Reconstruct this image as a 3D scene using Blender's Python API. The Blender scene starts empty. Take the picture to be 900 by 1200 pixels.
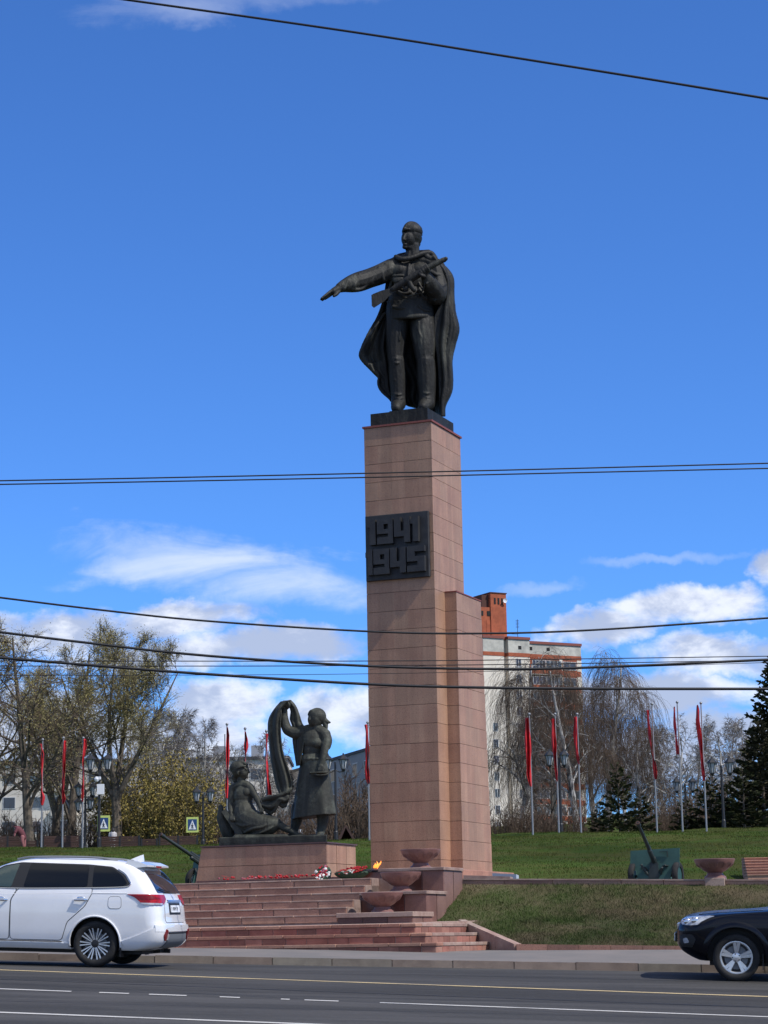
import bpy, bmesh, math, random
import numpy as np
from mathutils import Vector, Matrix
SC = bpy.context.scene
COL = SC.collection
rnd = random.Random(7)
R = math.radians

# ------------------------------------------------------------------ camera
FPX = 2567.0
PITCH = math.atan(505 / FPX)
ROLL = 0.018
_F = np.array([0, math.cos(PITCH), math.sin(PITCH)])
_U0 = np.array([0, -math.sin(PITCH), math.cos(PITCH)])
_R0 = np.array([1.0, 0, 0])
_RT = math.cos(ROLL) * _R0 - math.sin(ROLL) * _U0
_UP = math.sin(ROLL) * _R0 + math.cos(ROLL) * _U0
cam_d = bpy.data.cameras.new('camera')
cam = bpy.data.objects.new('camera', cam_d)
COL.objects.link(cam)
cam_d.sensor_fit = 'VERTICAL'
cam_d.sensor_height = 36.0
cam_d.lens = 36.0 * FPX / 1200.0
cam_d.clip_start = 0.5
cam_d.clip_end = 8000
cam.matrix_world = Matrix(((_RT[0], _UP[0], -_F[0], 0), (_RT[1], _UP[1], -_F[1], 0), (_RT[2], _UP[2], -_F[2], 0), (0, 0, 0, 1)))
SC.camera = cam


def P(px, py, y):
    """the place in the world, y metres ahead of the eye, that is seen at this spot of the photograph"""
    d = (px - 450) / FPX * _RT - (py - 600) / FPX * _UP + _F
    return d * (y / d[1])


# ------------------------------------------------------------------ light
SUN_AZ = R(60)      # from straight behind the eye towards the right hand
SUN_EL = R(50)
sdir = Vector((math.sin(SUN_AZ) * math.cos(SUN_EL), -math.cos(SUN_AZ) * math.cos(SUN_EL), math.sin(SUN_EL)))
sun_d = bpy.data.lights.new('sun', 'SUN')
sun_d.energy = 3.8
sun_d.angle = R(0.53)
sun_d.color = (1.0, 0.955, 0.89)
sun = bpy.data.objects.new('sun', sun_d)
COL.objects.link(sun)
sun.rotation_euler = sdir.to_track_quat('Z', 'Y').to_euler()
SC.view_settings.view_transform = 'Standard'
SC.view_settings.look = 'None'
SC.view_settings.exposure = 0.2
SC.view_settings.gamma = 1.0

W = bpy.data.worlds.new('World')
SC.world = W
W.use_nodes = True


class NT:
    """small helper to write node maths"""
    def __init__(s, tree):
        s.t = tree

    def n(s, typ, **kw):
        o = s.t.nodes.new(typ)
        for k, v in kw.items():
            setattr(o, k, v)
        return o

    def put(s, sock, v):
        if isinstance(v, bpy.types.NodeSocket):
            s.t.links.new(v, sock)
        elif v is not None:
            if hasattr(sock.default_value, '__len__') and not hasattr(v, '__len__'):
                v = (v,) * len(sock.default_value)
            elif hasattr(sock.default_value, '__len__') and len(v) == 3 and len(sock.default_value) == 4:
                v = tuple(v) + (1,)
            sock.default_value = v

    def m(s, op, a, b=None, c=None, clamp=False):
        o = s.n('ShaderNodeMath', operation=op)
        o.use_clamp = clamp
        s.put(o.inputs[0], a)
        if b is not None: s.put(o.inputs[1], b)
        if c is not None: s.put(o.inputs[2], c)
        return o.outputs[0]

    def v(s, op, a, b=None):
        o = s.n('ShaderNodeVectorMath', operation=op)
        s.put(o.inputs[0], a)
        if b is not None: s.put(o.inputs[1], b)
        return o.outputs['Value'] if op in ('LENGTH', 'DOT_PRODUCT') else o.outputs[0]

    def comb(s, x, y, z):
        o = s.n('ShaderNodeCombineXYZ')
        for i, q in enumerate((x, y, z)): s.put(o.inputs[i], q)
        return o.outputs[0]

    def sep(s, v):
        o = s.n('ShaderNodeSeparateXYZ')
        s.put(o.inputs[0], v)
        return o.outputs

    def noise(s, vec, scale, detail=4, rough=.5, dist=0, out=0):
        o = s.n('ShaderNodeTexNoise')
        if vec is not None: s.put(o.inputs['Vector'], vec)
        o.inputs['Scale'].default_value = scale
        o.inputs['Detail'].default_value = detail
        o.inputs['Roughness'].default_value = rough
        o.inputs['Distortion'].default_value = dist
        return o.outputs[out]

    def ramp(s, fac, a, b, lo=0., hi=1.):
        o = s.n('ShaderNodeMapRange', interpolation_type='SMOOTHSTEP')
        s.put(o.inputs[0], fac)
        s.put(o.inputs[1], a); s.put(o.inputs[2], b); s.put(o.inputs[3], lo); s.put(o.inputs[4], hi)
        return o.outputs[0]

    def mix(s, fac, a, b, mode='MIX'):
        o = s.n('ShaderNodeMix', data_type='RGBA', blend_type=mode)
        s.put(o.inputs[0], fac); s.put(o.inputs[6], a); s.put(o.inputs[7], b)
        return o.outputs[2]


def build_sky():
    t = NT(W.node_tree)
    for n in list(W.node_tree.nodes): W.node_tree.nodes.remove(n)
    sky = t.n('ShaderNodeTexSky', sky_type='NISHITA')
    sky.sun_disc = False
    sky.sun_elevation = SUN_EL
    # Blender measures the sky's sun from +Y, clockwise seen from above
    sky.sun_rotation = math.atan2(sdir.x, sdir.y)
    sky.altitude = 2200
    sky.air_density = 1.0
    sky.dust_density = 0.12
    sky.ozone_density = 2.2
    d = t.n('ShaderNodeTexCoord').outputs['Generated']
    X, Y, Z = t.sep(d)[:3]
    ay = t.m('MAXIMUM', t.m('ABSOLUTE', Y), 0.25)
    u = t.m('DIVIDE', X, ay)
    v = t.m('DIVIDE', Z, ay)
    uv = t.comb(u, t.m('MULTIPLY', v, 1.0), t.m('MULTIPLY', Y, .5))
    # the ragged edges of the clouds: the place itself is pushed about by noise
    warp = t.v('SUBTRACT', t.noise(uv, 16, 6, .62, 0, 1), (.5, .5, .5))
    wx, wy, _ = t.sep(warp)[:3]
    uw = t.m('ADD', u, t.m('MULTIPLY', wx, .085))
    vw = t.m('ADD', v, t.m('MULTIPLY', wy, .036))
    ua = t.v('MULTIPLY', uv, (1., 1.75, 1.))
    puff = t.noise(ua, 27, 9, .60, .25)
    pv = t.v('MULTIPLY', uv, (1., 3.2, 1.))
    streak = t.noise(pv, 13, 7, .6, .6)

    def blob(px, py, hx, hy, tilt=0.):
        p = P(px, py, 1.0)
        a = t.m('SUBTRACT', uw, p[0]); b = t.m('SUBTRACT', vw, p[2])
        if tilt: b = t.m('SUBTRACT', b, t.m('MULTIPLY', a, tilt))
        a = t.m('DIVIDE', a, hx / FPX); b = t.m('DIVIDE', b, hy / FPX)
        r2 = t.m('ADD', t.m('MULTIPLY', a, a), t.m('MULTIPLY', b, b))
        return t.m('SUBTRACT', 1.0, r2)

    def field(lst):
        o = None
        for q in lst:
            k = blob(*q)
            o = k if o is None else t.m('MAXIMUM', o, k)
        return o
    thin = field([(275, 664, 235, 46, -.12), (170, 664, 130, 26, .12)])
    faint = field([(300, 2, 260, 26, .05), (780, 655, 90, 9, .1), (640, 690, 60, 10, 0)])
    cum = field([(215, 722, 110, 26, .05), (60, 745, 110, 34, 0), (300, 756, 150, 30, 0), (150, 775, 110, 22, 0), (262, 832, 72, 38, 0), (385, 838, 82, 40, 0), (190, 880, 150, 45, 0), (40, 860, 120, 60, 0),
                 (800, 712, 110, 26, .04), (690, 738, 110, 24, .12), (850, 762, 140, 26, 0), (905, 655, 62, 34, .25), (760, 806, 190, 28, 0), (880, 842, 180, 34, 0), (720, 880, 200, 50, 0), (520, 850, 200, 40, 0),
                 (-180, 760, 180, 60, 0), (-420, 700, 160, 50, 0), (1150, 720, 170, 60, 0), (1400, 650, 150, 50, 0), (-150, 880, 300, 50, 0), (1150, 880, 300, 50, 0)])
    # elsewhere in the sky: fair weather clouds, unseen, thickened to whiten the fill light
    far = t.noise(t.comb(t.m('DIVIDE', X, t.m('ADD', t.m('ABSOLUTE', Z), .16)), t.m('DIVIDE', Y, t.m('ADD', t.m('ABSOLUTE', Z), .16)), 3.7), 1.3, 7, .6)
    side = t.ramp(Y, .55, .15)
    general = t.m('MULTIPLY', t.ramp(far, .44, .60), side)
    cd = t.m('ADD', cum, t.m('MULTIPLY', t.m('SUBTRACT', puff, .5), 2.0))
    dens = t.ramp(cd, -.05, .85)
    td = t.m('ADD', thin, t.m('MULTIPLY', t.m('SUBTRACT', streak, .5), 3.4))
    tdens = t.m('MULTIPLY', t.ramp(td, -.25, 1.6), .72)
    fd = t.m('ADD', faint, t.m('MULTIPLY', t.m('SUBTRACT', streak, .5), 2.6))
    fdens = t.m('MULTIPLY', t.ramp(fd, -.2, 1.6), .30)
    # sun light on the heads of the clouds, grey bellies: compare the cloud with itself a little nearer the sun
    puff2 = t.noise(t.v('ADD', ua, (.006, .018, 0)), 27, 9, .60, .25)
    big = t.noise(uv, 12, 3, .5)
    big2 = t.noise(t.v('ADD', uv, (.012, .024, 0)), 12, 3, .5)
    lit = t.m('ADD', t.m('MULTIPLY', t.m('SUBTRACT', puff, puff2), 2.6), t.m('MULTIPLY', t.m('SUBTRACT', big, big2), 2.6))
    lit = t.m('ADD', lit, t.m('MULTIPLY', t.ramp(cd, .9, .1), .42))
    lit = t.ramp(lit, -.08, .72)
    ccol = t.mix(lit, (4.1, 4.7, 6.2, 1), (8.1, 8.4, 9.1, 1))
    base = t.mix(1.0, sky.outputs[0], (.50, .93, 1.56, 1), 'MULTIPLY')
    c = t.mix(fdens, base, (7.0, 7.6, 9.0, 1))
    c = t.mix(tdens, c, (7.4, 8.0, 9.3, 1))
    c = t.mix(t.m('MULTIPLY', dens, .90), c, ccol)
    c = t.mix(t.m('MULTIPLY', general, .85), c, (7.6, 7.9, 8.5, 1))
    bg = t.n('ShaderNodeBackground')
    t.put(bg.inputs[0], c)
    bg.inputs[1].default_value = 0.105
    out = t.n('ShaderNodeOutputWorld')
    t.t.links.new(bg.outputs[0], out.inputs[0])


build_sky()

# ------------------------------------------------------------------ materials
MATS = {}


def material(name, col, rough=.8, metal=0., spec=.5, var=None, scale=3., bump=0., bscale=None, col2=None, lo=.35, hi=.7, obj_rand=0., speck=None, coat=0., detail=5, stretch=None, emit=None, streak=0., bdist=.02):
    """one principled material: col, a second colour col2 mixed in by noise, per-object change of brightness, specks, bump"""
    m = bpy.data.materials.new(name)
    m.use_nodes = True
    t = NT(m.node_tree)
    b = m.node_tree.nodes['Principled BSDF']
    pos = t.n('ShaderNodeNewGeometry').outputs['Position']
    if stretch: pos = t.v('MULTIPLY', pos, stretch)
    c = None
    if col2 is not None:
        c = t.mix(t.ramp(t.noise(pos, scale, detail, .6), lo, hi), col, col2)
    if speck is not None:
        sc, amt, scol = speck
        c = t.mix(t.m('MULTIPLY', t.ramp(t.noise(pos, sc, 2, .7), .5, .66), amt), c if c is not None else col, scol)
    if var:
        k = t.ramp(t.noise(pos, scale * .37, 4, .6), .3, .7, 1 - var, 1 + var)
        c = t.mix(1., c if c is not None else col, t.comb(k, k, k), 'MULTIPLY')
    if streak:      # rain marks running down
        k = t.ramp(t.noise(t.v('MULTIPLY', pos, (3.5, 3.5, .2)), 1., 6, .7), .35, .7, 1 - streak, 1 + streak * .5)
        c = t.mix(1., c if c is not None else col, t.comb(k, k, k), 'MULTIPLY')
    if obj_rand:
        rn = t.n('ShaderNodeObjectInfo').outputs['Random']
        k = t.ramp(rn, 0., 1., 1 - obj_rand, 1 + obj_rand)
        k2 = t.ramp(t.m('FRACT', t.m('MULTIPLY', rn, 7.31)), 0, 1, 1 - obj_rand * .55, 1 + obj_rand * .55)
        c = t.mix(1., c if c is not None else col, t.comb(k, t.m('MULTIPLY', k, k2), t.m('MULTIPLY', k, k2)), 'MULTIPLY')
    t.put(b.inputs['Base Color'], c if c is not None else col)
    b.inputs['Roughness'].default_value = rough
    b.inputs['Metallic'].default_value = metal
    b.inputs['Specular IOR Level'].default_value = spec
    if coat:
        b.inputs['Coat Weight'].default_value = coat
        b.inputs['Coat Roughness'].default_value = .04
    if emit:
        t.put(b.inputs['Emission Color'], emit[0]); b.inputs['Emission Strength'].default_value = emit[1]
    if bump:
        bn = t.n('ShaderNodeBump')
        bn.inputs['Strength'].default_value = bump
        bn.inputs['Distance'].default_value = bdist
        t.put(bn.inputs['Height'], t.noise(pos, bscale or scale * 4, 5, .65))
        t.t.links.new(bn.outputs[0], b.inputs['Normal'])
    MATS[name] = m
    return m


material('granite', (.41, .240, .152), .5, spec=.35, scale=1.4, col2=(.35, .200, .128), obj_rand=.06, streak=.16, speck=(62, .55, (.13, .065, .05)), bump=.05, bscale=90)
material('granite_joint', (.055, .03, .025), .9)
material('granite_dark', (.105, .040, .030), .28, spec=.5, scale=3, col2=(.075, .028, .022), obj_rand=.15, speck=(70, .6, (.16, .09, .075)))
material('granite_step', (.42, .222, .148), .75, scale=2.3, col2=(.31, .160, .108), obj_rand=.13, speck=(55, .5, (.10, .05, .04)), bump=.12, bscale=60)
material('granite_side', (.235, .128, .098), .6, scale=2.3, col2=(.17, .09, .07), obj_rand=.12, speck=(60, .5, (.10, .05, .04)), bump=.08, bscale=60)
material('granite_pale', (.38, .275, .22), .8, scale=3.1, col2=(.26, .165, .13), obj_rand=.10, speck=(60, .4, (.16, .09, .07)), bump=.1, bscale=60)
material('granite_bowl', (.245, .125, .105), .42, scale=4, col2=(.19, .09, .075), speck=(80, .5, (.11, .05, .045)), bump=.05, bscale=80)
material('mortar', (.30, .22, .19), .95, scale=8, col2=(.22, .15, .125))
material('brick_paving', (.30, .14, .10), .85, scale=3, col2=(.20, .085, .062), obj_rand=.22, bump=.15, bscale=50)
material('bronze_dark', (.019, .0185, .016), .62, metal=.1, spec=.32, scale=2.2, col2=(.080, .080, .062), lo=.50, hi=.78, bump=.7, bscale=5, bdist=.05, streak=.5, stretch=(1, 1, .45))
material('bronze_green', (.040, .041, .032), .64, metal=.08, spec=.3, scale=3.2, col2=(.105, .112, .084), lo=.48, hi=.78, bump=.6, bscale=9, bdist=.03, streak=.4)
material('plaque', (.020, .020, .021), .6, metal=.1, scale=5, col2=(.033, .033, .033), bump=.15, bscale=40)
material('asphalt', (.046, .0445, .042), .9, spec=.2, scale=.8, col2=(.066, .063, .060), lo=.42, hi=.58, bump=.35, bscale=70, speck=(60, .4, (.11, .105, .10)), stretch=(.22, 1.3, 1.), var=.22)
material('tar', (.020, .020, .020), .6)
material('sidewalk', (.155, .142, .128), .92, scale=.9, col2=(.195, .17, .15), bump=.2, bscale=50, speck=(60, .4, (.12, .11, .1)))
material('kerbstone', (.22, .18, .14), .9, scale=2.5, col2=(.15, .12, .095), obj_rand=.14, bump=.25, bscale=40)
material('line_yellow', (.56, .43, .22), .85, scale=1.6, col2=(.30, .25, .17), lo=.45, hi=.78, stretch=(1, 2, 1), bump=.1, bscale=60)
material('line_white', (.52, .50, .46), .85, scale=1.5, col2=(.20, .195, .19), lo=.48, hi=.80, stretch=(1, 2, 1), bump=.1, bscale=60)
material('lawn_soil', (.042, .052, .016), .95, spec=.15, scale=.8, col2=(.085, .066, .036), lo=.35, hi=.65, var=.3, bump=.6, bscale=22, speck=(30, .5, (.135, .12, .075)))
material('lawn_blade', (.044, .070, .014), .8, spec=.2, scale=.8, col2=(.085, .074, .036), lo=.35, hi=.65, var=.35)
material('bank_blade', (.039, .066, .012), .9, spec=.05, scale=.35, col2=(.064, .066, .020), lo=.4, hi=.62, var=.35)
material('hill_grass', (.038, .066, .011), .95, spec=.03, scale=.30, col2=(.055, .060, .016), lo=.4, hi=.62, var=.35, speck=(3.2, .5, (.074, .086, .026)))
material('ground_far', (.07, .085, .03), .95, scale=.05, col2=(.11, .09, .055))
material('bark', (.15, .12, .088), .95, scale=3, col2=(.045, .036, .028), bump=.4, bscale=20)
material('bark_birch', (.50, .48, .44), .9, scale=2.2, col2=(.06, .055, .05), lo=.45, hi=.62, stretch=(1, 1, .5), bump=.3, bscale=18)
material('twig_olive', (.15, .125, .066), .9, spec=.2, scale=.5, col2=(.10, .082, .048))
material('twig_brown', (.13, .093, .066), .9, spec=.2, scale=.5, col2=(.085, .062, .047))
material('twig_grey', (.155, .135, .122), .9, spec=.2, scale=.5, col2=(.13, .115, .105))
material('bud_olive', (.38, .33, .13), .8, spec=.2, scale=.7, col2=(.27, .23, .10))
material('bud_yellow', (.28, .22, .06), .8, spec=.2, scale=.9, col2=(.20, .155, .045))
material('needle_dark', (.040, .046, .016), .85, spec=.2, scale=1.1, col2=(.048, .052, .022), var=.3)
material('needle_brown', (.060, .052, .026), .85, spec=.2, scale=1.1, col2=(.036, .040, .020), var=.3)
material('metal_grey', (.27, .275, .28), .5, metal=.4)
material('metal_black', (.018, .018, .019), .5, spec=.5)
material('flag_red', (.60, .018, .024), .75, scale=2.5, col2=(.36, .012, .018))
material('lantern_glass', (.42, .44, .45), .35, spec=.3)
material('wood_brown', (.070, .032, .022), .65, scale=6, col2=(.045, .022, .016), stretch=(.3, .3, 4), obj_rand=.12)
material('white_paint', (.80, .80, .80), .25, spec=.5, coat=1.0, scale=1.3, col2=(.75, .745, .735))
material('black_paint', (.003, .0038, .0075), .25, spec=.2, coat=.2)
material('rubber', (.018, .018, .018), .85, spec=.3, scale=6, col2=(.03, .029, .028))
material('black_plastic', (.012, .012, .013), .6)
material('dark_glass', (.008, .009, .010), .06, spec=.35)
material('rear_glass', (.010, .014, .026), .05, spec=.65, coat=.6)
material('clear_glass', (.040, .062, .052), .06, spec=.6, coat=.5)
material('chrome', (.72, .73, .74), .18, metal=1.)
material('alloy', (.58, .59, .60), .32, metal=.8)
material('alloy_bright', (.62, .63, .64), .30, metal=.7)
material('alloy_dark', (.030, .030, .032), .4, metal=.5)
material('lamp_red', (.42, .008, .012), .2, spec=.3, coat=.15, scale=9, col2=(.20, .005, .01))
material('lamp_red_dark', (.16, .008, .012), .2, spec=.3, coat=.1)
material('lamp_clear', (.46, .48, .50), .12, spec=.6, coat=.9, scale=14, col2=(.20, .21, .23))
material('bumper_grey', (.16, .17, .18), .5)
material('plate_white', (.74, .75, .76), .5)
material('ink', (.03, .03, .04), .6)
material('seam', (.08, .085, .09), .8)
material('gun_green', (.018, .060, .052), .62, scale=3, col2=(.026, .078, .066), bump=.1, bscale=20)
material('gun_dark', (.013, .020, .019), .55, scale=4, col2=(.022, .032, .030))
material('gun_rim', (.55, .55, .53), .6)
material('cable_black', (.010, .010, .011), .6)
material('sign_lime', (.52, .60, .16), .55)
material('sign_blue', (.018, .06, .17), .5)
material('sign_white', (.78, .79, .80), .5)
material('cream_wall', (.72, .66, .56), .9, scale=.25, col2=(.60, .54, .45), var=.08, bump=.3, bscale=3)
material('attic_wall', (.55, .53, .46), .9, scale=.4, col2=(.31, .305, .27), var=.10)
material('grey_wall', (.30, .305, .32), .9, scale=.35, col2=(.25, .255, .265), var=.1)
material('pale_wall', (.66, .61, .52), .9, scale=.3, col2=(.54, .49, .42), var=.10)
material('brick_orange', (.36, .095, .042), .9, scale=1.6, col2=(.28, .072, .033), var=.12, bump=.3, bscale=6)
material('brick_dark', (.075, .030, .022), .9)
material('window_pane', (.060, .068, .078), .10, spec=.6, obj_rand=.5)
material('window_frame', (.55, .54, .52), .7)
material('dark_void', (.012, .012, .013), .9)
material('roof_dark', (.05, .05, .055), .8)
material('roof_pale', (.42, .47, .50), .6)
material('cap_red', (.20, .055, .038), .6)
material('ribbon_black', (.015, .014, .015), .5)
material('petal_red', (.50, .020, .026), .7, scale=30, col2=(.33, .012, .018))
material('petal_white', (.78, .76, .70), .7)
material('petal_pink', (.55, .16, .20), .7)
material('leaf_green', (.020, .048, .026), .7, scale=20, col2=(.03, .07, .03))
material('flame', (1, .4, .1), 1., emit=((1., .26, .03), 1.7))
material('candle_wax', (.70, .55, .32), .5)
material('skin', (.42, .26, .20), .6)
material('hair_dark', (.02, .016, .014), .7)
material('cloth_maroon', (.115, .030, .038), .85)
material('cloth_rose', (.26, .10, .10), .85)
material('cloth_pale', (.45, .43, .42), .85)
material('cloth_black', (.015, .015, .018), .85)


# ------------------------------------------------------------------ building blocks
def wloc(o):
    v = Vector((0, 0, 0))
    while o is not None:
        v = v + o.location
        o = o.parent
    return v


def mesh_data(name, verts, faces, mat, smooth=False):
    me = bpy.data.meshes.new(name)
    verts = np.asarray(verts, dtype=np.float64).reshape(-1, 3)
    if isinstance(faces, np.ndarray):
        n, k = faces.shape
        me.vertices.add(len(verts)); me.vertices.foreach_set('co', verts.ravel())
        me.loops.add(n * k); me.loops.foreach_set('vertex_index', faces.ravel().astype(np.int32))
        me.polygons.add(n)
        me.polygons.foreach_set('loop_start', np.arange(0, n * k, k, dtype=np.int32))
        me.polygons.foreach_set('loop_total', np.full(n, k, dtype=np.int32))
        me.update(calc_edges=True)
    else:
        me.from_pydata(verts.tolist(), [], [list(f) for f in faces])
        me.update()
    if smooth:
        me.polygons.foreach_set('use_smooth', np.ones(len(me.polygons), dtype=bool))
        if len(me.polygons) < 20000: me.set_sharp_from_angle(angle=R(40))
    if mat is not None: me.materials.append(MATS[mat] if isinstance(mat, str) else mat)
    return me


def link(name, me, parent=None, loc=None):
    o = bpy.data.objects.new(name, me)
    COL.objects.link(o)
    if parent is not None: o.parent = parent
    if loc is not None: o.location = loc
    return o


def mk(name, geo, mat, parent=None, world=False, smooth=False):
    """one mesh object; world=True: the points are places in the world, else they are in the parent's frame"""
    v, f = geo
    v = np.asarray(v, dtype=np.float64).reshape(-1, 3)
    if world and parent is not None: v = v - np.array(wloc(parent))
    return link(name, mesh_data(name, v, f, mat, smooth), parent)


def tag(o, label=None, cat=None, group=None, kind=None):
    if label: o['label'] = label
    if cat: o['category'] = cat
    if group: o['group'] = group
    if kind: o['kind'] = kind
    return o


def thing(name, label, cat, loc=(0, 0, 0), rz=0., group=None):
    o = bpy.data.objects.new(name, None)
    COL.objects.link(o)
    o.empty_display_size = .2
    o.location = loc
    o.rotation_euler = (0, 0, rz)
    return tag(o, label, cat, group)


def single(name, geo, mat, label, cat, group=None, smooth=False, origin=None):
    """a thing that is one mesh; its points are places in the world"""
    v, f = geo
    v = np.asarray(v, dtype=np.float64).reshape(-1, 3)
    if origin is None: origin = np.array([v[:, 0].mean(), v[:, 1].mean(), v[:, 2].min()])
    o = link(name, mesh_data(name, v - np.asarray(origin), f, mat, smooth), None, origin)
    return tag(o, label, cat, group)


def structure(name, geo, mat, smooth=False):
    o = mk(name, geo, mat, smooth=smooth)
    o['kind'] = 'structure'
    return o


def copy_tree(o, parent=None):
    c = o.copy()
    COL.objects.link(c)
    if parent is not None: c.parent = parent
    for ch in list(o.children): copy_tree(ch, c)
    return c


def join(*gs):  # end wall away from the sun: its shade is put into the grey colour
    V, Fc, n = [], [], 0
    for v, f in gs:
        v = np.asarray(v, dtype=np.float64).reshape(-1, 3)
        V.append(v)
        Fc += [[int(i) + n for i in q] for q in f]
        n += len(v)
    return np.vstack(V), Fc


BOXF = [[0, 3, 2, 1], [4, 5, 6, 7], [0, 1, 5, 4], [1, 2, 6, 5], [2, 3, 7, 6], [3, 0, 4, 7]]


def box(x0, x1, y0, y1, z0, z1):
    return np.array([[x0, y0, z0], [x1, y0, z0], [x1, y1, z0], [x0, y1, z0], [x0, y0, z1], [x1, y0, z1], [x1, y1, z1], [x0, y1, z1]], float), BOXF


def bevel_box(x0, x1, y0, y1, z0, z1, b=.01):
    """a box with its top and vertical edges broken"""
    V = [(x0 + b, y0, z0), (x1 - b, y0, z0), (x1, y0 + b, z0), (x1, y1 - b, z0), (x1 - b, y1, z0), (x0 + b, y1, z0), (x0, y1 - b, z0), (x0, y0 + b, z0)]
    V2 = [(x, y, z1 - b) for x, y, z in V]
    V3 = [(x0 + b, y0 + b, z1), (x1 - b, y0 + b, z1), (x1 - b, y1 - b, z1), (x0 + b, y1 - b, z1)]
    Fc = [[7, 6, 5, 4, 3, 2, 1, 0]]
    for i in range(8):
        j = (i + 1) % 8
        Fc.append([i, j, 8 + j, 8 + i])
    t = 16
    Fc += [[8, 9, t + 1, t], [9, 10, t + 1], [10, 11, t + 2, t + 1], [11, 12, t + 2], [12, 13, t + 3, t + 2], [13, 14, t + 3], [14, 15, t, t + 3], [15, 8, t], [t, t + 1, t + 2, t + 3]]
    return np.array(V + V2 + V3, float), Fc


def prism(poly, y0, y1):
    """a polygon in x, z pushed through from y0 to y1"""
    n = len(poly)
    V = [(x, y0, z) for x, z in poly] + [(x, y1, z) for x, z in poly]
    Fc = [list(range(n)), list(range(2 * n - 1, n - 1, -1))] + [[i, i + n, (i + 1) % n + n, (i + 1) % n] for i in range(n)]
    return np.array(V, float), Fc


def hexa(b4, t4):
    """a solid between four lower and four upper corners"""
    return np.array(list(b4) + list(t4), float), BOXF


def tube(pts, rad, n=8, cap=True):
    pts = np.asarray(pts, float)
    m = len(pts)
    rad = np.full(m, rad) if np.isscalar(rad) else np.asarray(rad, float)
    tan = np.gradient(pts, axis=0)
    tan /= np.linalg.norm(tan, axis=1)[:, None] + 1e-12
    ref = np.array([0, 0, 1.]) if abs(tan[:, 2]).mean() < .8 else np.array([1., 0, 0])
    a = np.cross(tan, ref); a /= np.linalg.norm(a, axis=1)[:, None] + 1e-12
    b = np.cross(tan, a)
    th = np.linspace(0, 2 * np.pi, n, endpoint=False)
    V = (pts[:, None] + rad[:, None, None] * (np.cos(th)[None, :, None] * a[:, None] + np.sin(th)[None, :, None] * b[:, None])).reshape(-1, 3)
    Fc = []
    for i in range(m - 1):
        for j in range(n):
            k = (j + 1) % n
            Fc.append([i * n + j, i * n + k, (i + 1) * n + k, (i + 1) * n + j])
    if cap:
        Fc.append(list(range(n))[::-1]); Fc.append([(m - 1) * n + j for j in range(n)])
    return V, Fc


def lathe(prof, n=24, centre=(0, 0, 0), axis='z', cap=True):
    prof = np.asarray(prof, float)
    th = np.linspace(0, 2 * np.pi, n, endpoint=False)
    V = np.stack([prof[:, 0][:, None] * np.cos(th), prof[:, 0][:, None] * np.sin(th), np.repeat(prof[:, 1][:, None], n, 1)], -1).reshape(-1, 3)
    if axis == 'y': V = V[:, [0, 2, 1]] * np.array([1, 1, -1])
    m = len(prof)
    Fc = []
    for i in range(m - 1):
        for j in range(n):
            k = (j + 1) % n
            Fc.append([i * n + j, i * n + k, (i + 1) * n + k, (i + 1) * n + j])
    if cap and prof[0, 0] > 1e-6: Fc.append(list(range(n))[::-1])
    if cap and prof[-1, 0] > 1e-6: Fc.append([(m - 1) * n + j for j in range(n)])
    return V + np.asarray(centre), Fc


def ball(c, r, n=12, m=8, rz=0., tilt=None):
    r = (r, r, r) if np.isscalar(r) else r
    th = np.linspace(0, 2 * np.pi, n, endpoint=False)
    V = [(0, 0, -1.)]
    for i in range(1, m):
        ph = -np.pi / 2 + np.pi * i / m
        V += [(math.cos(ph) * math.cos(a), math.cos(ph) * math.sin(a), math.sin(ph)) for a in th]
    V.append((0, 0, 1.))
    V = np.array(V) * np.array(r)
    if tilt is not None: V = V @ np.array(Matrix.Rotation(tilt[1], 3, tilt[0])).T
    if rz: V = V @ np.array(Matrix.Rotation(rz, 3, 'Z')).T
    Fc = [[0, 1 + (j + 1) % n, 1 + j] for j in range(n)]
    for i in range(m - 2):
        for j in range(n):
            k = (j + 1) % n
            Fc.append([1 + i * n + j, 1 + i * n + k, 1 + (i + 1) * n + k, 1 + (i + 1) * n + j])
    L = len(V) - 1
    Fc += [[L, 1 + (m - 2) * n + j, 1 + (m - 2) * n + (j + 1) % n] for j in range(n)]
    return V + np.asarray(c), Fc


def xf(geo, M):
    v, f = geo
    v = np.asarray(v, float)
    M = np.array(M)
    return v @ M[:3, :3].T + M[:3, 3], f


def grid_faces(nu, nv, closed=False):
    Fc = []
    for i in range(nu - 1):
        for j in range(nv if closed else nv - 1):
            k = (j + 1) % nv
            Fc.append([i * nv + j, i * nv + k, (i + 1) * nv + k, (i + 1) * nv + j])
    return Fc


def evaluated(o):
    dg = bpy.context.evaluated_depsgraph_get()
    me = bpy.data.meshes.new_from_object(o.evaluated_get(dg))
    return me


def remesh(geo, voxel, smooth=3, name='shape', mat=None, fac=.5):
    """many overlapping closed pieces grown together into one continuous surface"""
    me = mesh_data(name, geo[0], geo[1], None)
    o = link(name, me)
    md = o.modifiers.new('grow', 'REMESH')
    md.mode = 'VOXEL'; md.voxel_size = voxel; md.use_smooth_shade = True
    if smooth:
        sm = o.modifiers.new('ease', 'SMOOTH')
        sm.factor = fac; sm.iterations = smooth
    out = evaluated(o)
    bpy.data.objects.remove(o); bpy.data.meshes.remove(me)
    out.name = name
    out.materials.clear()
    if mat: out.materials.append(MATS[mat])
    out.polygons.foreach_set('use_smooth', np.ones(len(out.polygons), dtype=bool))
    return out


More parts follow.
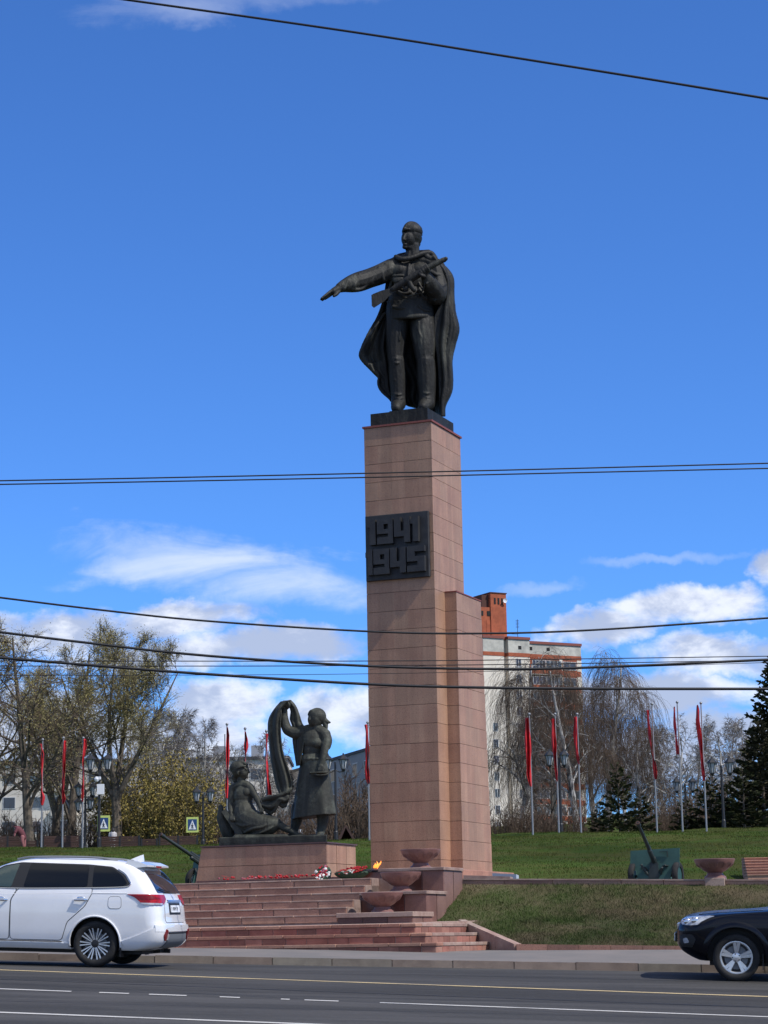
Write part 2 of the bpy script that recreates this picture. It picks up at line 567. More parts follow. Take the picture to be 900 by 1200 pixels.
def resample(pts, n):
    pts = np.asarray(pts, float)
    d = np.r_[0, np.cumsum(np.linalg.norm(np.diff(pts, axis=0), axis=1))]
    s = np.linspace(0, d[-1], n)
    return np.stack([np.interp(s, d, pts[:, k]) for k in range(pts.shape[1])], -1)


def smoothline(pts, n):
    """a curve through the points (Catmull-Rom), n points along"""
    p = np.asarray(pts, float)
    p = np.vstack([2 * p[0] - p[1], p, 2 * p[-1] - p[-2]])
    out = []
    m = len(p) - 3
    for q in np.linspace(0, m - 1e-9, n):
        i = int(q); t = q - i
        a, b, c, d = p[i:i + 4]
        out.append(.5 * ((2 * b) + (c - a) * t + (2 * a - 5 * b + 4 * c - d) * t * t + (3 * b - a - 3 * c + d) * t ** 3))
    return np.array(out)

# ------------------------------------------------------------------ the ground: road, kerb, pavement, lawns, hill
YAW_ROAD = R(9)
TR = math.tan(YAW_ROAD)


def road_z(x, v):
    z0 = np.interp(v, [-30, 0, 24.1, 27.8, 31.8, 37], [-3.16, -1.9, -.892, -.736, -.57, -.389])
    s = np.interp(v, [31.8, 37], [-.049, -.033])
    return z0 + s * np.asarray(x)


def rp(x, v, dz=0.):
    """a place on the road: x across the view, v = how far along the line of sight the road line through it lies"""
    return (x, v - x * TR, float(road_z(x, v)) + dz)


def sheet(xs, vs, zf):
    V = [(x, v - x * TR, zf(x, v)) for v in vs for x in xs]
    return np.array(V), grid_faces(len(vs), len(xs))


xs_road = np.r_[np.linspace(-70, -14, 12), np.linspace(-12, 12, 25), np.linspace(14, 70, 12)]
structure('road', sheet(xs_road, np.r_[-30, -15, 0, 10, 18, 24.1, 26, 27.8, 30, 31.8, 33, 34.5, 36, 37.02], lambda x, v: float(road_z(x, v))), 'asphalt')


def stripe(name, pieces, v, w, mat):
    """one painted line on the road, laid 5 mm above it"""
    V, Fc = [], []
    for x0, x1 in pieces:
        xs = np.linspace(x0, x1, max(2, int((x1 - x0) / 1.5) + 2))
        b = len(V)
        for x in xs: V += [rp(x, v - w / 2, .005), rp(x, v + w / 2, .005)]
        for i in range(len(xs) - 1): Fc.append([b + 2 * i, b + 2 * i + 2, b + 2 * i + 3, b + 2 * i + 1])
    o = structure(name, (V, Fc), mat)
    return o


stripe('yellow_road_line', [(-60, 60)], 31.8, .16, 'line_yellow')


def xat(px, v): return (px - 450) / FPX * v / (1 + (px - 450) / FPX * TR)


stripe('lane_road_line', [(xat(-900, 27.8), xat(82, 27.8))] + [(xat(a, 27.8), xat(b, 27.8)) for a, b in ((114, 148), (171, 214), (252, 275), (322, 332), (349, 388), (435, 900))] + [(xat(900, 27.8), xat(1900, 27.8))], 27.8, .14, 'line_white')
stripe('white_road_line', [(-60, xat(432, 24.1)), (xat(470, 24.1), 50)], 24.1, .15, 'line_white')


def pave_z(x, v):
    zk = road_z(x, 37.) + .115
    zb = np.interp(x, [-70, -3.74, 1, 5.2, 70], [1.1, -.03, -.170, -.215, -2.0])
    t = (v - 37.15) / (40.4 - 37.15)
    return float(zk + (zb - zk) * min(t, 1) + max(0, v - 40.4) * .006)


pv = structure('pavement', sheet(xs_road, [37.13, 38, 39, 40, 40.4, 42.6], pave_z), 'sidewalk')
# kerbstones, one by one
kerb = thing('road_kerb', 'kerb of grey brown stones between the road and the pavement', 'kerb')
kerb['kind'] = 'structure'
del kerb['category']
del kerb['label']
kerb_me = None
for i in range(-30, 31):
    x0 = i * 1.0
    zz = [float(road_z(x, 37.)) for x in (x0 + .008, x0 + .992)]
    j = rnd.uniform(-.008, .008)
    b4 = [(x0 + .008, 37 - (x0 + .008) * TR + j, zz[0] - .15), (x0 + .992, 37 - (x0 + .992) * TR + j, zz[1] - .15), (x0 + .992, 37.16 - (x0 + .992) * TR, zz[1] - .15), (x0 + .008, 37.16 - (x0 + .008) * TR, zz[0] - .15)]
    t = rnd.uniform(.112, .128)
    t4 = [(p[0], p[1] + (.02 if k < 2 else 0), p[2] + .15 + t) for k, p in enumerate(b4)]
    mk('kerbstone', hexa(b4, t4), 'kerbstone', kerb)
mk('mortar_bed', (lambda a: (a[0], a[1]))(join(*[hexa([(x, 37.03 - x * TR, float(road_z(x, 37)) - .2), (x + 10, 37.03 - (x + 10) * TR, float(road_z(x + 10, 37)) - .2), (x + 10, 37.12 - (x + 10) * TR, float(road_z(x + 10, 37)) - .2), (x, 37.12 - x * TR, float(road_z(x, 37)) - .2)],
    [(x, 37.03 - x * TR, float(road_z(x, 37)) + .09), (x + 10, 37.03 - (x + 10) * TR, float(road_z(x + 10, 37)) + .09), (x + 10, 37.12 - (x + 10) * TR, float(road_z(x + 10, 37)) + .09), (x, 37.12 - x * TR, float(road_z(x, 37)) + .09)]) for x in range(-70, 70, 10)])), 'kerbstone', kerb)

_cx = [P(px, py, 110) for px, py in ((-400, 1004), (0, 994.5), (240, 991), (577, 978), (900, 970.5), (1300, 962))]
CREST_X = [c[0] for c in _cx]; CREST_Z = [c[2] for c in _cx]


def hill_z(x, y):
    zc = np.interp(x, CREST_X, CREST_Z)
    zt = .94 + .0275 * (min(y, 64) - 46) - .010 * np.clip(x, -12, 12)
    if y <= 64: return float(zt)
    if y <= 110:
        t = (y - 64) / 46
        return float(zt + (zc - zt) * (t * (1.30 - .30 * t)))
    z = zc + .003 * (y - 110)
    if y > 200: z += (min(y, 420) - 200) * .075
    return float(z)


ys_hill = np.r_[np.linspace(46.75, 64, 8), np.linspace(66, 116, 26), 125, 140, 160, 200, 260, 330, 420, 700, 1500, 4000]
xs_hill = np.r_[-2500, -800, -300, -140, -90, np.linspace(-60, 60, 61), 90, 140, 300, 800, 2500]
_hz = np.array([[hill_z(x, y) + (.05 * math.sin(x * .7 + y * .31) + .04 * math.sin(x * 1.9 - y * .6) if 66 < y < 120 else 0) for x in xs_hill] for y in ys_hill])
def front_y(x, y):
    # on the left the foot of the bank draws back with the road
    return y + min(max(0., -x - 14) * .16, 30) * max(0., 1 - (y - 46.75) / 17.25)


structure('hill', (np.array([(x, front_y(x, y), _hz[i, j]) for i, y in enumerate(ys_hill) for j, x in enumerate(xs_hill)]), grid_faces(len(ys_hill), len(xs_hill))), 'hill_grass', smooth=True)
# low ground under everything, behind the eye and out to the horizon
structure('ground', (np.array([(-4000, -4000, -14), (4000, -4000, -14), (4000, 4500, -14), (-4000, 4500, -14)], float), [[0, 1, 2, 3]]), 'ground_far')

# ------------------------------------------------------------------ frame of the monument: a to the right along its front, b to the back
TH = R(22)
EA = np.array([math.cos(TH), -math.sin(TH), 0]); EB = np.array([math.sin(TH), math.cos(TH), 0])
ORG = P(512, 1115, 39.8); ORG[2] = 0
RZ = -TH


def mon(a, b, z): return ORG + a * EA + b * EB + np.array([0, 0, z])


def proj(v):
    v = np.asarray(v, float)
    d = v @ _F
    return 450 + FPX * (v @ _RT) / d, 600 - FPX * (v @ _UP) / d


def A(px, b, z):
    lo, hi = -30., 30.
    for _ in range(50):
        mid = (lo + hi) / 2
        if proj(mon(mid, b, z))[0] < px: lo = mid
        else: hi = mid
    return lo


# ---- lawn on the slope to the right of the stairs
_lb = [P(606, 1110, 41.4), P(574, 1095.5, 42.6), P(541, 1081.5, 43.8), P(486, 1079, 44.6), P(494, 1060, 45.3), P(511, 1045, 45.85), P(521, 1036.5, 46.15)]
_lt = np.linspace(0, 1, 14)
_lb = resample(_lb, 14)
_rb0, _rb1 = P(1150, 1116, 38.6), P(1150, 1037, 43.8)
nu = 40
LV = []
for i, t in enumerate(_lt):
    l = _lb[i]
    e = t
    rr_ = _rb0 * (1 - t) + _rb1 * t
    rr_[2] = _rb0[2] + (_rb1[2] - _rb0[2]) * (t * .75 + .25 * t * t)
    for k in range(nu):
        s = k / (nu - 1)
        p = l * (1 - s) + rr_ * s
        if 0 < i < 13 and k > 0: p[2] += .018 * math.sin(p[0] * 5.1 + p[1] * 3.) + .012 * math.sin(p[0] * 11 - p[1] * 7)
        LV.append(p)
LV = np.array(LV)
LF = grid_faces(14, nu)
lawn = structure('lawn_slope', (LV, LF), 'lawn_soil', smooth=True)
# ... and the lower slope left of the stairs, behind the white car
left_v = [(x, (42.4 - (x + 8) * .16) * (1 - t) + (47 + max(0., -x - 14) * .16) * t, (-.02 - (x + 8) * .03) * (1 - t) + (hill_z(x, 46.) + .01) * t) for t in (0, .5, 1) for x in np.linspace(-45, -7.5, 14)]
structure('lawn_bank', (np.array(left_v), grid_faces(3, 14)), 'lawn_soil', smooth=True)


def grass_on(name, V, Fc, n, h, w, seed, mat, inside=None):
    rg = np.random.default_rng(seed)
    V = np.asarray(V); q = np.array(Fc)
    a, b, c, d = V[q[:, 0]], V[q[:, 1]], V[q[:, 2]], V[q[:, 3]]
    ar = np.linalg.norm(np.cross(c - a, d - b), axis=1) * .5
    k = rg.choice(len(q), n, p=ar / ar.sum())
    s, t = rg.random((n, 1)), rg.random((n, 1))
    p = (a[k] * (1 - s) + b[k] * s) * (1 - t) + (d[k] * (1 - s) + c[k] * s) * t
    if inside is not None: p = p[inside(p)]; n = len(p)
    # grass grows in patches: tall where a slow noise is high
    patch = .55 + .45 * np.sin(p[:, 0] * 1.7 + 1.3 * np.sin(p[:, 1] * 2.1)) * np.sin(p[:, 1] * 1.3 + p[:, 0] * .6 + seed)
    keep = patch > .05 + .30 * rg.random(n) ** 2
    p, patch = p[keep], patch[keep]; n = len(p)
    hh = h * (.45 + .9 * rg.random(n)) * (.55 + .6 * patch)
    ang = rg.random(n) * 2 * np.pi
    wv = np.stack([np.cos(ang), np.sin(ang), np.zeros(n)], -1) * (w * (.6 + .8 * rg.random(n)))[:, None]
    lean = rg.normal(0, .45, (n, 3)) * hh[:, None]; lean[:, 2] = hh
    G = np.empty((n, 3, 3))
    G[:, 0] = p - wv - [0, 0, .01]; G[:, 1] = p + wv - [0, 0, .01]; G[:, 2] = p + lean
    o = mk(name, (G.reshape(-1, 3), np.arange(n * 3).reshape(-1, 3)), mat)
    o['kind'] = 'stuff'
    return o


grass_on('grass', LV, LF, 90000, .055, .006, 3, 'lawn_blade', lambda p: p[:, 0] < 9)

_hq = [(i, j) for i, y in enumerate(ys_hill[:-1]) for j in range(len(xs_hill) - 1) if 60 < y < 113 and abs(xs_hill[j]) < y * .2 + 2]
_hv = np.array([(x, y, _hz[i, j]) for i, y in enumerate(ys_hill) for j, x in enumerate(xs_hill)])
_nx = len(xs_hill)
grass_on('bank_grass', _hv, [[i * _nx + j, i * _nx + j + 1, (i + 1) * _nx + j + 1, (i + 1) * _nx + j] for i, j in _hq], 150000, .06, .011, 8, 'bank_blade')

# ------------------------------------------------------------------ stairs
# tar seams and a patch on the road
for nm, pts, w in (('tar_seam', [(-14, 29.6), (-6, 29.7), (2, 29.5), (9, 29.7), (16, 29.6)], .05), ('tar_seam', [(-12, 34.6), (-4, 34.5), (4, 34.7), (12, 34.6)], .03)):
    q = smoothline(np.array([(x, v) for x, v in pts]), 60)
    V = []
    for i, (x, v) in enumerate(q):
        x += .05 * math.sin(i * 1.3) * (nm == 'tar_seam'); e = w * (.7 + .5 * abs(math.sin(i * .9)))
        dx, dv = (0, e) if abs(pts[-1][0] - pts[0][0]) > 5 else (e, 0)
        V += [rp(x - dx / 2, v - dv / 2, .004), rp(x + dx / 2, v + dv / 2, .004)]
    structure(nm, (V, [[2 * i, 2 * i + 2, 2 * i + 3, 2 * i + 1] for i in range(59)]), 'tar')


def stones(parent, name, a0, a1, b, z0, z1, L, gap, mat, depth=.12, start=0., proud=.0, jit=.004, rj=.25):
    """a course of stones along the front (facing -b)"""
    x = a0 - start * L
    while x < a1 - .02:
        l = L * (1 + rnd.uniform(-rj, rj))
        s, e = max(x, a0), min(x + l, a1)
        if a1 - e < .15: e = a1
        if e - s > .04:
            d = rnd.uniform(-jit, jit)
            mk(name, bevel_box(s + gap / 2, e - gap / 2, b - proud + d, b + depth, z0, z1, .006), mat, parent)
        x = e if e < x + l or e == a1 else x + l


def side_stones(parent, name, a, b0, b1, z0, z1, L, gap, mat, depth=.12, proud=0.):
    x = b0
    while x < b1 - .02:
        e = min(x + L * (1 + rnd.uniform(-.2, .2)), b1)
        if b1 - e < .12: e = b1
        mk(name, bevel_box(a - depth, a + proud + rnd.uniform(-.003, .003), x + gap / 2, e - gap / 2, z0, z1, .006), mat, parent)
        x = e


def mthing(name, label, cat, a=0., b=0., z=0., group=None):
    return thing(name, label, cat, mon(a, b, z), RZ, group)


AL = -9.0      # the stairs go on to the left behind the white car
low = mthing('lower_stairs', 'three low red stone steps with an open right end rising from the pavement', 'stairs')
tops = [-.008, .170, .344]
for i in range(3):
    zb = -.45 if i == 0 else tops[i - 1] - .01
    a1, b0 = -.34 * i, .36 * i
    bend = 4.6
    tx = tops[i]
    lift = 0
    # riser bricks under a tread slab
    mk('step_core', box(AL, a1 - .012, b0 + .012, bend + .3, zb - .3, tx - .012), 'mortar', low)
    stones(low, 'riser_brick', AL, a1 - .3, b0, zb, tx - .062, .42, .014, 'brick_paving', start=rnd.random(), proud=.0)
    stones(low, 'tread_slab', AL, a1 - .3, b0, tx - .055, tx, .85, .012, 'granite_step', depth=.36, start=rnd.random(), proud=.018)
    mk('corner_stone', bevel_box(a1 - .295, a1, b0 - .004, b0 + .3, zb, tx - .062, .02), 'brick_paving', low)
    mk('corner_slab', bevel_box(a1 - .295, a1 + .012, b0 - .014, b0 + .3, tx - .055, tx + .002, .015), 'granite_step', low)
    side_stones(low, 'riser_brick', a1, b0 + .305, bend, zb, tx - .062, .36, .014, 'brick_paving')
    side_stones(low, 'tread_slab', a1, b0 + .305, bend, tx - .055, tx, .6, .012, 'granite_pale', proud=.012)
land = mthing('landing', None, None)
land['kind'] = 'structure'
mk('landing_floor', hexa([(AL, .9, -.3), (-.75, .9, -.3), (-.72, 4.3, -.3), (AL, 4.3, -.3)], [(AL, 1.06, .343), (-.75, 1.06, .343), (-.72, 4.3, .405), (AL, 4.3, .405)]), 'granite_pale', land)

up = mthing('upper_stairs', 'flight of six broad red granite steps with pale joints below the sculptures', 'stairs')
B0 = 2.6
ZU = [.41 + .148 * (k + 1) for k in range(6)]
aL3 = A(423, 3.65, .8); aL2 = A(445, 4.75, 1.2); aL1 = A(400, 2.6, .5)
for k in range(6):
    b = B0 + .34 * k
    z0, z1 = ZU[k] - .148, ZU[k]
    ar = aL1 if k == 0 else (aL3 if k < 4 else aL2) + .0
    ar = {0: aL3 - .05, 1: aL3, 2: aL3, 3: aL3, 4: aL2, 5: aL2}[k]
    if k in (1, 2, 3): ar = aL3
    mk('step_core', box(AL, ar, b + .02, b + .8, z0 - .2, z1 - .006), 'mortar', up)
    stones(up, 'riser_stone', AL, ar, b, z0 + .004, z1 - .030, 1.22, .026, 'granite_step', start=(k * .37 + .2) % 1, proud=.0, jit=.006)
    stones(up, 'tread_slab', AL, ar, b, z1 - .026, z1, 1.22, .02, 'granite_pale', depth=.42, start=(k * .61 + .1) % 1, proud=.012)  # paler granite here puts the lit tread edges into the colour
plat = mthing('platform', None, None)
plat['kind'] = 'structure'
mk('platform_floor', box(AL, aL2 + .4, 4.7, 12, 1.0, 1.296), 'granite_pale', plat)

# stepped blocks with bowls at the right end of the stairs
def pedestal(label, a0, a1, b0, b1, z0, z1, nfront, top=.06, light_last=True):
    t = mthing('stair_pedestal', label, 'pedestal', 0, 0, 0, 'stepped blocks beside the stairs')
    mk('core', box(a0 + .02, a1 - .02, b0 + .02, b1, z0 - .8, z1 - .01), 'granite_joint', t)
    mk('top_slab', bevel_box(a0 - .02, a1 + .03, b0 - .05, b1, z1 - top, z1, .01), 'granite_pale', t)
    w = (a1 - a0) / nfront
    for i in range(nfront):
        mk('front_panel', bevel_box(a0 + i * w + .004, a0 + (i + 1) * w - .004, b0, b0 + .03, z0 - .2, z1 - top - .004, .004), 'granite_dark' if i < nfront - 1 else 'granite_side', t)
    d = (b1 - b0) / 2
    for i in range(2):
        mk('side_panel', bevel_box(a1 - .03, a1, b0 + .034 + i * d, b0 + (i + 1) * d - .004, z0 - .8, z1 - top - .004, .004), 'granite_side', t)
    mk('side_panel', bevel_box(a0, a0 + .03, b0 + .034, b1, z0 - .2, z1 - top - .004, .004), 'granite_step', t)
    return t


aR1, aR3, aR2 = A(484, 2.6, .5), A(500, 3.65, .8), A(520, 4.75, 1.2)
pedestal('lowest and flattest of the stepped granite blocks, at the foot of the upper stairs', aL3 - .04, aR1, 2.58, 3.65, .38, .585, 3, top=.09)
pedestal('middle one of the stepped granite blocks, with a dark polished front', aL3, aR3, 3.65, 4.75, .585, 1.0, 3)
pedestal('topmost of the stepped granite blocks, standing before the tall column', aL2, aR2, 4.75, 5.85, 1.0, 1.49, 3)
print('ped', aL1, aL3, aL2, aR1, aR3, aR2)

# sloping kerb beside the lower steps
_k0, _k1 = P(541, 1080.5, 43.7), P(607, 1109.5, 41.35)
_kd = (_k1 - _k0) / np.linalg.norm(_k1 - _k0)
_kn = np.cross(_kd, [0, 0, 1]); _kn /= np.linalg.norm(_kn)
sk = thing('sloping_kerb', 'sloping stone kerb running down the lawn edge beside the lower steps', 'kerb', _k1)
for i in range(3):
    s, e = _k0 + (_k1 - _k0) * (i / 3 + .004), _k0 + (_k1 - _k0) * ((i + 1) / 3 - .004)
    mk('kerbstone', hexa([s - _kn * .075 - [0, 0, .3], e - _kn * .075 - [0, 0, .3], e + _kn * .075 - [0, 0, .3], s + _kn * .075 - [0, 0, .3]],
                         [s - _kn * .075 + [0, 0, .05], e - _kn * .075 + [0, 0, .05], e + _kn * .075 + [0, 0, .05], s + _kn * .075 + [0, 0, .05]]), 'granite_pale', sk, world=True)
# thin edging between the lawn and the pavement
ed = thing('lawn_edging', 'thin pinkish stone edging along the foot of the lawn slope', 'edging', LV[0])
n_e = 14
for i in range(n_e):
    p0 = LV[0] + (LV[nu - 1] - LV[0]) * (i / n_e); p1 = LV[0] + (LV[nu - 1] - LV[0]) * ((i + 1) / n_e)
    d = (p1 - p0) * .006
    up_ = np.array([0, 0, .055]); bk = np.array([.02, .1, 0.])
    p0 = p0 + d - bk; p1 = p1 - d - bk
    mk('edging_stone', hexa([p0 - up_ * 5, p1 - up_ * 5, p1 + bk - up_ * 5, p0 + bk - up_ * 5], [p0 + up_, p1 + up_, p1 + bk + up_, p0 + bk + up_]), 'granite_step', ed, world=True)

# ---- retaining wall on the right
_w0, _w1 = P(541, 1029.5, 46.2), P(900, 1030.5, 44.7)
_wd = _w1 - _w0; wl = np.linalg.norm(_wd[:2]); wrz = math.atan2(_wd[1], _wd[0]); wsl = _wd[2] / wl
wall = thing('retaining_wall', 'low red granite retaining wall with a pale coping above the lawn', 'wall', _w0, wrz)


def wx(px):
    t = (px - 541) / (900 - 541)
    return t * wl


cuts = [541, 592, 650, 731, 780, 828, 851, 905, 960, 1020, 1090, 1150]
for i in range(len(cuts) - 1):
    x0, x1 = wx(cuts[i]) + .006, wx(cuts[i + 1]) - .006
    z0, z1 = wsl * x0, wsl * x1
    if cuts[i] == 828: continue
    mk('wall_stone', hexa([(x0, 0, z0 - .6), (x1, 0, z1 - .6), (x1, .3, z1 - .6), (x0, .3, z0 - .6)], [(x0, 0, z0 - .035), (x1, 0, z1 - .035), (x1, .3, z1 - .035), (x0, .3, z0 - .035)]), 'granite_step', wall)
    mk('coping_slab', hexa([(x0, -.02, z0 - .03), (x1, -.02, z1 - .03), (x1, .4, z1 - .03), (x0, .4, z0 - .03)], [(x0, -.02, z0), (x1, -.02, z1), (x1, .4, z1), (x0, .4, z0)]), 'granite_pale', wall)
x0, x1 = wx(828), wx(851)
mk('bowl_plinth', bevel_box(x0, x1, -.09, .42, wsl * x0 - .6, wsl * x0 + .02, .012), 'granite_pale', wall)
mk('wall_core', hexa([(-.1, .05, -.7), (wx(1150), .05, wsl * wx(1150) - .7), (wx(1150), .34, wsl * wx(1150) - .7), (-.1, .34, -.7)], [(-.1, .05, -.05), (wx(1150), .05, wsl * wx(1150) - .05), (wx(1150), .34, wsl * wx(1150) - .05), (-.1, .34, -.05)]), 'granite_joint', wall)
# paving of the terrace behind it, up to the foot of the column
tx, ty_ = np.linspace(-2., 16, 19), np.linspace(46.45, 62, 9)
tp = structure('terrace', (np.array([(x, y - .243 * (x - 1.6), hill_z(x, y - .243 * (x - 1.6)) + .012) for y in ty_ for x in tx]), grid_faces(9, 19)), 'sidewalk')

# ---- stone steps going up the hill at the right edge
hs = thing('hill_steps', 'narrow pinkish stone steps climbing the grass bank at the edge of the picture', 'stairs', P(880, 1025, 66))
_h0 = P(874, 1024, 66.)
for k in range(7):
    x0 = _h0[0] + .04 + k * .055; y0 = _h0[1] + k * .42; z0 = _h0[2] - .12 + k * .098
    mk('riser_stone', bevel_box(x0 + .02, x0 + 6.5, y0 + .03, y0 + .6, z0 - .5, z0 + .066, .005), 'granite_step', hs, world=True)
    mk('step_slab', bevel_box(x0, x0 + 6.5, y0, y0 + .6, z0 + .068, z0 + .094, .005), 'granite_step', hs, world=True)

# ------------------------------------------------------------------ granite bowls
def bowl_geo():
    prof = [(.01, .055), (.20, .055), (.215, .03), (.225, 0.)][::-1]
    # foot, stem, bowl outside, rim, inside
    out = [(.225, 0), (.222, .03), (.195, .05), (.165, .075), (.160, .10), (.19, .115), (.235, .135), (.285, .165), (.33, .205), (.362, .250), (.384, .295), (.402, .338), (.412, .368), (.416, .378), (.414, .386), (.405, .389), (.375, .388), (.36, .36), (.30, .27), (.18, .22), (.01, .215)]
    n = 120
    V = []
    for r, z in out:
        for j in range(n):
            a = 2 * math.pi * j / n
            q = r
            zs = .225 + .06 * abs(math.cos(a * 6)) ** 1.2
            if .10 < z < .30 and r > .16 and z < zs: q = r - .045
            V.append((q * math.cos(a), q * math.sin(a), z))
    Fc = grid_faces(len(out), n, True)
    Fc.append(list(range(n))[::-1])
    Fc.append([(len(out) - 1) * n + j for j in range(n)])
    return np.array(V), Fc


bowl_me = mesh_data('bowl', *bowl_geo(), 'granite_bowl', True)


def bowl(label, a, b, z, rz=0, loc=None):
    t = thing('stone_bowl', label, 'bowl', mon(a, b, z) if loc is None else loc, rz, 'scalloped granite bowls')
    link('basin', bowl_me, t)
    return t


bowl('scalloped granite bowl on the topmost stepped block, right before the tall column', A(493, 5.35, 1.5), 5.35, 1.49)
bowl('scalloped granite bowl on the middle stepped block', A(470, 4.2, 1.0), 4.2, 1.0, .3)
bowl('scalloped granite bowl nearest the road, on the lowest stepped block', A(448, 3.15, .6), 3.15, .585, .5)
_bw = np.array(wall.location) + np.array([math.cos(wrz), math.sin(wrz), 0]) * wx(839) + np.array([-math.sin(wrz), math.cos(wrz), 0]) * .17 + [0, 0, wsl * wx(839) + .02]
b4_ = bowl('scalloped granite bowl alone on the retaining wall near the green-shielded gun', 0, 0, 0, .2, _bw)

# ------------------------------------------------------------------ tall column
ch = .459
CZ0, CZ1 = 1.656, 12.457
CW, CD = 1.77, 2.06
CBASE = np.array([1.184, 52.0, 0.0])
col = thing('monument_column', 'tall red granite column with a stepped buttress, carrying the bronze soldier', 'column', CBASE, RZ)
g = .009
mk('core', box(-CW + .03, -.03, .03, CD - .03, CZ0 - .3, CZ1 - .02), 'granite_joint', col)
slab_cache = {}


def slab(w, h, face, x, y, z, mat='granite', name='slab'):
    """one facing slab; face 'f' looks to the front, 'r' to the right, 'l' left, 'k' back"""
    key = (round(w, 4), round(h, 4), face, mat)
    if key not in slab_cache:
        gv = .0006
        if face in 'fk': gm = box(gv, w - gv, 0 if face == 'f' else -.03, .03 if face == 'f' else 0, g / 2, h - g / 2)
        else: gm = box(-.03 if face == 'r' else 0, 0 if face == 'r' else .03, gv, w - gv, g / 2, h - g / 2)
        slab_cache[key] = mesh_data(name, *gm, mat)
    o = link(name, slab_cache[key], col, (x, y, z))
    return o


nz = 24
BZ = CZ1 - 9 * ch          # top of the buttress
for i in range(nz):
    z1 = CZ1 - i * ch
    h = ch if i < 23 else (z1 - CZ0 + .05)
    z = z1 - h
    offs = [0, .354, .708, 1.062, 1.416, 1.77]
    for k in range(5): slab(.354, h, 'f', -CW + k * .354, rnd.uniform(-.0012, .0012), z)
    inb = z1 <= BZ + .01
    if not inb:
        for k in range(4): slab(CD / 4, h, 'r', rnd.uniform(-.001, .001), k * CD / 4, z)
    else:
        slab(.68, h, 'r', 0, 0, z)
        slab(.30, h, 'f', 0.0, .68, z)
        bl = 1.75 + .34 * (BZ - z) / (BZ - CZ0)
        for k in range(4): slab(bl / 4, h, 'r', .30, .68 + k * bl / 4, z)
        slab(.30, h, 'k', 0, .68 + bl, z)
    slab(CD / 2, h, 'l', -CW, 0, z); slab(CD / 2, h, 'l', -CW, CD / 2, z)
    slab(CW / 2, h, 'k', -CW, CD, z); slab(CW / 2, h, 'k', -CW / 2, CD, z)
mk('buttress_core', hexa([(-.02, .71, CZ0 - .3), (.27, .71, CZ0 - .3), (.27, 2.72, CZ0 - .3), (-.02, 2.72, CZ0 - .3)], [(-.02, .71, BZ - .02), (.27, .71, BZ - .02), (.27, 2.40, BZ - .02), (-.02, 2.40, BZ - .02)]), 'granite_joint', col)
mk('buttress_cap', box(-.0, .315, .665, 2.445, BZ, BZ + .03), 'cap_red', col)
mk('cap', box(-CW - .035, .035, -.035, CD + .035, CZ1 + .003, CZ1 + .05), 'cap_red', col)
mk('foot_slab', bevel_box(-CW - .5, .75, -.55, 3.1, CZ0 - 1.0, CZ0 - .02, .01), 'granite_step', col)
# plaque
PX0, PX1, PZ0, PZ1 = -1.735, -.085, 8.63, 10.235
pq = mk('plaque', bevel_box(PX0, PX1, -.11, -.002, PZ0, PZ1, .012), 'plaque', col)
U_, V_ = (PX1 - PX0), (PZ1 - PZ0)
DIG = {
    '1': [(.30, 1, 0, 1), (0, .30, .10, .30)],
    '9': [(0, .42, 0, .60), (.70, 1, 0, 1), (.42, .70, 0, .22), (.42, .70, .42, .60), (0, .70, .73, 1)],
    '4': [(0, .42, 0, .76), (.62, 1, 0, 1), (.42, .62, .54, .76)],
    '5': [(0, 1, 0, .22), (0, .44, .22, .60), (.44, 1, .40, .60), (.60, 1, .60, 1), (0, .60, .76, 1)],
}


def digit(ch_, u0, u1, v0, v1):
    gs = []
    for a0, a1, c0, c1 in DIG[ch_]:
        x0 = PX0 + U_ * (u0 + (u1 - u0) * a0); x1 = PX0 + U_ * (u0 + (u1 - u0) * a1)
        za = PZ1 - V_ * (v0 + (v1 - v0) * c1); zb = PZ1 - V_ * (v0 + (v1 - v0) * c0)
        gs.append(box(x0, x1, -.23, -.105, za, zb))
    mk('digit', join(*gs), 'plaque', pq)


for c_, u0, u1 in (('1', .06, .19), ('9', .215, .465), ('4', .485, .735), ('1', .745, .865)): digit(c_, u0, u1, .075, .465)
for c_, u0, u1 in (('1', .025, .135), ('9', .15, .40), ('4', .415, .66), ('5', .68, .955)): digit(c_, u0, u1, .535, .925)

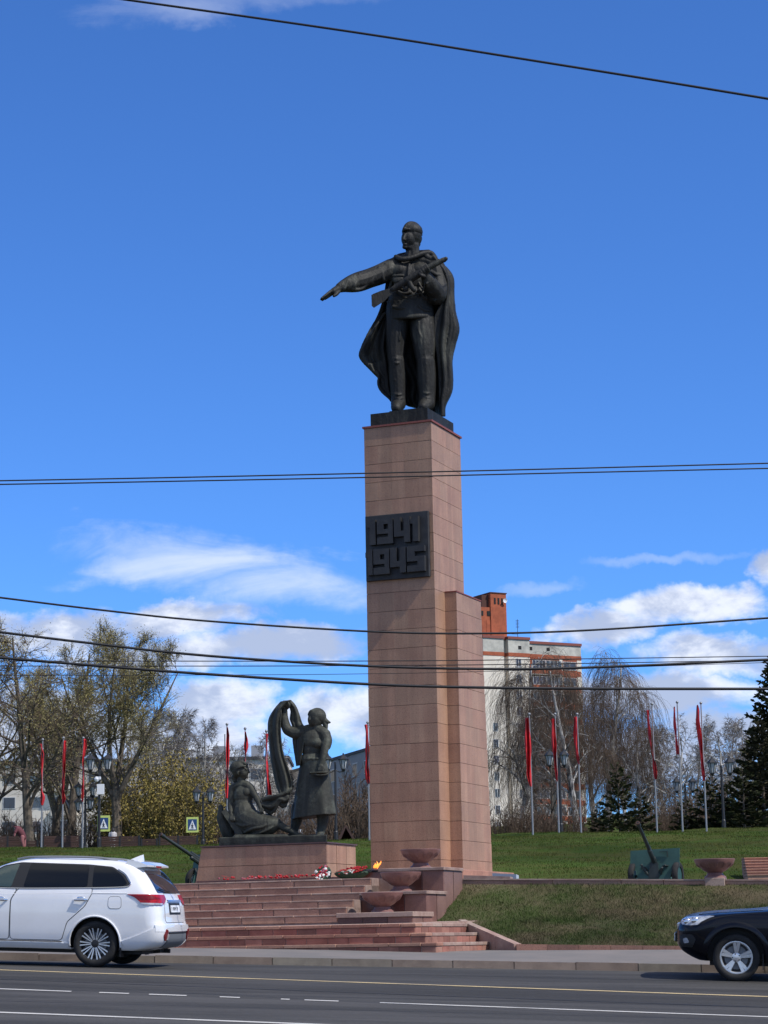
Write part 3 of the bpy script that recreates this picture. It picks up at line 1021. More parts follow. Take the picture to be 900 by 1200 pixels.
# ------------------------------------------------------------------ plinth of the sculpture group
PC = P(382.6, 986.5, 48.0)
PZT = PC[2]
pl = thing('sculpture_plinth', 'low red granite plinth under the bronze women', 'plinth', (PC[0], PC[1], 0), RZ)
PW = 3.02
PD = 1.62
PB = 1.30
bat = .17
mk('core', hexa([(-PW - bat + .03, .03, PB - .1), (-.03, .03, PB - .1), (-.03, PD - .03, PB - .1), (-PW - bat + .03, PD - .03, PB - .1)], [(-PW + .03, .03, PZT - .02), (-.03, .03, PZT - .02), (-.03, PD - .03, PZT - .02), (-PW + .03, PD - .03, PZT - .02)]), 'granite_joint', pl)
zm = PZT - .455
for lev, (za, zb) in enumerate(((zm, PZT - .035), (PB, zm))):
    xs_ = [-PW - (bat * (PZT - (za + zb) / 2) / (PZT - PB)), -2.45, -1.95, -1.42, -.9, -.42, 0] if lev == 0 else [-PW - bat * .75, -2.72, -2.2, -1.7, -1.2, -.66, 0]
    for i in range(6):
        x0, x1 = xs_[i] + .001, xs_[i + 1] - .001
        if i == 0:
            sl = lambda z: -PW - bat * (PZT - z) / (PZT - PB)
            mk('slab', hexa([(sl(za), 0, za + .005), (x1, 0, za + .005), (x1, .03, za + .005), (sl(za), .03, za + .005)], [(sl(zb), 0, zb - .005), (x1, 0, zb - .005), (x1, .03, zb - .005), (sl(zb), .03, zb - .005)]), 'granite', pl)
        else: mk('slab', box(x0, x1, 0, .03, za + .005, zb - .005), 'granite', pl)
    for k in range(3):
        mk('slab', box(-.03, 0, .033 + k * (PD - .03) / 3, (k + 1) * PD / 3 - .003, za + .005, zb - .005), 'granite', pl)
sl = lambda z: -PW - bat * (PZT - z) / (PZT - PB)
for k in range(3):
    y0, y1 = .035 + k * (PD - .04) / 3, .03 + (k + 1) * (PD - .04) / 3
    mk('slab', hexa([(sl(PB), y0, PB), (sl(PB) + .03, y0, PB), (sl(PB) + .03, y1, PB), (sl(PB), y1, PB)], [(sl(PZT - .035), y0, PZT - .04), (sl(PZT - .035) + .03, y0, PZT - .04), (sl(PZT - .035) + .03, y1, PZT - .04), (sl(PZT - .035), y1, PZT - .04)]), 'brick_paving', pl)
mk('top_slab', box(-PW - .03, .03, -.03, PD + .03, PZT - .03, PZT), 'granite_dark', pl)
fs = thing('flower_ledge', 'low dark polished ledge at the foot of the plinth, strewn with red flowers', 'ledge', (PC[0], PC[1], 0), RZ)
for k, (x0, x1) in enumerate(((-2.85, -1.9), (-1.9, -.95), (-.95, .0), (.0, 1.2))):
    mk('ledge_stone', bevel_box(x0 + .004, x1 - .004, -.62, -.012, 1.29, 1.40, .008), 'granite_dark', fs)

# ------------------------------------------------------------------ figures
class Fig:
    """pieces of a body laid out on a picture plane (X, Y in plan units, d = metres away from the viewer) and grown together"""
    def __init__(s, x0, y0, k, depth, turn=0., xref=0.):
        s.x0, s.y0, s.k, s.depth, s.turn, s.xref = x0, y0, k, depth, turn, xref
        a, b = s.w(0, 0), s.w(100, 0)
        s.unit = float(np.linalg.norm(b - a)) / 100
        s.g = []

    def w(s, X, Y, d=0.):
        px = s.x0 + X / s.k
        y = s.depth + d
        if s.turn: y = (s.depth + s.turn * s.xref) / (1 + s.turn * (px - 450) / FPX) + d
        return P(px, s.y0 + Y / s.k, y)

    def limb(s, pts, n=12, sub=3):
        """pts: (X, Y, d, r) along the limb"""
        pts = np.asarray(pts, float)
        if len(pts) > 2: pts = smoothline(pts, (len(pts) - 1) * sub + 1)
        wp = np.array([s.w(*q[:3]) for q in pts]); r = pts[:, 3] * s.unit
        s.g.append(tube(wp, r, n))
        for p, q in zip(wp, r): s.g.append(ball(p, q, n, 8))
        return s

    def ell(s, X, Y, d, rx, rz_, ry, turn=0., tilt=0.):
        """an ellipsoid: rx across, rz_ up, ry in depth (plan units); tilt turns it in the picture plane"""
        s.g.append(ball(s.w(X, Y, d), (rx * s.unit, ry * s.unit, rz_ * s.unit), 18, 12, turn, ('Y', tilt) if tilt else None))
        return s

    def sheet(s, rows, thick=.05):
        """a solid cloth: rows of (X, Y, d)"""
        G = np.array([[s.w(*q) for q in r] for r in rows])
        nr, nc = G.shape[:2]
        du = np.gradient(G, axis=1); dv = np.gradient(G, axis=0)
        N = np.cross(du, dv); N /= np.linalg.norm(N, axis=2)[..., None] + 1e-9
        A_, B_ = (G + N * thick / 2).reshape(-1, 3), (G - N * thick / 2).reshape(-1, 3)
        Fc = grid_faces(nr, nc)
        n = nr * nc
        F2 = [[i + n for i in f[::-1]] for f in Fc]
        rim = []
        ring = [j for j in range(nc)] + [i * nc + nc - 1 for i in range(1, nr)] + [(nr - 1) * nc + j for j in range(nc - 2, -1, -1)] + [i * nc for i in range(nr - 2, 0, -1)]
        for a, b in zip(ring, ring[1:] + ring[:1]): rim.append([b, a, a + n, b + n])
        s.g.append((np.vstack([A_, B_]), Fc + F2 + rim))
        return s

    def make(s, name, mat, parent, voxel, smooth=3, fac=.5):
        me = remesh(join(*s.g), voxel, smooth, name, mat, fac)
        o0 = np.array(wloc(parent))
        me.transform(Matrix.Translation(-Vector(o0)))
        s.g = []
        return link(name, me, parent)


def cloth_rows(left, right, nr, ns, depth, folds=0., nf=5., amp=None, phase=0.):
    """a hanging cloth between two edge curves (X, Y, d); depth = how far its middle hangs back; wavy folds"""
    L = smoothline(left, nr); Rr = smoothline(right, nr)
    rows = []
    for i in range(nr):
        t = i / (nr - 1)
        r = []
        for j in range(ns):
            q = j / (ns - 1)
            p = L[i] * (1 - q) + Rr[i] * q
            a = folds * (.35 + .65 * t)
            # folds with sharp crests and rounder hollows
            f1 = 1 - 2 * abs(math.sin(math.pi * nf * q + phase * .5 + .7 * t + .35 * math.sin(3.1 * t + phase)))
            f2 = 1 - 2 * abs(math.sin(math.pi * nf * 1.73 * q + phase - .9 * t))
            p = p + np.array([0, 0, depth * math.sin(math.pi * q) + a * f1 + .45 * a * f2])
            r.append(tuple(p))
        rows.append(r)
    return rows


# ================================ the soldier on the column
S = Fig(360, 240, 4.2855, 53.25)
sol_org = CBASE + EA * (-CW / 2) + np.array([EB[0], EB[1], 0]) * (CD / 2) + [0, 0, CZ1 + .05]
sol = thing('soldier_statue', 'dark bronze soldier in a long cape, one arm outstretched, on top of the column', 'statue', sol_org)
# base block, turned with the column
bt = P(501.2, 478.8, 52.25)[2]
bb = [(-CW + .13, .12), (-.13, .12), (-.13, CD - .12), (-CW + .13, CD - .12)]
pts_ = [CBASE + x * EA + y * EB for x, y in bb]
mk('statue_base', hexa([p + [0, 0, CZ1 + .045] for p in pts_], [p + [0, 0, bt] for p in pts_]), 'bronze_dark', sol, world=True)
hull = mk('statue_base_step', hexa([CBASE + x * EA + y * EB + [0, 0, bt - .01] for x, y in ((-CW + .62, .16), (-.30, .16), (-.20, CD - .16), (-CW + .62, CD - .16))],
                              [CBASE + x * EA + y * EB + [0, 0, bt + .03] for x, y in ((-CW + .62, .16), (-.30, .16), (-.20, CD - .16), (-CW + .62, CD - .16))]), 'bronze_dark', sol, world=True)
# --- body: torso
S.ell(518, 372, .06, 108, 96, 66)                                     # chest
S.ell(512, 470, .06, 104, 84, 66)                                     # belly
S.ell(470, 330, -.10, 52, 40, 34, .2).ell(560, 330, -.10, 55, 40, 34, -.2)   # breast
S.limb([(418, 318, .02, 46), (470, 296, .06, 42), (525, 284, .08, 44), (600, 292, .06, 44), (648, 316, .04, 46)])   # shoulders
# tunic skirt with a hem standing off the thighs
for q in np.linspace(0, 2 * math.pi, 96, endpoint=False):
    cx, dd = 517 + 106 * math.cos(q), .08 + .36 * math.sin(q)
    S.limb([(517 + 92 * math.cos(q), 478, .08 + .33 * math.sin(q), 18), (cx, 520, dd, 16), (517 + 112 * math.cos(q + .06), 562 - 6 * math.cos(q), .08 + .40 * math.sin(q), 11)], 8, 2)
S.ell(517, 520, .08, 104, 60, 68)
for q in np.linspace(math.pi, 2 * math.pi, 13):   # belt
    S.ell(517 + 104 * math.cos(q), 484 - 4 * math.cos(q), .06 + .345 * math.sin(q), 15, 10, 12)
S.ell(508, 484, -.31, 17, 14, 10)                                      # buckle
S.ell(455, 375, -.22, 30, 22, 12).ell(455, 356, -.25, 32, 6, 10)       # breast pocket
S.limb([(512, 300, -.22, 7), (508, 350, -.30, 7), (508, 440, -.30, 7)])   # button strip
# wrinkles of the tunic
for a in ([(430, 420, -.20, 9), (480, 446, -.30, 8), (520, 440, -.32, 7)], [(560, 430, -.28, 9), (590, 465, -.26, 8), (610, 470, -.18, 7)], [(430, 512, -.24, 8), (470, 520, -.33, 7), (500, 512, -.33, 6)],
          [(560, 508, -.32, 8), (590, 530, -.28, 8), (612, 530, -.2, 8)], [(440, 350, -.18, 8), (420, 400, -.10, 9), (412, 440, -.05, 9)]): S.limb(a, 8, 3)
# --- legs: wide breeches, tall boots
S.limb([(455, 560, .06, 60), (447, 640, .04, 55), (444, 720, .03, 47), (445, 780, .02, 41), (450, 800, .02, 38)])
S.limb([(449, 785, .0, 41), (452, 850, .04, 43), (456, 910, .06, 41), (458, 965, .05, 37), (458, 1000, .02, 38)])
S.limb([(578, 560, .06, 63), (580, 640, .0, 64), (588, 710, -.04, 56), (592, 775, -.06, 47), (596, 800, -.06, 42)])
S.limb([(595, 785, -.08, 46), (598, 850, -.04, 48), (600, 910, -.02, 46), (602, 960, -.02, 42), (600, 1000, -.04, 42)])
S.limb([(458, 1003, .0, 35), (452, 1014, -.14, 32), (446, 1022, -.30, 24)])   # left boot, toe to the viewer
S.limb([(598, 1000, -.06, 38), (590, 1010, -.20, 33), (580, 1016, -.36, 25)])
for c, yy, dd, w_ in ((447, 770, -.16, 26), (450, 792, -.17, 24), (594, 770, -.26, 30), (597, 795, -.25, 28), (456, 952, -.12, 28), (458, 972, -.14, 26), (600, 945, -.2, 32), (602, 968, -.2, 30)):   # knee and boot folds
    S.limb([(c - w_, yy - 6, dd + .10, 7), (c, yy + 4, dd - .02, 8), (c + w_, yy - 4, dd + .10, 7)], 8, 3)
S.limb([(420, 600, -.14, 9), (418, 680, -.10, 9), (425, 740, -.08, 8)], 8, 3).limb([(620, 600, -.18, 10), (632, 680, -.14, 10), (620, 740, -.14, 9)], 8, 3)
S.limb([(560, 590, -.26, 8), (566, 660, -.28, 8), (580, 730, -.26, 8)], 8, 3).limb([(470, 600, -.20, 8), (462, 680, -.18, 8)], 8, 3)
# flatter creases and seams of the cloth
rq = random.Random(5)
for x0, y0, x1, y1, d0 in ((436, 585, 462, 660, -.2), (424, 735, 466, 760, -.16), (548, 590, 585, 690, -.3), (566, 738, 628, 752, -.26), (432, 835, 452, 900, -.12), (572, 840, 596, 910, -.2), (440, 400, 490, 430, -.27), (455, 440, 520, 470, -.31), (560, 390, 600, 430, -.26)):
    xm, ym = (x0 + x1) / 2, (y0 + y1) / 2 + rq.uniform(4, 14)
    S.limb([(x0, y0, d0 + .06, 5), (xm, ym, d0 - .005, 6), (x1, y1, d0 + .05, 4)], 8, 4)
# --- outstretched arm in a wide sleeve
S.limb([(412, 330, .0, 54), (360, 352, -.10, 51), (310, 370, -.22, 49), (262, 386, -.36, 50), (225, 396, -.46, 44), (190, 406, -.56, 33), (165, 416, -.63, 25)])
for a in ([(395, 300, -.22, 10), (378, 350, -.30, 10), (384, 376, -.28, 8)], [(360, 318, -.30, 9), (330, 372, -.40, 9), (324, 398, -.38, 7)], [(262, 350, -.54, 8), (240, 400, -.64, 9), (237, 418, -.60, 7)], [(300, 400, -.44, 9), (270, 425, -.50, 9), (228, 424, -.60, 6)], [(205, 380, -.68, 7), (188, 420, -.72, 7), (182, 426, -.70, 5)]): S.limb(a, 8, 3)
# hand: palm, four fingers held forward, the thumb below
S.limb([(166, 417, -.63, 20), (150, 426, -.68, 20), (132, 436, -.74, 18)])
S.ell(146, 430, -.70, 22, 17, 13, 0, .5)
for (a, b, c, r) in (((130, 426, -.76), (104, 445, -.86), (72, 470, -.96), 7.5), ((128, 433, -.73), (100, 453, -.83), (70, 475, -.93), 8), ((127, 440, -.70), (102, 459, -.79), (76, 479, -.88), 7.5), ((128, 446, -.68), (108, 461, -.75), (90, 474, -.81), 6.5)):
    S.limb([a + (r * 1.15,), b + (r,), c + (r * .75,)], 8, 3)
S.limb([(158, 436, -.72, 10), (146, 450, -.78, 9), (134, 458, -.83, 7)], 8, 3)
# --- other arm, bent, hand at the gun
S.limb([(642, 322, .02, 54), (655, 380, -.04, 52), (655, 430, -.12, 54), (648, 452, -.2, 52)])
S.limb([(650, 450, -.2, 50), (632, 420, -.38, 44), (612, 385, -.52, 36), (597, 358, -.60, 27)])
for a in ([(610, 330, -.22, 9), (650, 352, -.28, 10), (688, 350, -.14, 9)], [(620, 440, -.5, 9), (660, 420, -.44, 10), (694, 400, -.22, 9)], [(600, 395, -.66, 8), (630, 375, -.60, 9), (650, 385, -.5, 8)], [(640, 480, -.36, 9), (672, 462, -.32, 9), (694, 440, -.18, 8)]): S.limb(a, 8, 3)
S.ell(590, 345, -.66, 24, 22, 18)
for i, (x, y) in enumerate(((572, 336), (582, 326), (593, 318), (603, 312))):
    S.limb([(x + 10, y + 22, -.72, 8), (x, y + 4, -.80, 8), (x - 6, y - 8, -.74, 7)], 8, 3)
S.limb([(588, 360, -.74, 9), (574, 356, -.80, 8), (562, 346, -.80, 7)], 8, 3)
# --- neck and head, turned to the outstretched arm
S.limb([(536, 270, .02, 38), (530, 235, .0, 35), (527, 205, -.02, 36)])
S.limb([(508, 262, -.12, 12), (515, 225, -.12, 10)], 8, 3)
S.ell(528, 150, -.02, 48, 60, 53)                  # skull
S.ell(510, 172, -.10, 38, 48, 42)                  # face
S.limb([(496, 206, -.16, 18), (520, 212, -.08, 24), (548, 196, .02, 22)])    # jaw
S.ell(490, 213, -.20, 13, 10, 12)                  # chin
S.limb([(491, 150, -.285, 5), (487, 163, -.315, 6), (484, 174, -.335, 7)], 8, 3)   # nose
S.ell(487, 177, -.305, 9, 4, 7)
S.limb([(479, 150, -.22, 3.5), (485, 148, -.265, 5), (496, 147, -.275, 5), (512, 148, -.25, 5), (526, 153, -.18, 4)], 8, 3)   # brow
S.ell(508, 182, -.235, 14, 10, 9)                  # cheekbone
S.limb([(483, 194, -.268, 2.4), (490, 194.5, -.276, 2.8), (500, 195, -.255, 2.2)], 8, 3)   # lips
S.limb([(484, 199.5, -.264, 2.4), (490, 200, -.272, 2.8), (499, 200, -.252, 2.2)], 8, 3)
S.limb([(562, 158, .0, 6), (570, 166, .0, 8), (566, 184, -.02, 8), (558, 192, -.04, 6)], 8, 3)   # ear
body = S.make('soldier_body', 'bronze_dark', sol, .0155, 1)
# forage cap
S.ell(528, 136, -.02, 53, 40, 58, 0, .05)
S.limb([(486, 124, -.24, 9), (500, 106, -.20, 13), (518, 97, -.10, 15), (542, 103, .06, 16), (564, 122, .14, 14)])
S.limb([(508, 112, -.16, 22), (530, 112, -.04, 26), (550, 122, .06, 24)])
S.limb([(479, 133, -.19, 5), (492, 124, -.285, 6), (520, 124, -.275, 6), (552, 140, -.14, 6), (574, 152, .04, 6)], 8, 3)
S.ell(488, 118, -.28, 5, 6, 4)
S.make('forage_cap', 'bronze_dark', sol, .0155, 1)
# submachine gun
G_ = Fig(360, 240, 4.2855, 53.25)
butt = [(322, 453), (334, 446), (374, 430), (412, 420), (455, 398), (478, 388), (488, 404), (440, 438), (408, 462), (388, 484), (335, 518), (324, 508)]
ng = len(butt)
fr = [G_.w(x, y, -.62) for x, y in butt]; bk_ = [G_.w(x, y, -.47) for x, y in butt]
mk('gun_stock', (np.array(fr + bk_), [list(range(ng)), list(range(2 * ng - 1, ng - 1, -1))] + [[i, i + ng, (i + 1) % ng + ng, (i + 1) % ng] for i in range(ng)]), 'bronze_dark', sol, world=True)
G_.limb([(430, 426, -.58, 16), (450, 414, -.60, 17), (470, 402, -.62, 18), (510, 376, -.66, 20)])
G_.limb([(500, 382, -.66, 20), (560, 347, -.70, 20), (600, 322, -.72, 17)])
G_.limb([(596, 325, -.72, 15), (640, 300, -.74, 14), (684, 277, -.76, 13)])
G_.limb([(684, 277, -.76, 9), (696, 271, -.77, 11)])
G_.ell(690, 277, -.76, 9, 13, 9)
G_.limb([(604, 306, -.72, 5), (650, 282, -.74, 5)], 8, 2)
G_.limb([(512, 385, -.68, 14), (522, 408, -.70, 14), (536, 428, -.70, 12)])     # magazine
G_.limb([(482, 402, -.64, 7), (486, 422, -.66, 6), (500, 424, -.66, 6), (506, 405, -.66, 6)], 8, 3)
G_.make('submachine_gun', 'bronze_dark', sol, .016, 1)
G_.limb([(440, 430, -.58, 4), (490, 458, -.48, 4.5), (540, 452, -.44, 4.5), (580, 430, -.56, 4.5), (600, 350, -.74, 4)], 8, 5)
G_.make('gun_sling', 'bronze_dark', sol, .016, 1)
# cape: over both shoulders, down the back to the base
C_ = Fig(360, 240, 4.2855, 53.25)
left = [(408, 300, .10), (396, 380, .12), (380, 470, .16), (350, 560, .18), (305, 640, .14), (268, 720, .08), (262, 770, .06), (322, 836, .16), (362, 880, .26), (378, 940, .32), (424, 985, .36)]
right = [(622, 258, .10), (700, 318, .06), (734, 370, .06), (736, 450, .06), (744, 540, .02), (762, 625, .0), (744, 700, .02), (726, 780, .04), (729, 870, .06), (724, 940, .08), (692, 1010, .10), (690, 1064, .12)]
rows = cloth_rows(left, right, 46, 60, .62, .10, 4.5, phase=.6)
C_.sheet(rows, .06)
# the part that falls over the near arm and hangs inside it
left2 = [(640, 262, -.16), (672, 330, -.16), (686, 420, -.10), (668, 500, -.06), (640, 560, -.02), (636, 650, .02), (650, 740, .06), (660, 850, .10), (664, 960, .10), (668, 1062, .10)]
rows2 = cloth_rows(left2, [(q[0], q[1], q[2] - .02) for q in right], 46, 30, -.10, .075, 2.6, phase=2.2)
C_.sheet(rows2, .06)
# billow at the left, its rim turned to the front
left3 = [(392, 540, .08), (340, 610, -.02), (296, 680, -.06), (266, 750, .0), (300, 800, .08)]
right3 = [(404, 560, .10), (392, 640, .05), (386, 720, .08), (396, 790, .16), (400, 840, .22)]
C_.sheet(cloth_rows(left3, right3, 24, 18, .20, .05, 1.5, phase=1.), .06)
left4 = [(312, 800, .06), (330, 834, .10), (356, 856, .14), (354, 900, .18), (372, 936, .20), (420, 978, .22)]
right4 = [(400, 780, .14), (404, 840, .18), (410, 880, .22), (412, 920, .24), (418, 950, .26), (424, 990, .26)]
C_.sheet(cloth_rows(left4, right4, 24, 16, .12, .05, 1.5, phase=2.), .06)
C_.limb([(446, 262, -.14, 13), (476, 274, -.24, 14), (524, 266, -.24, 13), (578, 246, -.14, 14), (618, 244, -.02, 16), (640, 268, .02, 16)], 10, 4)   # collar roll
C_.limb([(452, 262, -.08, 12), (470, 256, .08, 14), (540, 244, .22, 15), (610, 238, .10, 14)], 10, 4)
C_.limb([(408, 300, .0, 14), (440, 276, -.02, 16), (470, 270, -.06, 14)], 10, 4)
C_.limb([(600, 262, -.10, 14), (650, 290, -.10, 16), (690, 330, -.08, 14), (722, 372, .0, 12)], 10, 4)
C_.make('cape', 'bronze_dark', sol, .019, 2)

# ================================ the two women on the plinth
wg_org = np.array([PC[0], PC[1], PZT]) + EA * (-PW / 2) + EB * (PD / 2)
wg = thing('women_sculpture', 'greenish bronze group of two women, one standing and one seated, on the low plinth', 'sculpture', wg_org)
S = Fig(230, 800, 4.5, 48.72, math.tan(TH), -1.26)
# --- standing woman
S.ell(622, 300, .0, 58, 58, 38).ell(617, 355, .02, 52, 56, 36).ell(617, 405, .02, 60, 42, 42)
S.ell(602, 318, -.10, 24, 22, 17).ell(640, 320, -.11, 24, 22, 17)
S.limb([(562, 262, .02, 28), (600, 250, .02, 28), (640, 250, .02, 28), (678, 274, .02, 28)])
rings = []                                  # skirt, flaring to the hem, in soft folds
for t in np.linspace(0, 1, 16):
    Y = 396 + 314 * t
    rx = 62 + 56 * t ** .8; ry = .24 + .20 * t ** .8
    ring = []
    for a in np.linspace(0, 2 * math.pi, 96, endpoint=False):
        f = 1 + t * (.030 * math.sin(5 * a + .7 + .6 * t) + .018 * math.sin(9 * a - 1.1 * t))
        ring.append((618 + 2 * t + rx * f * math.cos(a), Y - t * 14 * math.cos(a) + t * 8 * math.sin(a), .02 + ry * f * math.sin(a)))
    rings.append(ring)
for t in (.99, .9, .6): rings.append([(620 + (q[0] - 620) * t * .93, q[1] - 6, .02 + (q[2] - .02) * t * .93) for q in rings[15]])
SV = np.array([[S.w(*q) for q in r] for r in rings]).reshape(-1, 3)
nR = len(rings)
S.g.append((SV, grid_faces(nR, 96, True) + [list(range(96))[::-1], [(nR - 1) * 96 + k for k in range(96)]]))
for q in np.linspace(math.pi, 2 * math.pi, 11): S.ell(617 + 66 * math.cos(q), 402, .02 + .235 * math.sin(q), 13, 7, 9)
# legs and feet
S.limb([(540, 660, .12, 34), (530, 720, .12, 27), (518, 775, .10, 19), (514, 800, .08, 20)])
S.limb([(514, 798, .06, 17), (500, 806, -.06, 14), (488, 810, -.14, 10)])
S.limb([(664, 650, .0, 38), (668, 700, .0, 30), (664, 750, .0, 24), (656, 785, -.02, 20), (652, 798, -.04, 20)])
S.limb([(654, 798, -.05, 18), (646, 806, -.18, 15), (640, 810, -.28, 10)])
# raised arm
S.limb([(566, 266, .0, 29), (530, 268, -.02, 28), (498, 258, -.04, 25), (480, 246, -.06, 24), (468, 215, -.06, 22), (464, 180, -.06, 18), (466, 150, -.06, 14)])
S.ell(468, 128, -.07, 16, 18, 11)
for i in range(4): S.limb([(458 + i * 8, 122, -.12, 6), (457 + i * 9, 108, -.16, 5.5), (462 + i * 8, 98, -.11, 5)], 8, 3)
S.limb([(480, 136, -.10, 6), (490, 124, -.13, 5.5), (492, 112, -.13, 5)], 8, 3)
# lowered arm in a short sleeve
S.limb([(680, 280, .02, 27), (689, 306, -.02, 25), (685, 332, -.06, 23)])
S.limb([(681, 325, -.07, 20), (675, 365, -.14, 18), (667, 405, -.20, 15), (660, 432, -.24, 12)])
S.ell(658, 446, -.27, 14, 16, 11)
for i in range(4): S.limb([(648 + i * 7, 452, -.31, 5.5), (646 + i * 8, 464, -.35, 5), (648 + i * 8, 474, -.33, 4.5)], 8, 3)
S.limb([(668, 446, -.30, 5.5), (676, 458, -.33, 5)], 8, 3)
# neck, head, face to the left
S.limb([(638, 252, .0, 25), (634, 228, -.01, 22), (630, 212, -.02, 22)])
S.ell(632, 186, -.02, 36, 44, 38).ell(618, 196, -.06, 27, 34, 29)
S.ell(606, 224, -.10, 10, 8, 9).limb([(604, 222, -.1, 9), (624, 226, -.06, 12), (642, 216, .0, 12)])
S.limb([(602, 178, -.17, 4.5), (598, 190, -.2, 5), (596, 196, -.205, 5.5)], 8, 3)
S.limb([(594, 176, -.14, 4), (606, 172, -.175, 4.5), (622, 175, -.16, 4)], 8, 3)
S.ell(599, 183, -.15, 4.5, 3, 4).ell(616, 183, -.165, 5.5, 3.2, 5)
S.limb([(598, 208, -.165, 3), (606, 209, -.17, 3.5), (614, 209, -.15, 3)], 8, 3).limb([(599, 213, -.16, 3), (606, 214.5, -.168, 3.2), (613, 213, -.15, 3)], 8, 3)
S.make('standing_woman', 'bronze_green', wg, .0115, 2)
# head scarf
S.ell(638, 178, .0, 42, 40, 41, 0, .15)
S.limb([(596, 168, -.10, 8), (606, 152, -.14, 9), (640, 148, -.08, 10), (668, 168, .02, 10), (676, 200, .06, 10)])
S.limb([(668, 190, .06, 14), (690, 206, .06, 10), (706, 210, .06, 4)]).limb([(674, 206, .06, 14), (682, 226, .06, 12), (686, 244, .05, 7)])
S.ell(672, 200, .06, 18, 18, 16)
S.make('head_scarf', 'bronze_green', wg, .0115, 2)
# the dish on her palm
S.ell(652, 477, -.30, 52, 5, 42)
S.limb([(602, 474, -.30, 4), (620, 484, -.46, 4), (655, 488, -.52, 4), (690, 482, -.46, 4), (705, 470, -.30, 4)], 8, 5)
S.limb([(620, 474, -.34, 4), (660, 470, -.40, 4), (694, 466, -.32, 4)], 8, 3)
S.make('dish', 'bronze_green', wg, .0115, 1)
# --- banner
edge = [((448, 100, -.12), (500, 92, -.08)), ((414, 140, -.08), (456, 132, -.16)), ((386, 188, -.04), (450, 176, -.18)), ((380, 240, -.02), (446, 230, -.16)), ((386, 310, .0), (450, 310, -.12)), ((394, 390, .0), (462, 380, -.10)), ((402, 440, .0), (482, 440, -.08)), ((412, 500, .0), (502, 505, -.06)), ((424, 548, .0), (506, 545, -.06)), ((436, 582, -.04), (496, 582, -.08))]
S.sheet(cloth_rows([e[0] for e in edge], [e[1] for e in edge], 44, 30, -.10, .085, 2.1, phase=.5), .04)
S.sheet(cloth_rows([(e[0][0] + 3, e[0][1], e[0][2] + .03) for e in edge], [(e[1][0] - 3, e[1][1], e[1][2] + .10) for e in edge], 44, 30, .13, .05, 1.7, phase=2.5), .04)
edge = [((454, 104, -.05), (498, 90, -.02)), ((486, 118, .02), (526, 122, .03)), ((500, 150, .05), (545, 170, .05)), ((496, 190, .05), (560, 216, .06)), ((506, 222, .04), (570, 232, .0)), ((512, 256, .06), (580, 250, -.08)), ((510, 300, .10), (574, 300, -.13)), ((516, 350, .12), (562, 352, -.14)), ((524, 400, .12), (552, 400, -.14)), ((530, 440, .12), (548, 436, -.12))]
S.sheet(cloth_rows([e[0] for e in edge], [e[1] for e in edge], 44, 20, -.05, .045, 2.2, phase=.2), .04)
edge = [((508, 535, -.06), (478, 655, -.10)), ((490, 570, -.12), (452, 660, -.12)), ((455, 582, -.16), (424, 640, -.18)), ((420, 594, -.18), (402, 690, -.16)), ((380, 600, -.16), (384, 692, -.14)), ((345, 612, -.12), (350, 668, -.12))]
S.sheet(cloth_rows([e[0] for e in edge], [e[1] for e in edge], 36, 26, -.06, .07, 2.2, phase=.9), .04)
S.limb([(500, 562, -.16, 9), (450, 590, -.24, 9), (400, 602, -.26, 8), (350, 612, -.2, 7)], 8, 5).limb([(480, 600, -.18, 7), (440, 630, -.24, 7), (412, 680, -.24, 6)], 8, 5)
S.make('banner', 'bronze_green', wg, .0125, 2)
# --- seated woman
T = Fig(250, 880, 9.0, 48.62, math.tan(TH), -1.26)
T.ell(318, 470, .0, 92, 110, 62).ell(318, 570, .0, 88, 100, 64)
T.ell(280, 438, -.10, 42, 40, 24).ell(352, 432, -.085, 38, 38, 24)
T.limb([(216, 392, .0, 44), (270, 366, .0, 46), (340, 360, .0, 44), (390, 388, .0, 38)])
T.limb([(330, 640, .0, 105), (350, 700, -.02, 115), (420, 760, -.08, 120), (520, 790, -.14, 112), (610, 780, -.16, 80), (660, 770, -.16, 58)])   # hips and lap in a skirt
T.limb([(270, 760, .02, 90), (340, 810, -.06, 84), (440, 840, -.16, 66), (560, 850, -.2, 52)])
T.limb([(560, 720, -.04, 52), (640, 740, -.08, 46), (700, 780, -.1, 38)])
T.limb([(680, 770, -.12, 38), (750, 812, -.14, 34), (820, 846, -.16, 27), (872, 872, -.17, 22)])     # shin
T.limb([(870, 872, -.17, 23), (905, 885, -.2, 20), (940, 898, -.22, 14)])
for i in range(4): T.limb([(925, 890 + i * 3, -.24 + i * .025, 8), (950, 902 + i * 2, -.25 + i * .025, 6)], 8, 3)
for a in ([(230, 720, -.22, 12), (300, 735, -.30, 12), (400, 720, -.28, 11), (450, 680, -.2, 10)], [(240, 770, -.24, 12), (330, 790, -.36, 13), (440, 760, -.38, 12), (500, 720, -.28, 10)], [(330, 860, -.32, 12), (420, 820, -.42, 13), (520, 800, -.42, 12), (600, 740, -.28, 10)], [(360, 890, -.34, 10), (470, 870, -.40, 11), (580, 830, -.36, 11), (650, 780, -.28, 9)]): T.limb(a, 8, 4)
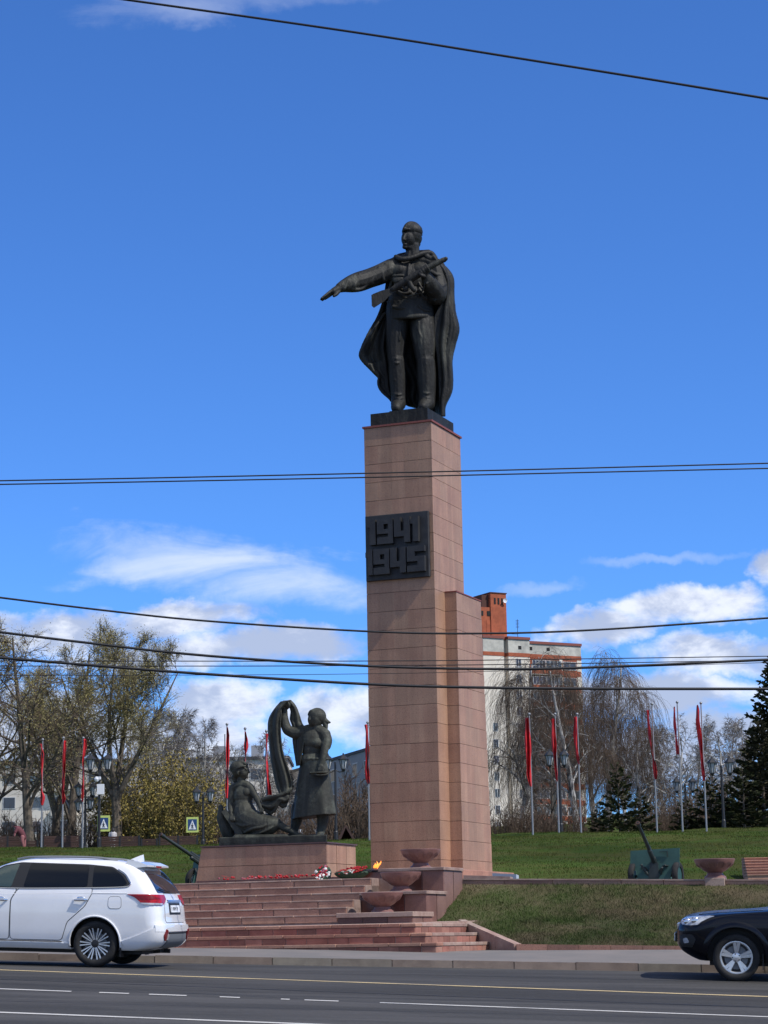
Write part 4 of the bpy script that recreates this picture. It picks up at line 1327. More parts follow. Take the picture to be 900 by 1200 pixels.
# arm to the beam, arm to the banner
T.limb([(208, 398, -.0, 44), (196, 460, -.02, 38), (188, 530, -.04, 33), (184, 580, -.08, 31), (186, 640, -.14, 25), (192, 668, -.17, 20)])
T.ell(198, 690, -.2, 24, 28, 18)
for i in range(4): T.limb([(180 + i * 13, 700, -.25, 10), (182 + i * 13, 725, -.29, 9), (188 + i * 13, 742, -.26, 8)], 8, 3)
T.limb([(220, 684, -.22, 10), (234, 702, -.26, 9)], 8, 3)
T.limb([(396, 396, .0, 38), (430, 455, -.02, 32), (462, 510, -.05, 28), (480, 545, -.10, 25), (494, 590, -.16, 20)])
T.ell(500, 612, -.18, 20, 22, 15)
for i in range(4): T.limb([(490 + i * 10, 622, -.22, 8), (494 + i * 10, 642, -.25, 7.5), (498 + i * 9, 656, -.22, 7)], 8, 3)
T.limb([(516, 606, -.2, 8), (528, 620, -.23, 7)], 8, 3)
# neck and head in profile to the right
T.limb([(300, 372, .0, 46), (298, 330, .0, 38), (296, 295, .0, 38)])
T.ell(280, 195, .0, 84, 80, 72).ell(318, 225, -.02, 50, 58, 52)
T.limb([(348, 268, -.02, 17), (325, 278, -.01, 24), (285, 270, .0, 26)])
T.limb([(358, 188, -.02, 9), (372, 212, -.02, 9), (381, 228, -.02, 9)], 8, 3)
T.ell(360, 232, -.02, 10, 7, 10).limb([(356, 246, -.02, 8), (362, 250, -.02, 7), (356, 256, -.02, 8)], 8, 3)
T.ell(352, 202, -.09, 9, 6, 7).limb([(340, 190, -.12, 6), (358, 186, -.07, 7)], 8, 3)
T.limb([(262, 222, -.19, 9), (254, 236, -.2, 11), (262, 250, -.18, 8)], 8, 3)
T.make('seated_woman', 'bronze_green', wg, .0115, 2)
T.ell(268, 172, .0, 88, 66, 74, 0, -.1)
T.limb([(350, 146, -.03, 15), (320, 126, -.06, 18), (270, 120, -.04, 20), (218, 150, .0, 22), (200, 205, .02, 20)])
T.limb([(336, 160, -.12, 10), (290, 166, -.17, 12), (240, 196, -.17, 12), (212, 230, -.10, 15)])
T.ell(222, 282, .02, 32, 30, 28).ell(238, 258, .0, 30, 28, 28).ell(228, 310, .02, 22, 24, 20)
T.make('hair', 'bronze_green', wg, .0115, 1)
# beam under her hand, and the broken wheel behind it
b0, b1 = T.w(108, 625, -.22), T.w(285, 888, -.30)
dv_ = b1 - b0; nrm = np.cross(dv_, [0, 1, 0]); nrm = nrm / np.linalg.norm(nrm) * .062
dp = np.array([0, .26, 0])
mk('beam', hexa([b0 - nrm, b1 - nrm, b1 - nrm + dp, b0 - nrm + dp], [b0 + nrm, b1 + nrm, b1 + nrm + dp, b0 + nrm + dp]), 'bronze_green', wg, world=True)
T.limb([(78, 590, .0, 22), (84, 680, .02, 40), (110, 760, .04, 56), (150, 840, .04, 66), (180, 900, .04, 50)])
T.limb([(60, 700, .02, 24), (90, 740, .02, 30)]).limb([(100, 820, .0, 30), (130, 880, .0, 36)])
T.make('wreckage', 'bronze_green', wg, .0125, 2)
# bronze ground
T.sheet([[(X, Y, d) for X, Y in ((60, 960), (250, 957), (500, 950), (760, 944), (1000, 938), (1200, 932))] for d in (-.55, 0., .55)], .20)
T.limb([(240, 920, -.42, 34), (500, 915, -.44, 30), (760, 910, -.42, 30)]).ell(920, 915, -.2, 80, 30, 60).ell(860, 920, -.3, 60, 30, 50).ell(1060, 905, .0, 70, 22, 60).ell(710, 905, .1, 60, 28, 50)
T.make('bronze_ground', 'bronze_green', wg, .016, 2)

# ------------------------------------------------------------------ cars
class CarShape:
    """a body as a stack of rounded plan outlines; x runs from the nose to the tail, the near side is -y"""
    def __init__(s, front, rear, width, rf, rr, za=1., zc=0.):
        s.za, s.zc = za, zc
        s.fx = np.array(front, float); s.rx = np.array(rear, float); s.wd = np.array(width, float)
        s.rf = np.array(rf, float); s.rr = np.array(rr, float)
        s.z0 = max(s.fx[0, 0], s.rx[0, 0]); s.z1 = min(s.fx[-1, 0], s.rx[-1, 0])

    @staticmethod
    def ip(t, z):
        # eased interpolation through the table (monotone cubic)
        x, y = t[:, 0], t[:, 1]
        h = np.diff(x); d = np.diff(y) / h
        m = np.zeros(len(x)); m[0], m[-1] = d[0], d[-1]
        for i in range(1, len(x) - 1):
            m[i] = 0 if d[i - 1] * d[i] <= 0 else 2 * d[i - 1] * d[i] / (d[i - 1] + d[i])
        z = min(max(z, x[0]), x[-1])
        i = min(max(int(np.searchsorted(x, z)) - 1, 0), len(x) - 2)
        q = (z - x[i]) / h[i]
        return ((2 * q ** 3 - 3 * q * q + 1) * y[i] + (q ** 3 - 2 * q * q + q) * h[i] * m[i] + (-2 * q ** 3 + 3 * q * q) * y[i + 1] + (q ** 3 - q * q) * h[i] * m[i + 1])

    def at(s, z):
        return [float(s.ip(t, z)) for t in (s.fx, s.rx, s.wd, s.rf, s.rr)]

    def pt(s, q, z, off=0.):
        """q: metres round the outline from the middle of the tail, along the near side towards the nose"""
        f, r, w, rf, rr = s.at(z)
        bow = .035 * w                  # the tail is slightly bowed in plan
        rr = min(rr, w * .9, (r - f) * .45); rf = min(rf, w * .9, (r - f) * .45)
        l0 = w - rr; l1 = rr * math.pi / 2; l2 = (r - f) - rr - rf; l3 = rf * math.pi / 2
        if q <= l0: x, y, n = r - bow * (q / max(w, .01)) ** 2, -q, (1, -.07 * q / max(w, .01))
        elif q <= l0 + l1:
            a = (q - l0) / rr
            x, y, n = r - bow * (l0 / max(w, .01)) ** 2 * (1 - a / 1.5708) - rr + rr * math.cos(a), -(w - rr) - rr * math.sin(a), (math.cos(a), -math.sin(a))
        elif q <= l0 + l1 + l2: x, y, n = r - rr - (q - l0 - l1), -w, (0, -1)
        elif q <= l0 + l1 + l2 + l3:
            a = (q - l0 - l1 - l2) / rf
            x, y, n = f + rf - rf * math.sin(a), -(w - rf) - rf * math.cos(a), (-math.sin(a), -math.cos(a))
        else: x, y, n = f, -(w - rf) + (q - l0 - l1 - l2 - l3), (-1, 0)
        return x + n[0] * off, y + n[1] * off, z * s.za + s.zc

    def total(s, z):
        f, r, w, rf, rr = s.at(z)
        rr = min(rr, w * .9, (r - f) * .45); rf = min(rf, w * .9, (r - f) * .45)
        return (w - rr) + rr * math.pi / 2 + (r - f) - rr - rf + rf * math.pi / 2 + (w - rf)

    def q_of_x(s, x, z):
        """outline distance of the near side point with this x"""
        f, r, w, rf, rr = s.at(z)
        rr = min(rr, w * .9, (r - f) * .45); rf = min(rf, w * .9, (r - f) * .45)
        l0 = w - rr; l1 = rr * math.pi / 2
        if x >= r - rr: return l0 + rr * math.acos(min(1, max(-1, (x - (r - rr)) / rr)))
        if x >= f + rf: return l0 + l1 + (r - rr - x)
        return l0 + l1 + (r - rr - rf - f) + rf * math.asin(min(1, max(-1, (f + rf - x) / rf)))

    def hull(s, nz=60, nq=70):
        zs = s.z0 + (s.z1 - s.z0) * (1 - (1 - np.linspace(0, 1, nz)) ** 1.25)
        V = []
        for z in zs:
            T = s.total(z)
            half = [s.pt(T * k / (nq - 1), z) for k in range(nq)]
            V += half + [(x, -y, zz) for x, y, zz in half[-2:0:-1]]
        n = 2 * nq - 2
        V = np.array(V)
        Fc = [f[::-1] for f in grid_faces(nz, n, True)]
        b, t = len(V), len(V) + 1
        lo, hi = V[:n].mean(0), V[-n:].mean(0)
        hi = hi + [0, 0, .004]
        V = np.vstack([V, lo, hi])
        Fc += [[b, j, (j + 1) % n] for j in range(n)]
        Fc += [[t, (nz - 1) * n + (j + 1) % n, (nz - 1) * n + j] for j in range(n)]
        return V, Fc

    def patch(s, poly, off, kind='x', res=.06, mirror=False, depth=0.):
        """a piece lying on the body: polygon in (x, z) of the near side, or ('q') in (outline distance, z)"""
        poly = [tuple(p) for p in poly]
        me = bpy.data.meshes.new('tmp')
        bm = bmesh.new()
        vs = [bm.verts.new((p[0], p[1], 0)) for p in poly]
        bm.faces.new(vs)
        xs = [p[0] for p in poly]; zs = [p[1] for p in poly]
        for ax, lo, hi in ((0, min(xs), max(xs)), (1, min(zs), max(zs))):
            k = int((hi - lo) / res)
            for i in range(1, k + 1):
                c = lo + (hi - lo) * i / (k + 1)
                no = (1, 0, 0) if ax == 0 else (0, 1, 0)
                co = (c, 0, 0) if ax == 0 else (0, c, 0)
                bmesh.ops.bisect_plane(bm, geom=bm.verts[:] + bm.edges[:] + bm.faces[:], plane_co=co, plane_no=no)
        bm.verts.ensure_lookup_table()
        P2 = [(v.co.x, v.co.y) for v in bm.verts]
        bm.verts.index_update()
        Fc = [[v.index for v in f.verts] for f in bm.faces]
        edges = [(e.verts[0].index, e.verts[1].index) for e in bm.edges if e.is_boundary]
        bm.free(); bpy.data.meshes.remove(me)
        V = []
        for a, z in P2:
            q = s.q_of_x(a, z) if kind == 'x' else a
            V.append(s.pt(q, z, off) if q >= 0 else (lambda t: (t[0], -t[1], t[2]))(s.pt(-q, z, off)))
        V = np.array(V)
        # turn outward
        c = V.mean(0)
        f = Fc[0]
        nrm = np.cross(V[f[1]] - V[f[0]], V[f[2]] - V[f[0]])
        q0 = s.q_of_x(P2[0][0], P2[0][1]) if kind == 'x' else P2[0][0]
        out = np.array([.3 if kind == 'q' else 0, -1 if kind == 'x' else -.2, 0]) if kind == 'x' else np.array([1., -.3, .1])
        if nrm @ out < 0: Fc = [g_[::-1] for g_ in Fc]
        # rim back to the body
        n = len(V)
        V2 = []
        for a, z in P2:
            q = s.q_of_x(a, z) if kind == 'x' else a
            V2.append(s.pt(q, z, -.01) if q >= 0 else (lambda t: (t[0], -t[1], t[2]))(s.pt(-q, z, -.01)))
        Fc = Fc + [[a, b, b + n, a + n] for a, b in edges]
        V = np.vstack([V, np.array(V2)])
        if mirror: return V * np.array([1, -1, 1]), [f_[::-1] for f_ in Fc]
        return V, Fc


def wheel_well(parent, ax, cz, r, yin, yout, zmin):
    """dark lining of an arch: back plate and rim, only above zmin"""
    a0 = math.asin(max(-1, min(1, (zmin - cz) / r)))
    an = np.linspace(a0, math.pi - a0, 30)
    pts = [(ax + r * math.cos(a), cz + r * math.sin(a)) for a in an]
    n = len(pts)
    V = [(x, yin, z) for x, z in pts] + [(x, yout, z) for x, z in pts]
    mk('wheel_well', (np.array(V), [list(range(n))] + [[i, i + 1, i + 1 + n, i + n] for i in range(n - 1)]), 'black_plastic', parent)


def boolean_cut(me_geo, cutters, name, mat):
    o = link(name, mesh_data(name, me_geo[0], me_geo[1], None))
    cs = []
    for c in cutters:
        k = link('cut', mesh_data('cut', c[0], c[1], None))
        md = o.modifiers.new('b', 'BOOLEAN'); md.operation = 'DIFFERENCE'; md.object = k; md.solver = 'EXACT'
        cs.append(k)
    me = evaluated(o)
    for k in cs + [o]:
        d = k.data
        bpy.data.objects.remove(k); bpy.data.meshes.remove(d)
    me.materials.clear(); me.materials.append(MATS[mat])
    me.polygons.foreach_set('use_smooth', np.ones(len(me.polygons), dtype=bool))
    try: me.set_sharp_from_angle(angle=R(38))
    except Exception: pass
    me.name = name
    return me


def wheel(parent, cx, cy, rad, width, spokes, side, rimmat, style):
    w = mk('wheel', lathe([(rad * .71, -side * width * .40), (rad * .71, side * width * .12)], 40, (0, 0, 0), 'y'), 'alloy_dark', parent)
    w.location = (cx, cy, rad)
    hw = width / 2
    prof = [(rad * .70, -hw * .86), (rad * .74, -hw * .98), (rad * .82, -hw * 1.02), (rad * .90, -hw), (rad * .965, -hw * .88), (rad * .995, -hw * .66), (rad, -hw * .3), (rad, hw * .3), (rad * .995, hw * .66), (rad * .965, hw * .88), (rad * .88, hw), (rad * .74, hw * .98), (rad * .70, hw * .86)]
    mk('tyre', lathe(prof[::-1], 56, (0, 0, 0), 'y', False), 'rubber', w, smooth=True)
    grooves = []
    o = side * hw * .80
    gs = []
    if style == 'multi':
        gs.append(lathe([(rad * .655, o - .004 * side), (rad * .672, o + .004 * side)][::(1 if side < 0 else -1)], 48, (0, 0, 0), 'y'))
        mk('rim_ring', lathe([(rad * .655, o * .94), (rad * .68, o * 1.02), (rad * .705, o * 1.03), (rad * .715, o * .9)], 56, (0, 0, 0), 'y', False), 'alloy_dark', w, smooth=True)
        for i in range(20):
            a = 2 * math.pi * (i // 2) / 10 + (.115 if i % 2 else -.115)
            r0, r1 = rad * .15, rad * .69
            h0, h1 = .008, .0125
            c, s_ = math.cos(a), math.sin(a)
            ya, yb = o * .86, o * 1.04
            yr = o * .90
            def pp(r, h, y): return (r * c - h * s_, y, r * s_ + h * c)
            b4 = [pp(r0, -h0, ya * .8), pp(r1, -h1, ya * .8), pp(r1, h1, ya * .8), pp(r0, h0, ya * .8)]
            t4 = [pp(r0, -h0 * .7, yr), pp(r1, -h1 * .8, yb), pp(r1, h1 * .8, yb), pp(r0, h0 * .7, yr)]
            mk('spoke', hexa(b4, t4), rimmat, w)
    else:
        mk('rim_ring', lathe([(rad * .60, o * .80), (rad * .63, o * 1.0), (rad * .68, o * 1.05), (rad * .71, o * 1.0), (rad * .715, o * .8)], 56, (0, 0, 0), 'y', False), rimmat, w, smooth=True)
        for i in range(10):
            a = 2 * math.pi * (i // 2) / 5 + .28 + (.135 if i % 2 else -.135)
            r0, r1 = rad * .16, rad * .63
            c, s_ = math.cos(a), math.sin(a)
            def pp(r, h, y): return (r * c - h * s_, y, r * s_ + h * c)
            h0, h1 = .019, .034
            mk('spoke', hexa([pp(r0, -h0, o * .6), pp(r1, -h1, o * .6), pp(r1, h1, o * .6), pp(r0, h0, o * .6)], [pp(r0, -h0 * .8, o * .88), pp(r1, -h1 * .75, o * 1.03), pp(r1, h1 * .75, o * 1.03), pp(r0, h0 * .8, o * .88)]), rimmat, w)
    mk('hub', lathe([(rad * .20, o * .70), (rad * .20, o * .88), (rad * .12, o * .95), (0, o * .97)], 24, (0, 0, 0), 'y'), 'alloy_dark' if style == 'multi' else rimmat, w, smooth=True)
    for i in range(5):
        a = 2 * math.pi * i / 5 + .6
        mk('wheel_nut', lathe([(.011, o * .7), (.011, o * .94), (0, o * .96)], 8, (rad * .15 * math.cos(a), 0, rad * .15 * math.sin(a)), 'y'), 'alloy_dark', w)
    # brake disc behind
    mk('brake_disc', lathe([(0, o * .42), (rad * .5, o * .42), (rad * .5, o * .3)], 32, (0, 0, 0), 'y'), 'bumper_grey', w)
    return w


def place_car(root, x, v, along, zoff=0.):
    """stand the car on the road: its point at x=along on the near side comes to (x, v)"""
    def g(x_, v_): return np.array(rp(x_, v_))
    ex = g(x + 1, v) - g(x, v); ex /= np.linalg.norm(ex)
    t = g(x, v + 1) - g(x, v)
    ez = np.cross(ex, t); ez /= np.linalg.norm(ez)
    if ez[2] < 0: ez = -ez
    ey = np.cross(ez, ex)
    o = g(x, v) - ex * along
    root.matrix_world = Matrix(((ex[0], ey[0], ez[0], o[0]), (ex[1], ey[1], ez[1], o[1]), (ex[2], ey[2], ez[2], o[2] + zoff), (0, 0, 0, 1)))


def round_poly(poly, r=.03, n=4):
    out = []
    m = len(poly)
    for i in range(m):
        p0, p, p1 = np.array(poly[i - 1], float), np.array(poly[i], float), np.array(poly[(i + 1) % m], float)
        a, b = p0 - p, p1 - p
        la, lb = np.linalg.norm(a), np.linalg.norm(b)
        q = min(r, la * .45, lb * .45)
        s, e = p + a / la * q, p + b / lb * q
        for k in range(n + 1):
            t = k / n
            out.append(tuple((1 - t) ** 2 * s + 2 * t * (1 - t) * p + t * t * e))
    return out


def grow(poly, d):
    c = np.mean(poly, 0)
    out = []
    m = len(poly)
    for i in range(m):
        p0, p, p1 = np.array(poly[i - 1], float), np.array(poly[i], float), np.array(poly[(i + 1) % m], float)
        t = (p1 - p0); t /= np.linalg.norm(t) + 1e-9
        n = np.array([t[1], -t[0]])
        area = sum(poly[k - 1][0] * poly[k][1] - poly[k][0] * poly[k - 1][1] for k in range(m))
        out.append(tuple(p + n * d * (1 if area > 0 else -1)))
    return out


# ================================ white car
WS = CarShape(
    front=[(.26, .20), (.34, .06), (.45, .01), (.65, .0), (.82, .04), (.92, .12), (.98, .28), (1.03, .62), (1.08, 1.02), (1.14, 1.20), (1.30, 1.46), (1.46, 1.76), (1.57, 2.02), (1.63, 2.24), (1.67, 2.48), (1.695, 2.78)],
    rear=[(.26, 4.42), (.33, 4.60), (.42, 4.675), (.56, 4.695), (.66, 4.68), (.72, 4.655), (.85, 4.64), (1.0, 4.615), (1.12, 4.565), (1.20, 4.515), (1.32, 4.43), (1.45, 4.32), (1.54, 4.22), (1.60, 4.10), (1.65, 3.88), (1.68, 3.50), (1.695, 3.10)],
    width=[(.26, .80), (.36, .865), (.55, .895), (.80, .903), (1.0, .898), (1.12, .885), (1.18, .868), (1.32, .815), (1.46, .755), (1.56, .705), (1.62, .655), (1.66, .57), (1.685, .44), (1.695, .30)],
    rf=[(.26, .45), (.9, .45), (1.05, .35), (1.2, .32), (1.695, .2)],
    rr=[(.26, .24), (.7, .22), (1.0, .24), (1.2, .24), (1.5, .22), (1.695, .2)])
RADW = .352
wc = thing('white_car', 'white sport utility car seen from its rear quarter, driving in front of the stairs', 'car')
AXF, AXR = .93, 3.60
cut = []
for ax in (AXF, AXR):
    c = lathe([(0, -1.2), (.405, -1.2), (.405, 1.2), (0, 1.2)][::-1], 48, (ax, 0, .37), 'y')
    # only the outer part of the arch is cut, so the floor stays
    for s_ in (-1, 1):
        V, Fc = lathe([(0, -.16), (.405, -.16), (.405, .16), (0, .16)], 48, (ax, s_ * .80, .365), 'y')
        cut.append((V, Fc))
link('body', boolean_cut(WS.hull(), cut, 'body', 'white_paint'), wc)
for ax in (AXF, AXR):
    for s_ in (-1, 1):
        wl_ = []
        wheel_well(wc, ax, .365, .402, s_ * .655, s_ * .86, .29)
        # lip of the arch
        pts = []
        for a in np.linspace(R(-14), R(194), 34):
            x, z = ax + .412 * math.cos(a), .365 + .412 * math.sin(a)
            if z < .27: continue
            x_, y_, z_ = WS.pt(WS.q_of_x(x, z), z, .004)
            pts.append((x, y_ * (1 if s_ < 0 else -1), z))
        mk('arch_lip', tube(pts, .016, 6), 'white_paint', wc, smooth=True)
for s_ in (-1, 1):
    for ax in (AXF, AXR): wheel(wc, ax, s_ * .765, RADW, .225, 10, s_, 'alloy_bright', 'multi')
mk('underbody', box(.5, 4.3, -.62, .62, .20, .34), 'black_plastic', wc)
mk('rear_axle', tube([(3.6, -.7, .30), (3.6, 0, .27), (3.6, .7, .30)], .045, 8), 'black_plastic', wc)
mk('exhaust', join(tube([(3.9, .30, .24), (4.50, .34, .24)], .035, 10), box(3.95, 4.40, .08, .55, .22, .34)), 'metal_black', wc)
mk('mud_flap', box(4.00, 4.015, -.84, -.64, .16, .42), 'black_plastic', wc)
mk('mud_flap', box(4.00, 4.015, .64, .84, .16, .42), 'black_plastic', wc)
for mir in (False, True):
    # doors: a dark joint below, the door skin above it
    fdoor = [(1.30, .40), (1.12, .70), (1.22, 1.08), (1.30, 1.155), (2.30, 1.175), (2.20, 1.0), (2.20, .40)]
    rdoor = [(2.23, .40), (2.22, 1.0), (2.33, 1.18), (3.52, 1.205), (3.52, 1.12), (3.42, .93), (3.32, .84), (3.14, .68), (3.06, .40)]
    for nm, dp_ in (('front_door', fdoor), ('rear_door', rdoor)):
        mk('door_seam', WS.patch(grow(round_poly(dp_, .05), .012), .0015, mirror=mir), 'seam', wc, smooth=False)
        d = mk(nm, WS.patch(round_poly(dp_, .05), .006, mirror=mir), 'white_paint', wc, smooth=True)
        hx, hz = ((2.06, 1.005), (3.36, 1.03))[nm == 'rear_door']
        y = WS.pt(WS.q_of_x(hx, hz), hz, .0)[1] * (-1 if mir else 1)
        sg = -1 if not mir else 1
        mk('handle', join(tube([(hx - .12, y + sg * .006, hz - .012), (hx - .09, y + sg * .045, hz - .012), (hx + .06, y + sg * .05, hz - .008), (hx + .10, y + sg * .006, hz - .004)], [.014, .020, .020, .012], 8), ball((hx - .01, y + sg * .003, hz + .016), (.065, .012, .032), 12, 8)), 'chrome', d, smooth=True)
        # crease low on the door
    for poly in ([(1.20, .385), (3.07, .385), (3.07, .365), (1.20, .365)],): mk('sill_strip', WS.patch(poly, .012, mirror=mir), 'chrome', wc)
    mk('side_skirt', WS.patch([(1.30, .27), (3.18, .27), (3.16, .35), (1.32, .35)], .022, mirror=mir), 'white_paint', wc)
    # glass house: black surround, then the panes
    sur = [(1.52, 1.195), (1.78, 1.40), (2.02, 1.535), (2.30, 1.59), (3.40, 1.575), (3.80, 1.545), (4.02, 1.42), (4.13, 1.275), (4.06, 1.235), (3.60, 1.215), (2.3, 1.185)]
    mk('window_surround', WS.patch(round_poly(sur, .04), .009, mirror=mir), 'black_plastic', wc)
    mk('front_side_window', WS.patch(round_poly([(1.62, 1.205), (1.84, 1.40), (2.04, 1.515), (2.28, 1.568), (2.20, 1.20)], .03), .013, mirror=mir), 'clear_glass', wc, smooth=True)
    mk('rear_side_window', WS.patch(round_poly([(2.40, 1.205), (2.46, 1.572), (3.42, 1.556), (3.44, 1.228)], .04), .013, mirror=mir), 'dark_glass', wc, smooth=True)
    mk('quarter_window', WS.patch(round_poly([(3.52, 1.23), (3.50, 1.552), (3.78, 1.53), (3.98, 1.41), (4.08, 1.285), (4.02, 1.25)], .04), .013, mirror=mir), 'dark_glass', wc, smooth=True)
    belt = [WS.pt(WS.q_of_x(x, z), z, .012) for x, z in ((1.50, 1.185), (2.3, 1.180), (3.0, 1.195), (3.6, 1.212), (4.04, 1.235), (4.12, 1.265), (4.13, 1.30), (4.03, 1.43), (3.90, 1.51))]
    mk('window_trim', tube([(p[0], p[1] * (-1 if mir else 1), p[2]) for p in smoothline(belt, 40)], .0075, 6), 'chrome', wc, smooth=True)
    crease = [WS.pt(WS.q_of_x(x, z), z, .0) for x, z in ((1.1, 1.03), (1.8, 1.075), (2.6, 1.10), (3.4, 1.125), (4.1, 1.135))]
    mk('shoulder_crease', tube([(p[0], p[1] * (-1 if mir else 1), p[2]) for p in smoothline(crease, 30)], .007, 6), 'white_paint', wc, smooth=True)
    rail = [(2.20, -.615, 1.635), (2.42, -.61, 1.672), (3.0, -.60, 1.688), (3.55, -.60, 1.680), (3.84, -.595, 1.632)]
    mk('roof_rail', tube([(p[0], p[1] * (-1 if mir else 1), p[2]) for p in smoothline(rail, 24)], .017, 8), 'metal_grey', wc, smooth=True)
    # tail lamp round the corner
    L = lambda x, z: WS.q_of_x(x, z)
    tl = [(L(4.10, 1.125), 1.125), (.90, 1.13), (.42, 1.125), (.42, 1.06), (.60, .98), (.72, .965), (L(4.36, .97), .97), (L(4.30, 1.02), 1.02), (L(4.22, 1.08), 1.08)]
    tl = [(q * (-1 if mir else 1), z) for q, z in tl]
    lamp = mk('tail_lamp', WS.patch(tl, .014, 'q'), 'lamp_red', wc, smooth=True)
    tl2 = [(L(4.30, 1.0), 1.0), (.66, .995), (.70, .968), (L(4.37, .972), .972)]
    mk('lamp_lens', WS.patch([(q * (-1 if mir else 1), z) for q, z in tl2], .019, 'q'), 'lamp_clear', lamp, smooth=True)
    tl3 = [(L(4.16, 1.108), 1.108), (.86, 1.112), (.70, 1.06), (L(4.30, 1.05), 1.05)]
    mk('lamp_lens', WS.patch([(q * (-1 if mir else 1), z) for q, z in tl3], .018, 'q'), 'lamp_red_dark', lamp, smooth=True)
    rf_ = [(.60, .58), (.70, .60), (.76, .50), (.70, .42), (.64, .42)]
    mk('reflector', WS.patch([(q * (-1 if mir else 1), z) for q, z in round_poly(rf_, .02)], .03, 'q'), 'lamp_red_dark', wc, smooth=True)
    rb = [(.46, .63), (.80, .65), (.98, .50), (L(4.02, .34), .30), (L(4.02, .42), .44), (L(4.3, .5), .52), (.70, .66)]
    mk('headlamp', WS.patch([(.14, .72), (.62, .78), (.66, .84), (.30, .86), (.12, .80)], .01, mirror=mir), 'lamp_clear', wc, smooth=True)
    mk('door_mirror', join(ball((1.58, (-1.02 if not mir else 1.02), 1.22), (.11, .10, .085), 14, 10), box(1.55, 1.65, (-.98 if not mir else .86), (-.86 if not mir else .98), 1.16, 1.20)), 'white_paint', wc, smooth=True)
# joints: tail gate, bumper
fl = round_poly([(3.80, .90), (3.80, 1.08), (4.00, 1.085), (4.01, .90)], .06)
mk('flap_seam', WS.patch(grow(fl, .007), .0015), 'seam', wc)
mk('fuel_flap', WS.patch(fl, .005), 'white_paint', wc, smooth=True)
gate = [(.56, .70), (.56, .95), (.40, 1.05), (.42, 1.14), (-.42, 1.14), (-.40, 1.05), (-.56, .95), (-.56, .70)]
mk('tailgate_seam', WS.patch(grow(round_poly(gate, .05), .010), .0015, 'q'), 'seam', wc)
tg = mk('tailgate', WS.patch(round_poly(gate, .05), .008, 'q'), 'white_paint', wc, smooth=True)
rg_ = [(.70, 1.155), (.62, 1.36), (.56, 1.50), (-.56, 1.50), (-.62, 1.36), (-.70, 1.155)]
mk('rear_window', WS.patch(round_poly(rg_, .05), .008, 'q'), 'rear_glass', wc, smooth=True)
mk('wiper', tube([WS.pt(.05, 1.17, .03), WS.pt(.30, 1.19, .03), (lambda t: t)(WS.pt(.55, 1.22, .028))], .010, 6), 'black_plastic', wc)
br = [(.22, 1.055), (.40, 1.085), (.40, 1.12), (-.40, 1.12), (-.40, 1.085), (-.22, 1.055)]
mk('tailgate_trim', WS.patch([(.40, 1.02), (.40, 1.05), (-.40, 1.05), (-.40, 1.02)], .03, 'q'), 'chrome', tg)
mk('plate_recess', WS.patch([(.34, .82), (.34, 1.0), (-.34, 1.0), (-.34, .82)], .012, 'q'), 'black_plastic', tg)
np_ = mk('number_plate', WS.patch([(.27, .855), (.27, .965), (-.27, .965), (-.27, .855)], .022, 'q'), 'plate_white', wc)
for k, (q0, q1) in enumerate(((.23, .20), (.155, .12), (.095, .06), (.035, .0), (-.05, -.08), (-.105, -.135))):   # worn, unreadable characters
    w3 = (q0 - q1) / 3
    for u0, u1, z0, z1 in ((0, 1, .885, .935), (2, 3, .885 + .02 * (k % 2), .935), (1, 2, .905 - .02 * (k % 3 == 1), .913), (1, 2, .927, .935)):
        if k in (0, 4) and u0 == 2: continue
        mk('character', WS.patch([(q0 - w3 * u0, z0), (q0 - w3 * u0, z1), (q0 - w3 * u1 + .001, z1), (q0 - w3 * u1 + .001, z0)], .0255, 'q', .2), 'ink', np_)
for dx, dz in ((0, .022), (-.020, -.012), (.020, -.012)):
    mk('badge', WS.patch([(dx, 1.085 + dz - .020), (dx + .013, 1.085 + dz), (dx, 1.085 + dz + .020), (dx - .013, 1.085 + dz)], .014, 'q', .2), 'chrome', tg)
# bumper: body coloured beam, grey skid plate
bmp = [(-.90, .66), (.90, .66), (.98, .62), (.94, .50), (.80, .335), (.40, .33), (.36, .45), (.60, .62), (-.60, .62), (-.36, .45), (-.40, .33), (-.80, .335), (-.94, .50), (-.98, .62)]
mk('bumper_beam', WS.patch([(-.92, .56), (-.92, .66), (.92, .66), (.92, .56)], .022, 'q'), 'white_paint', wc, smooth=True)
mk('bumper_guard', WS.patch([(-.50, .30), (-.56, .43), (-.50, .52), (.50, .52), (.56, .43), (.50, .30)], .028, 'q'), 'bumper_grey', wc, smooth=True)
mk('bumper_slot', WS.patch([(-.50, .515), (-.50, .545), (.50, .545), (.50, .515)], .026, 'q'), 'black_plastic', wc)
bq = [(.62, .30), (.66, .53), (.78, .64), (.93, .62), (WS.q_of_x(4.20, .46), .46), (WS.q_of_x(4.02, .40), .40), (WS.q_of_x(4.02, .28), .28)]
for sg in (1, -1): mk('bumper_corner', WS.patch([(q * sg, z) for q, z in bq], .018, 'q'), 'white_paint', wc, smooth=True)
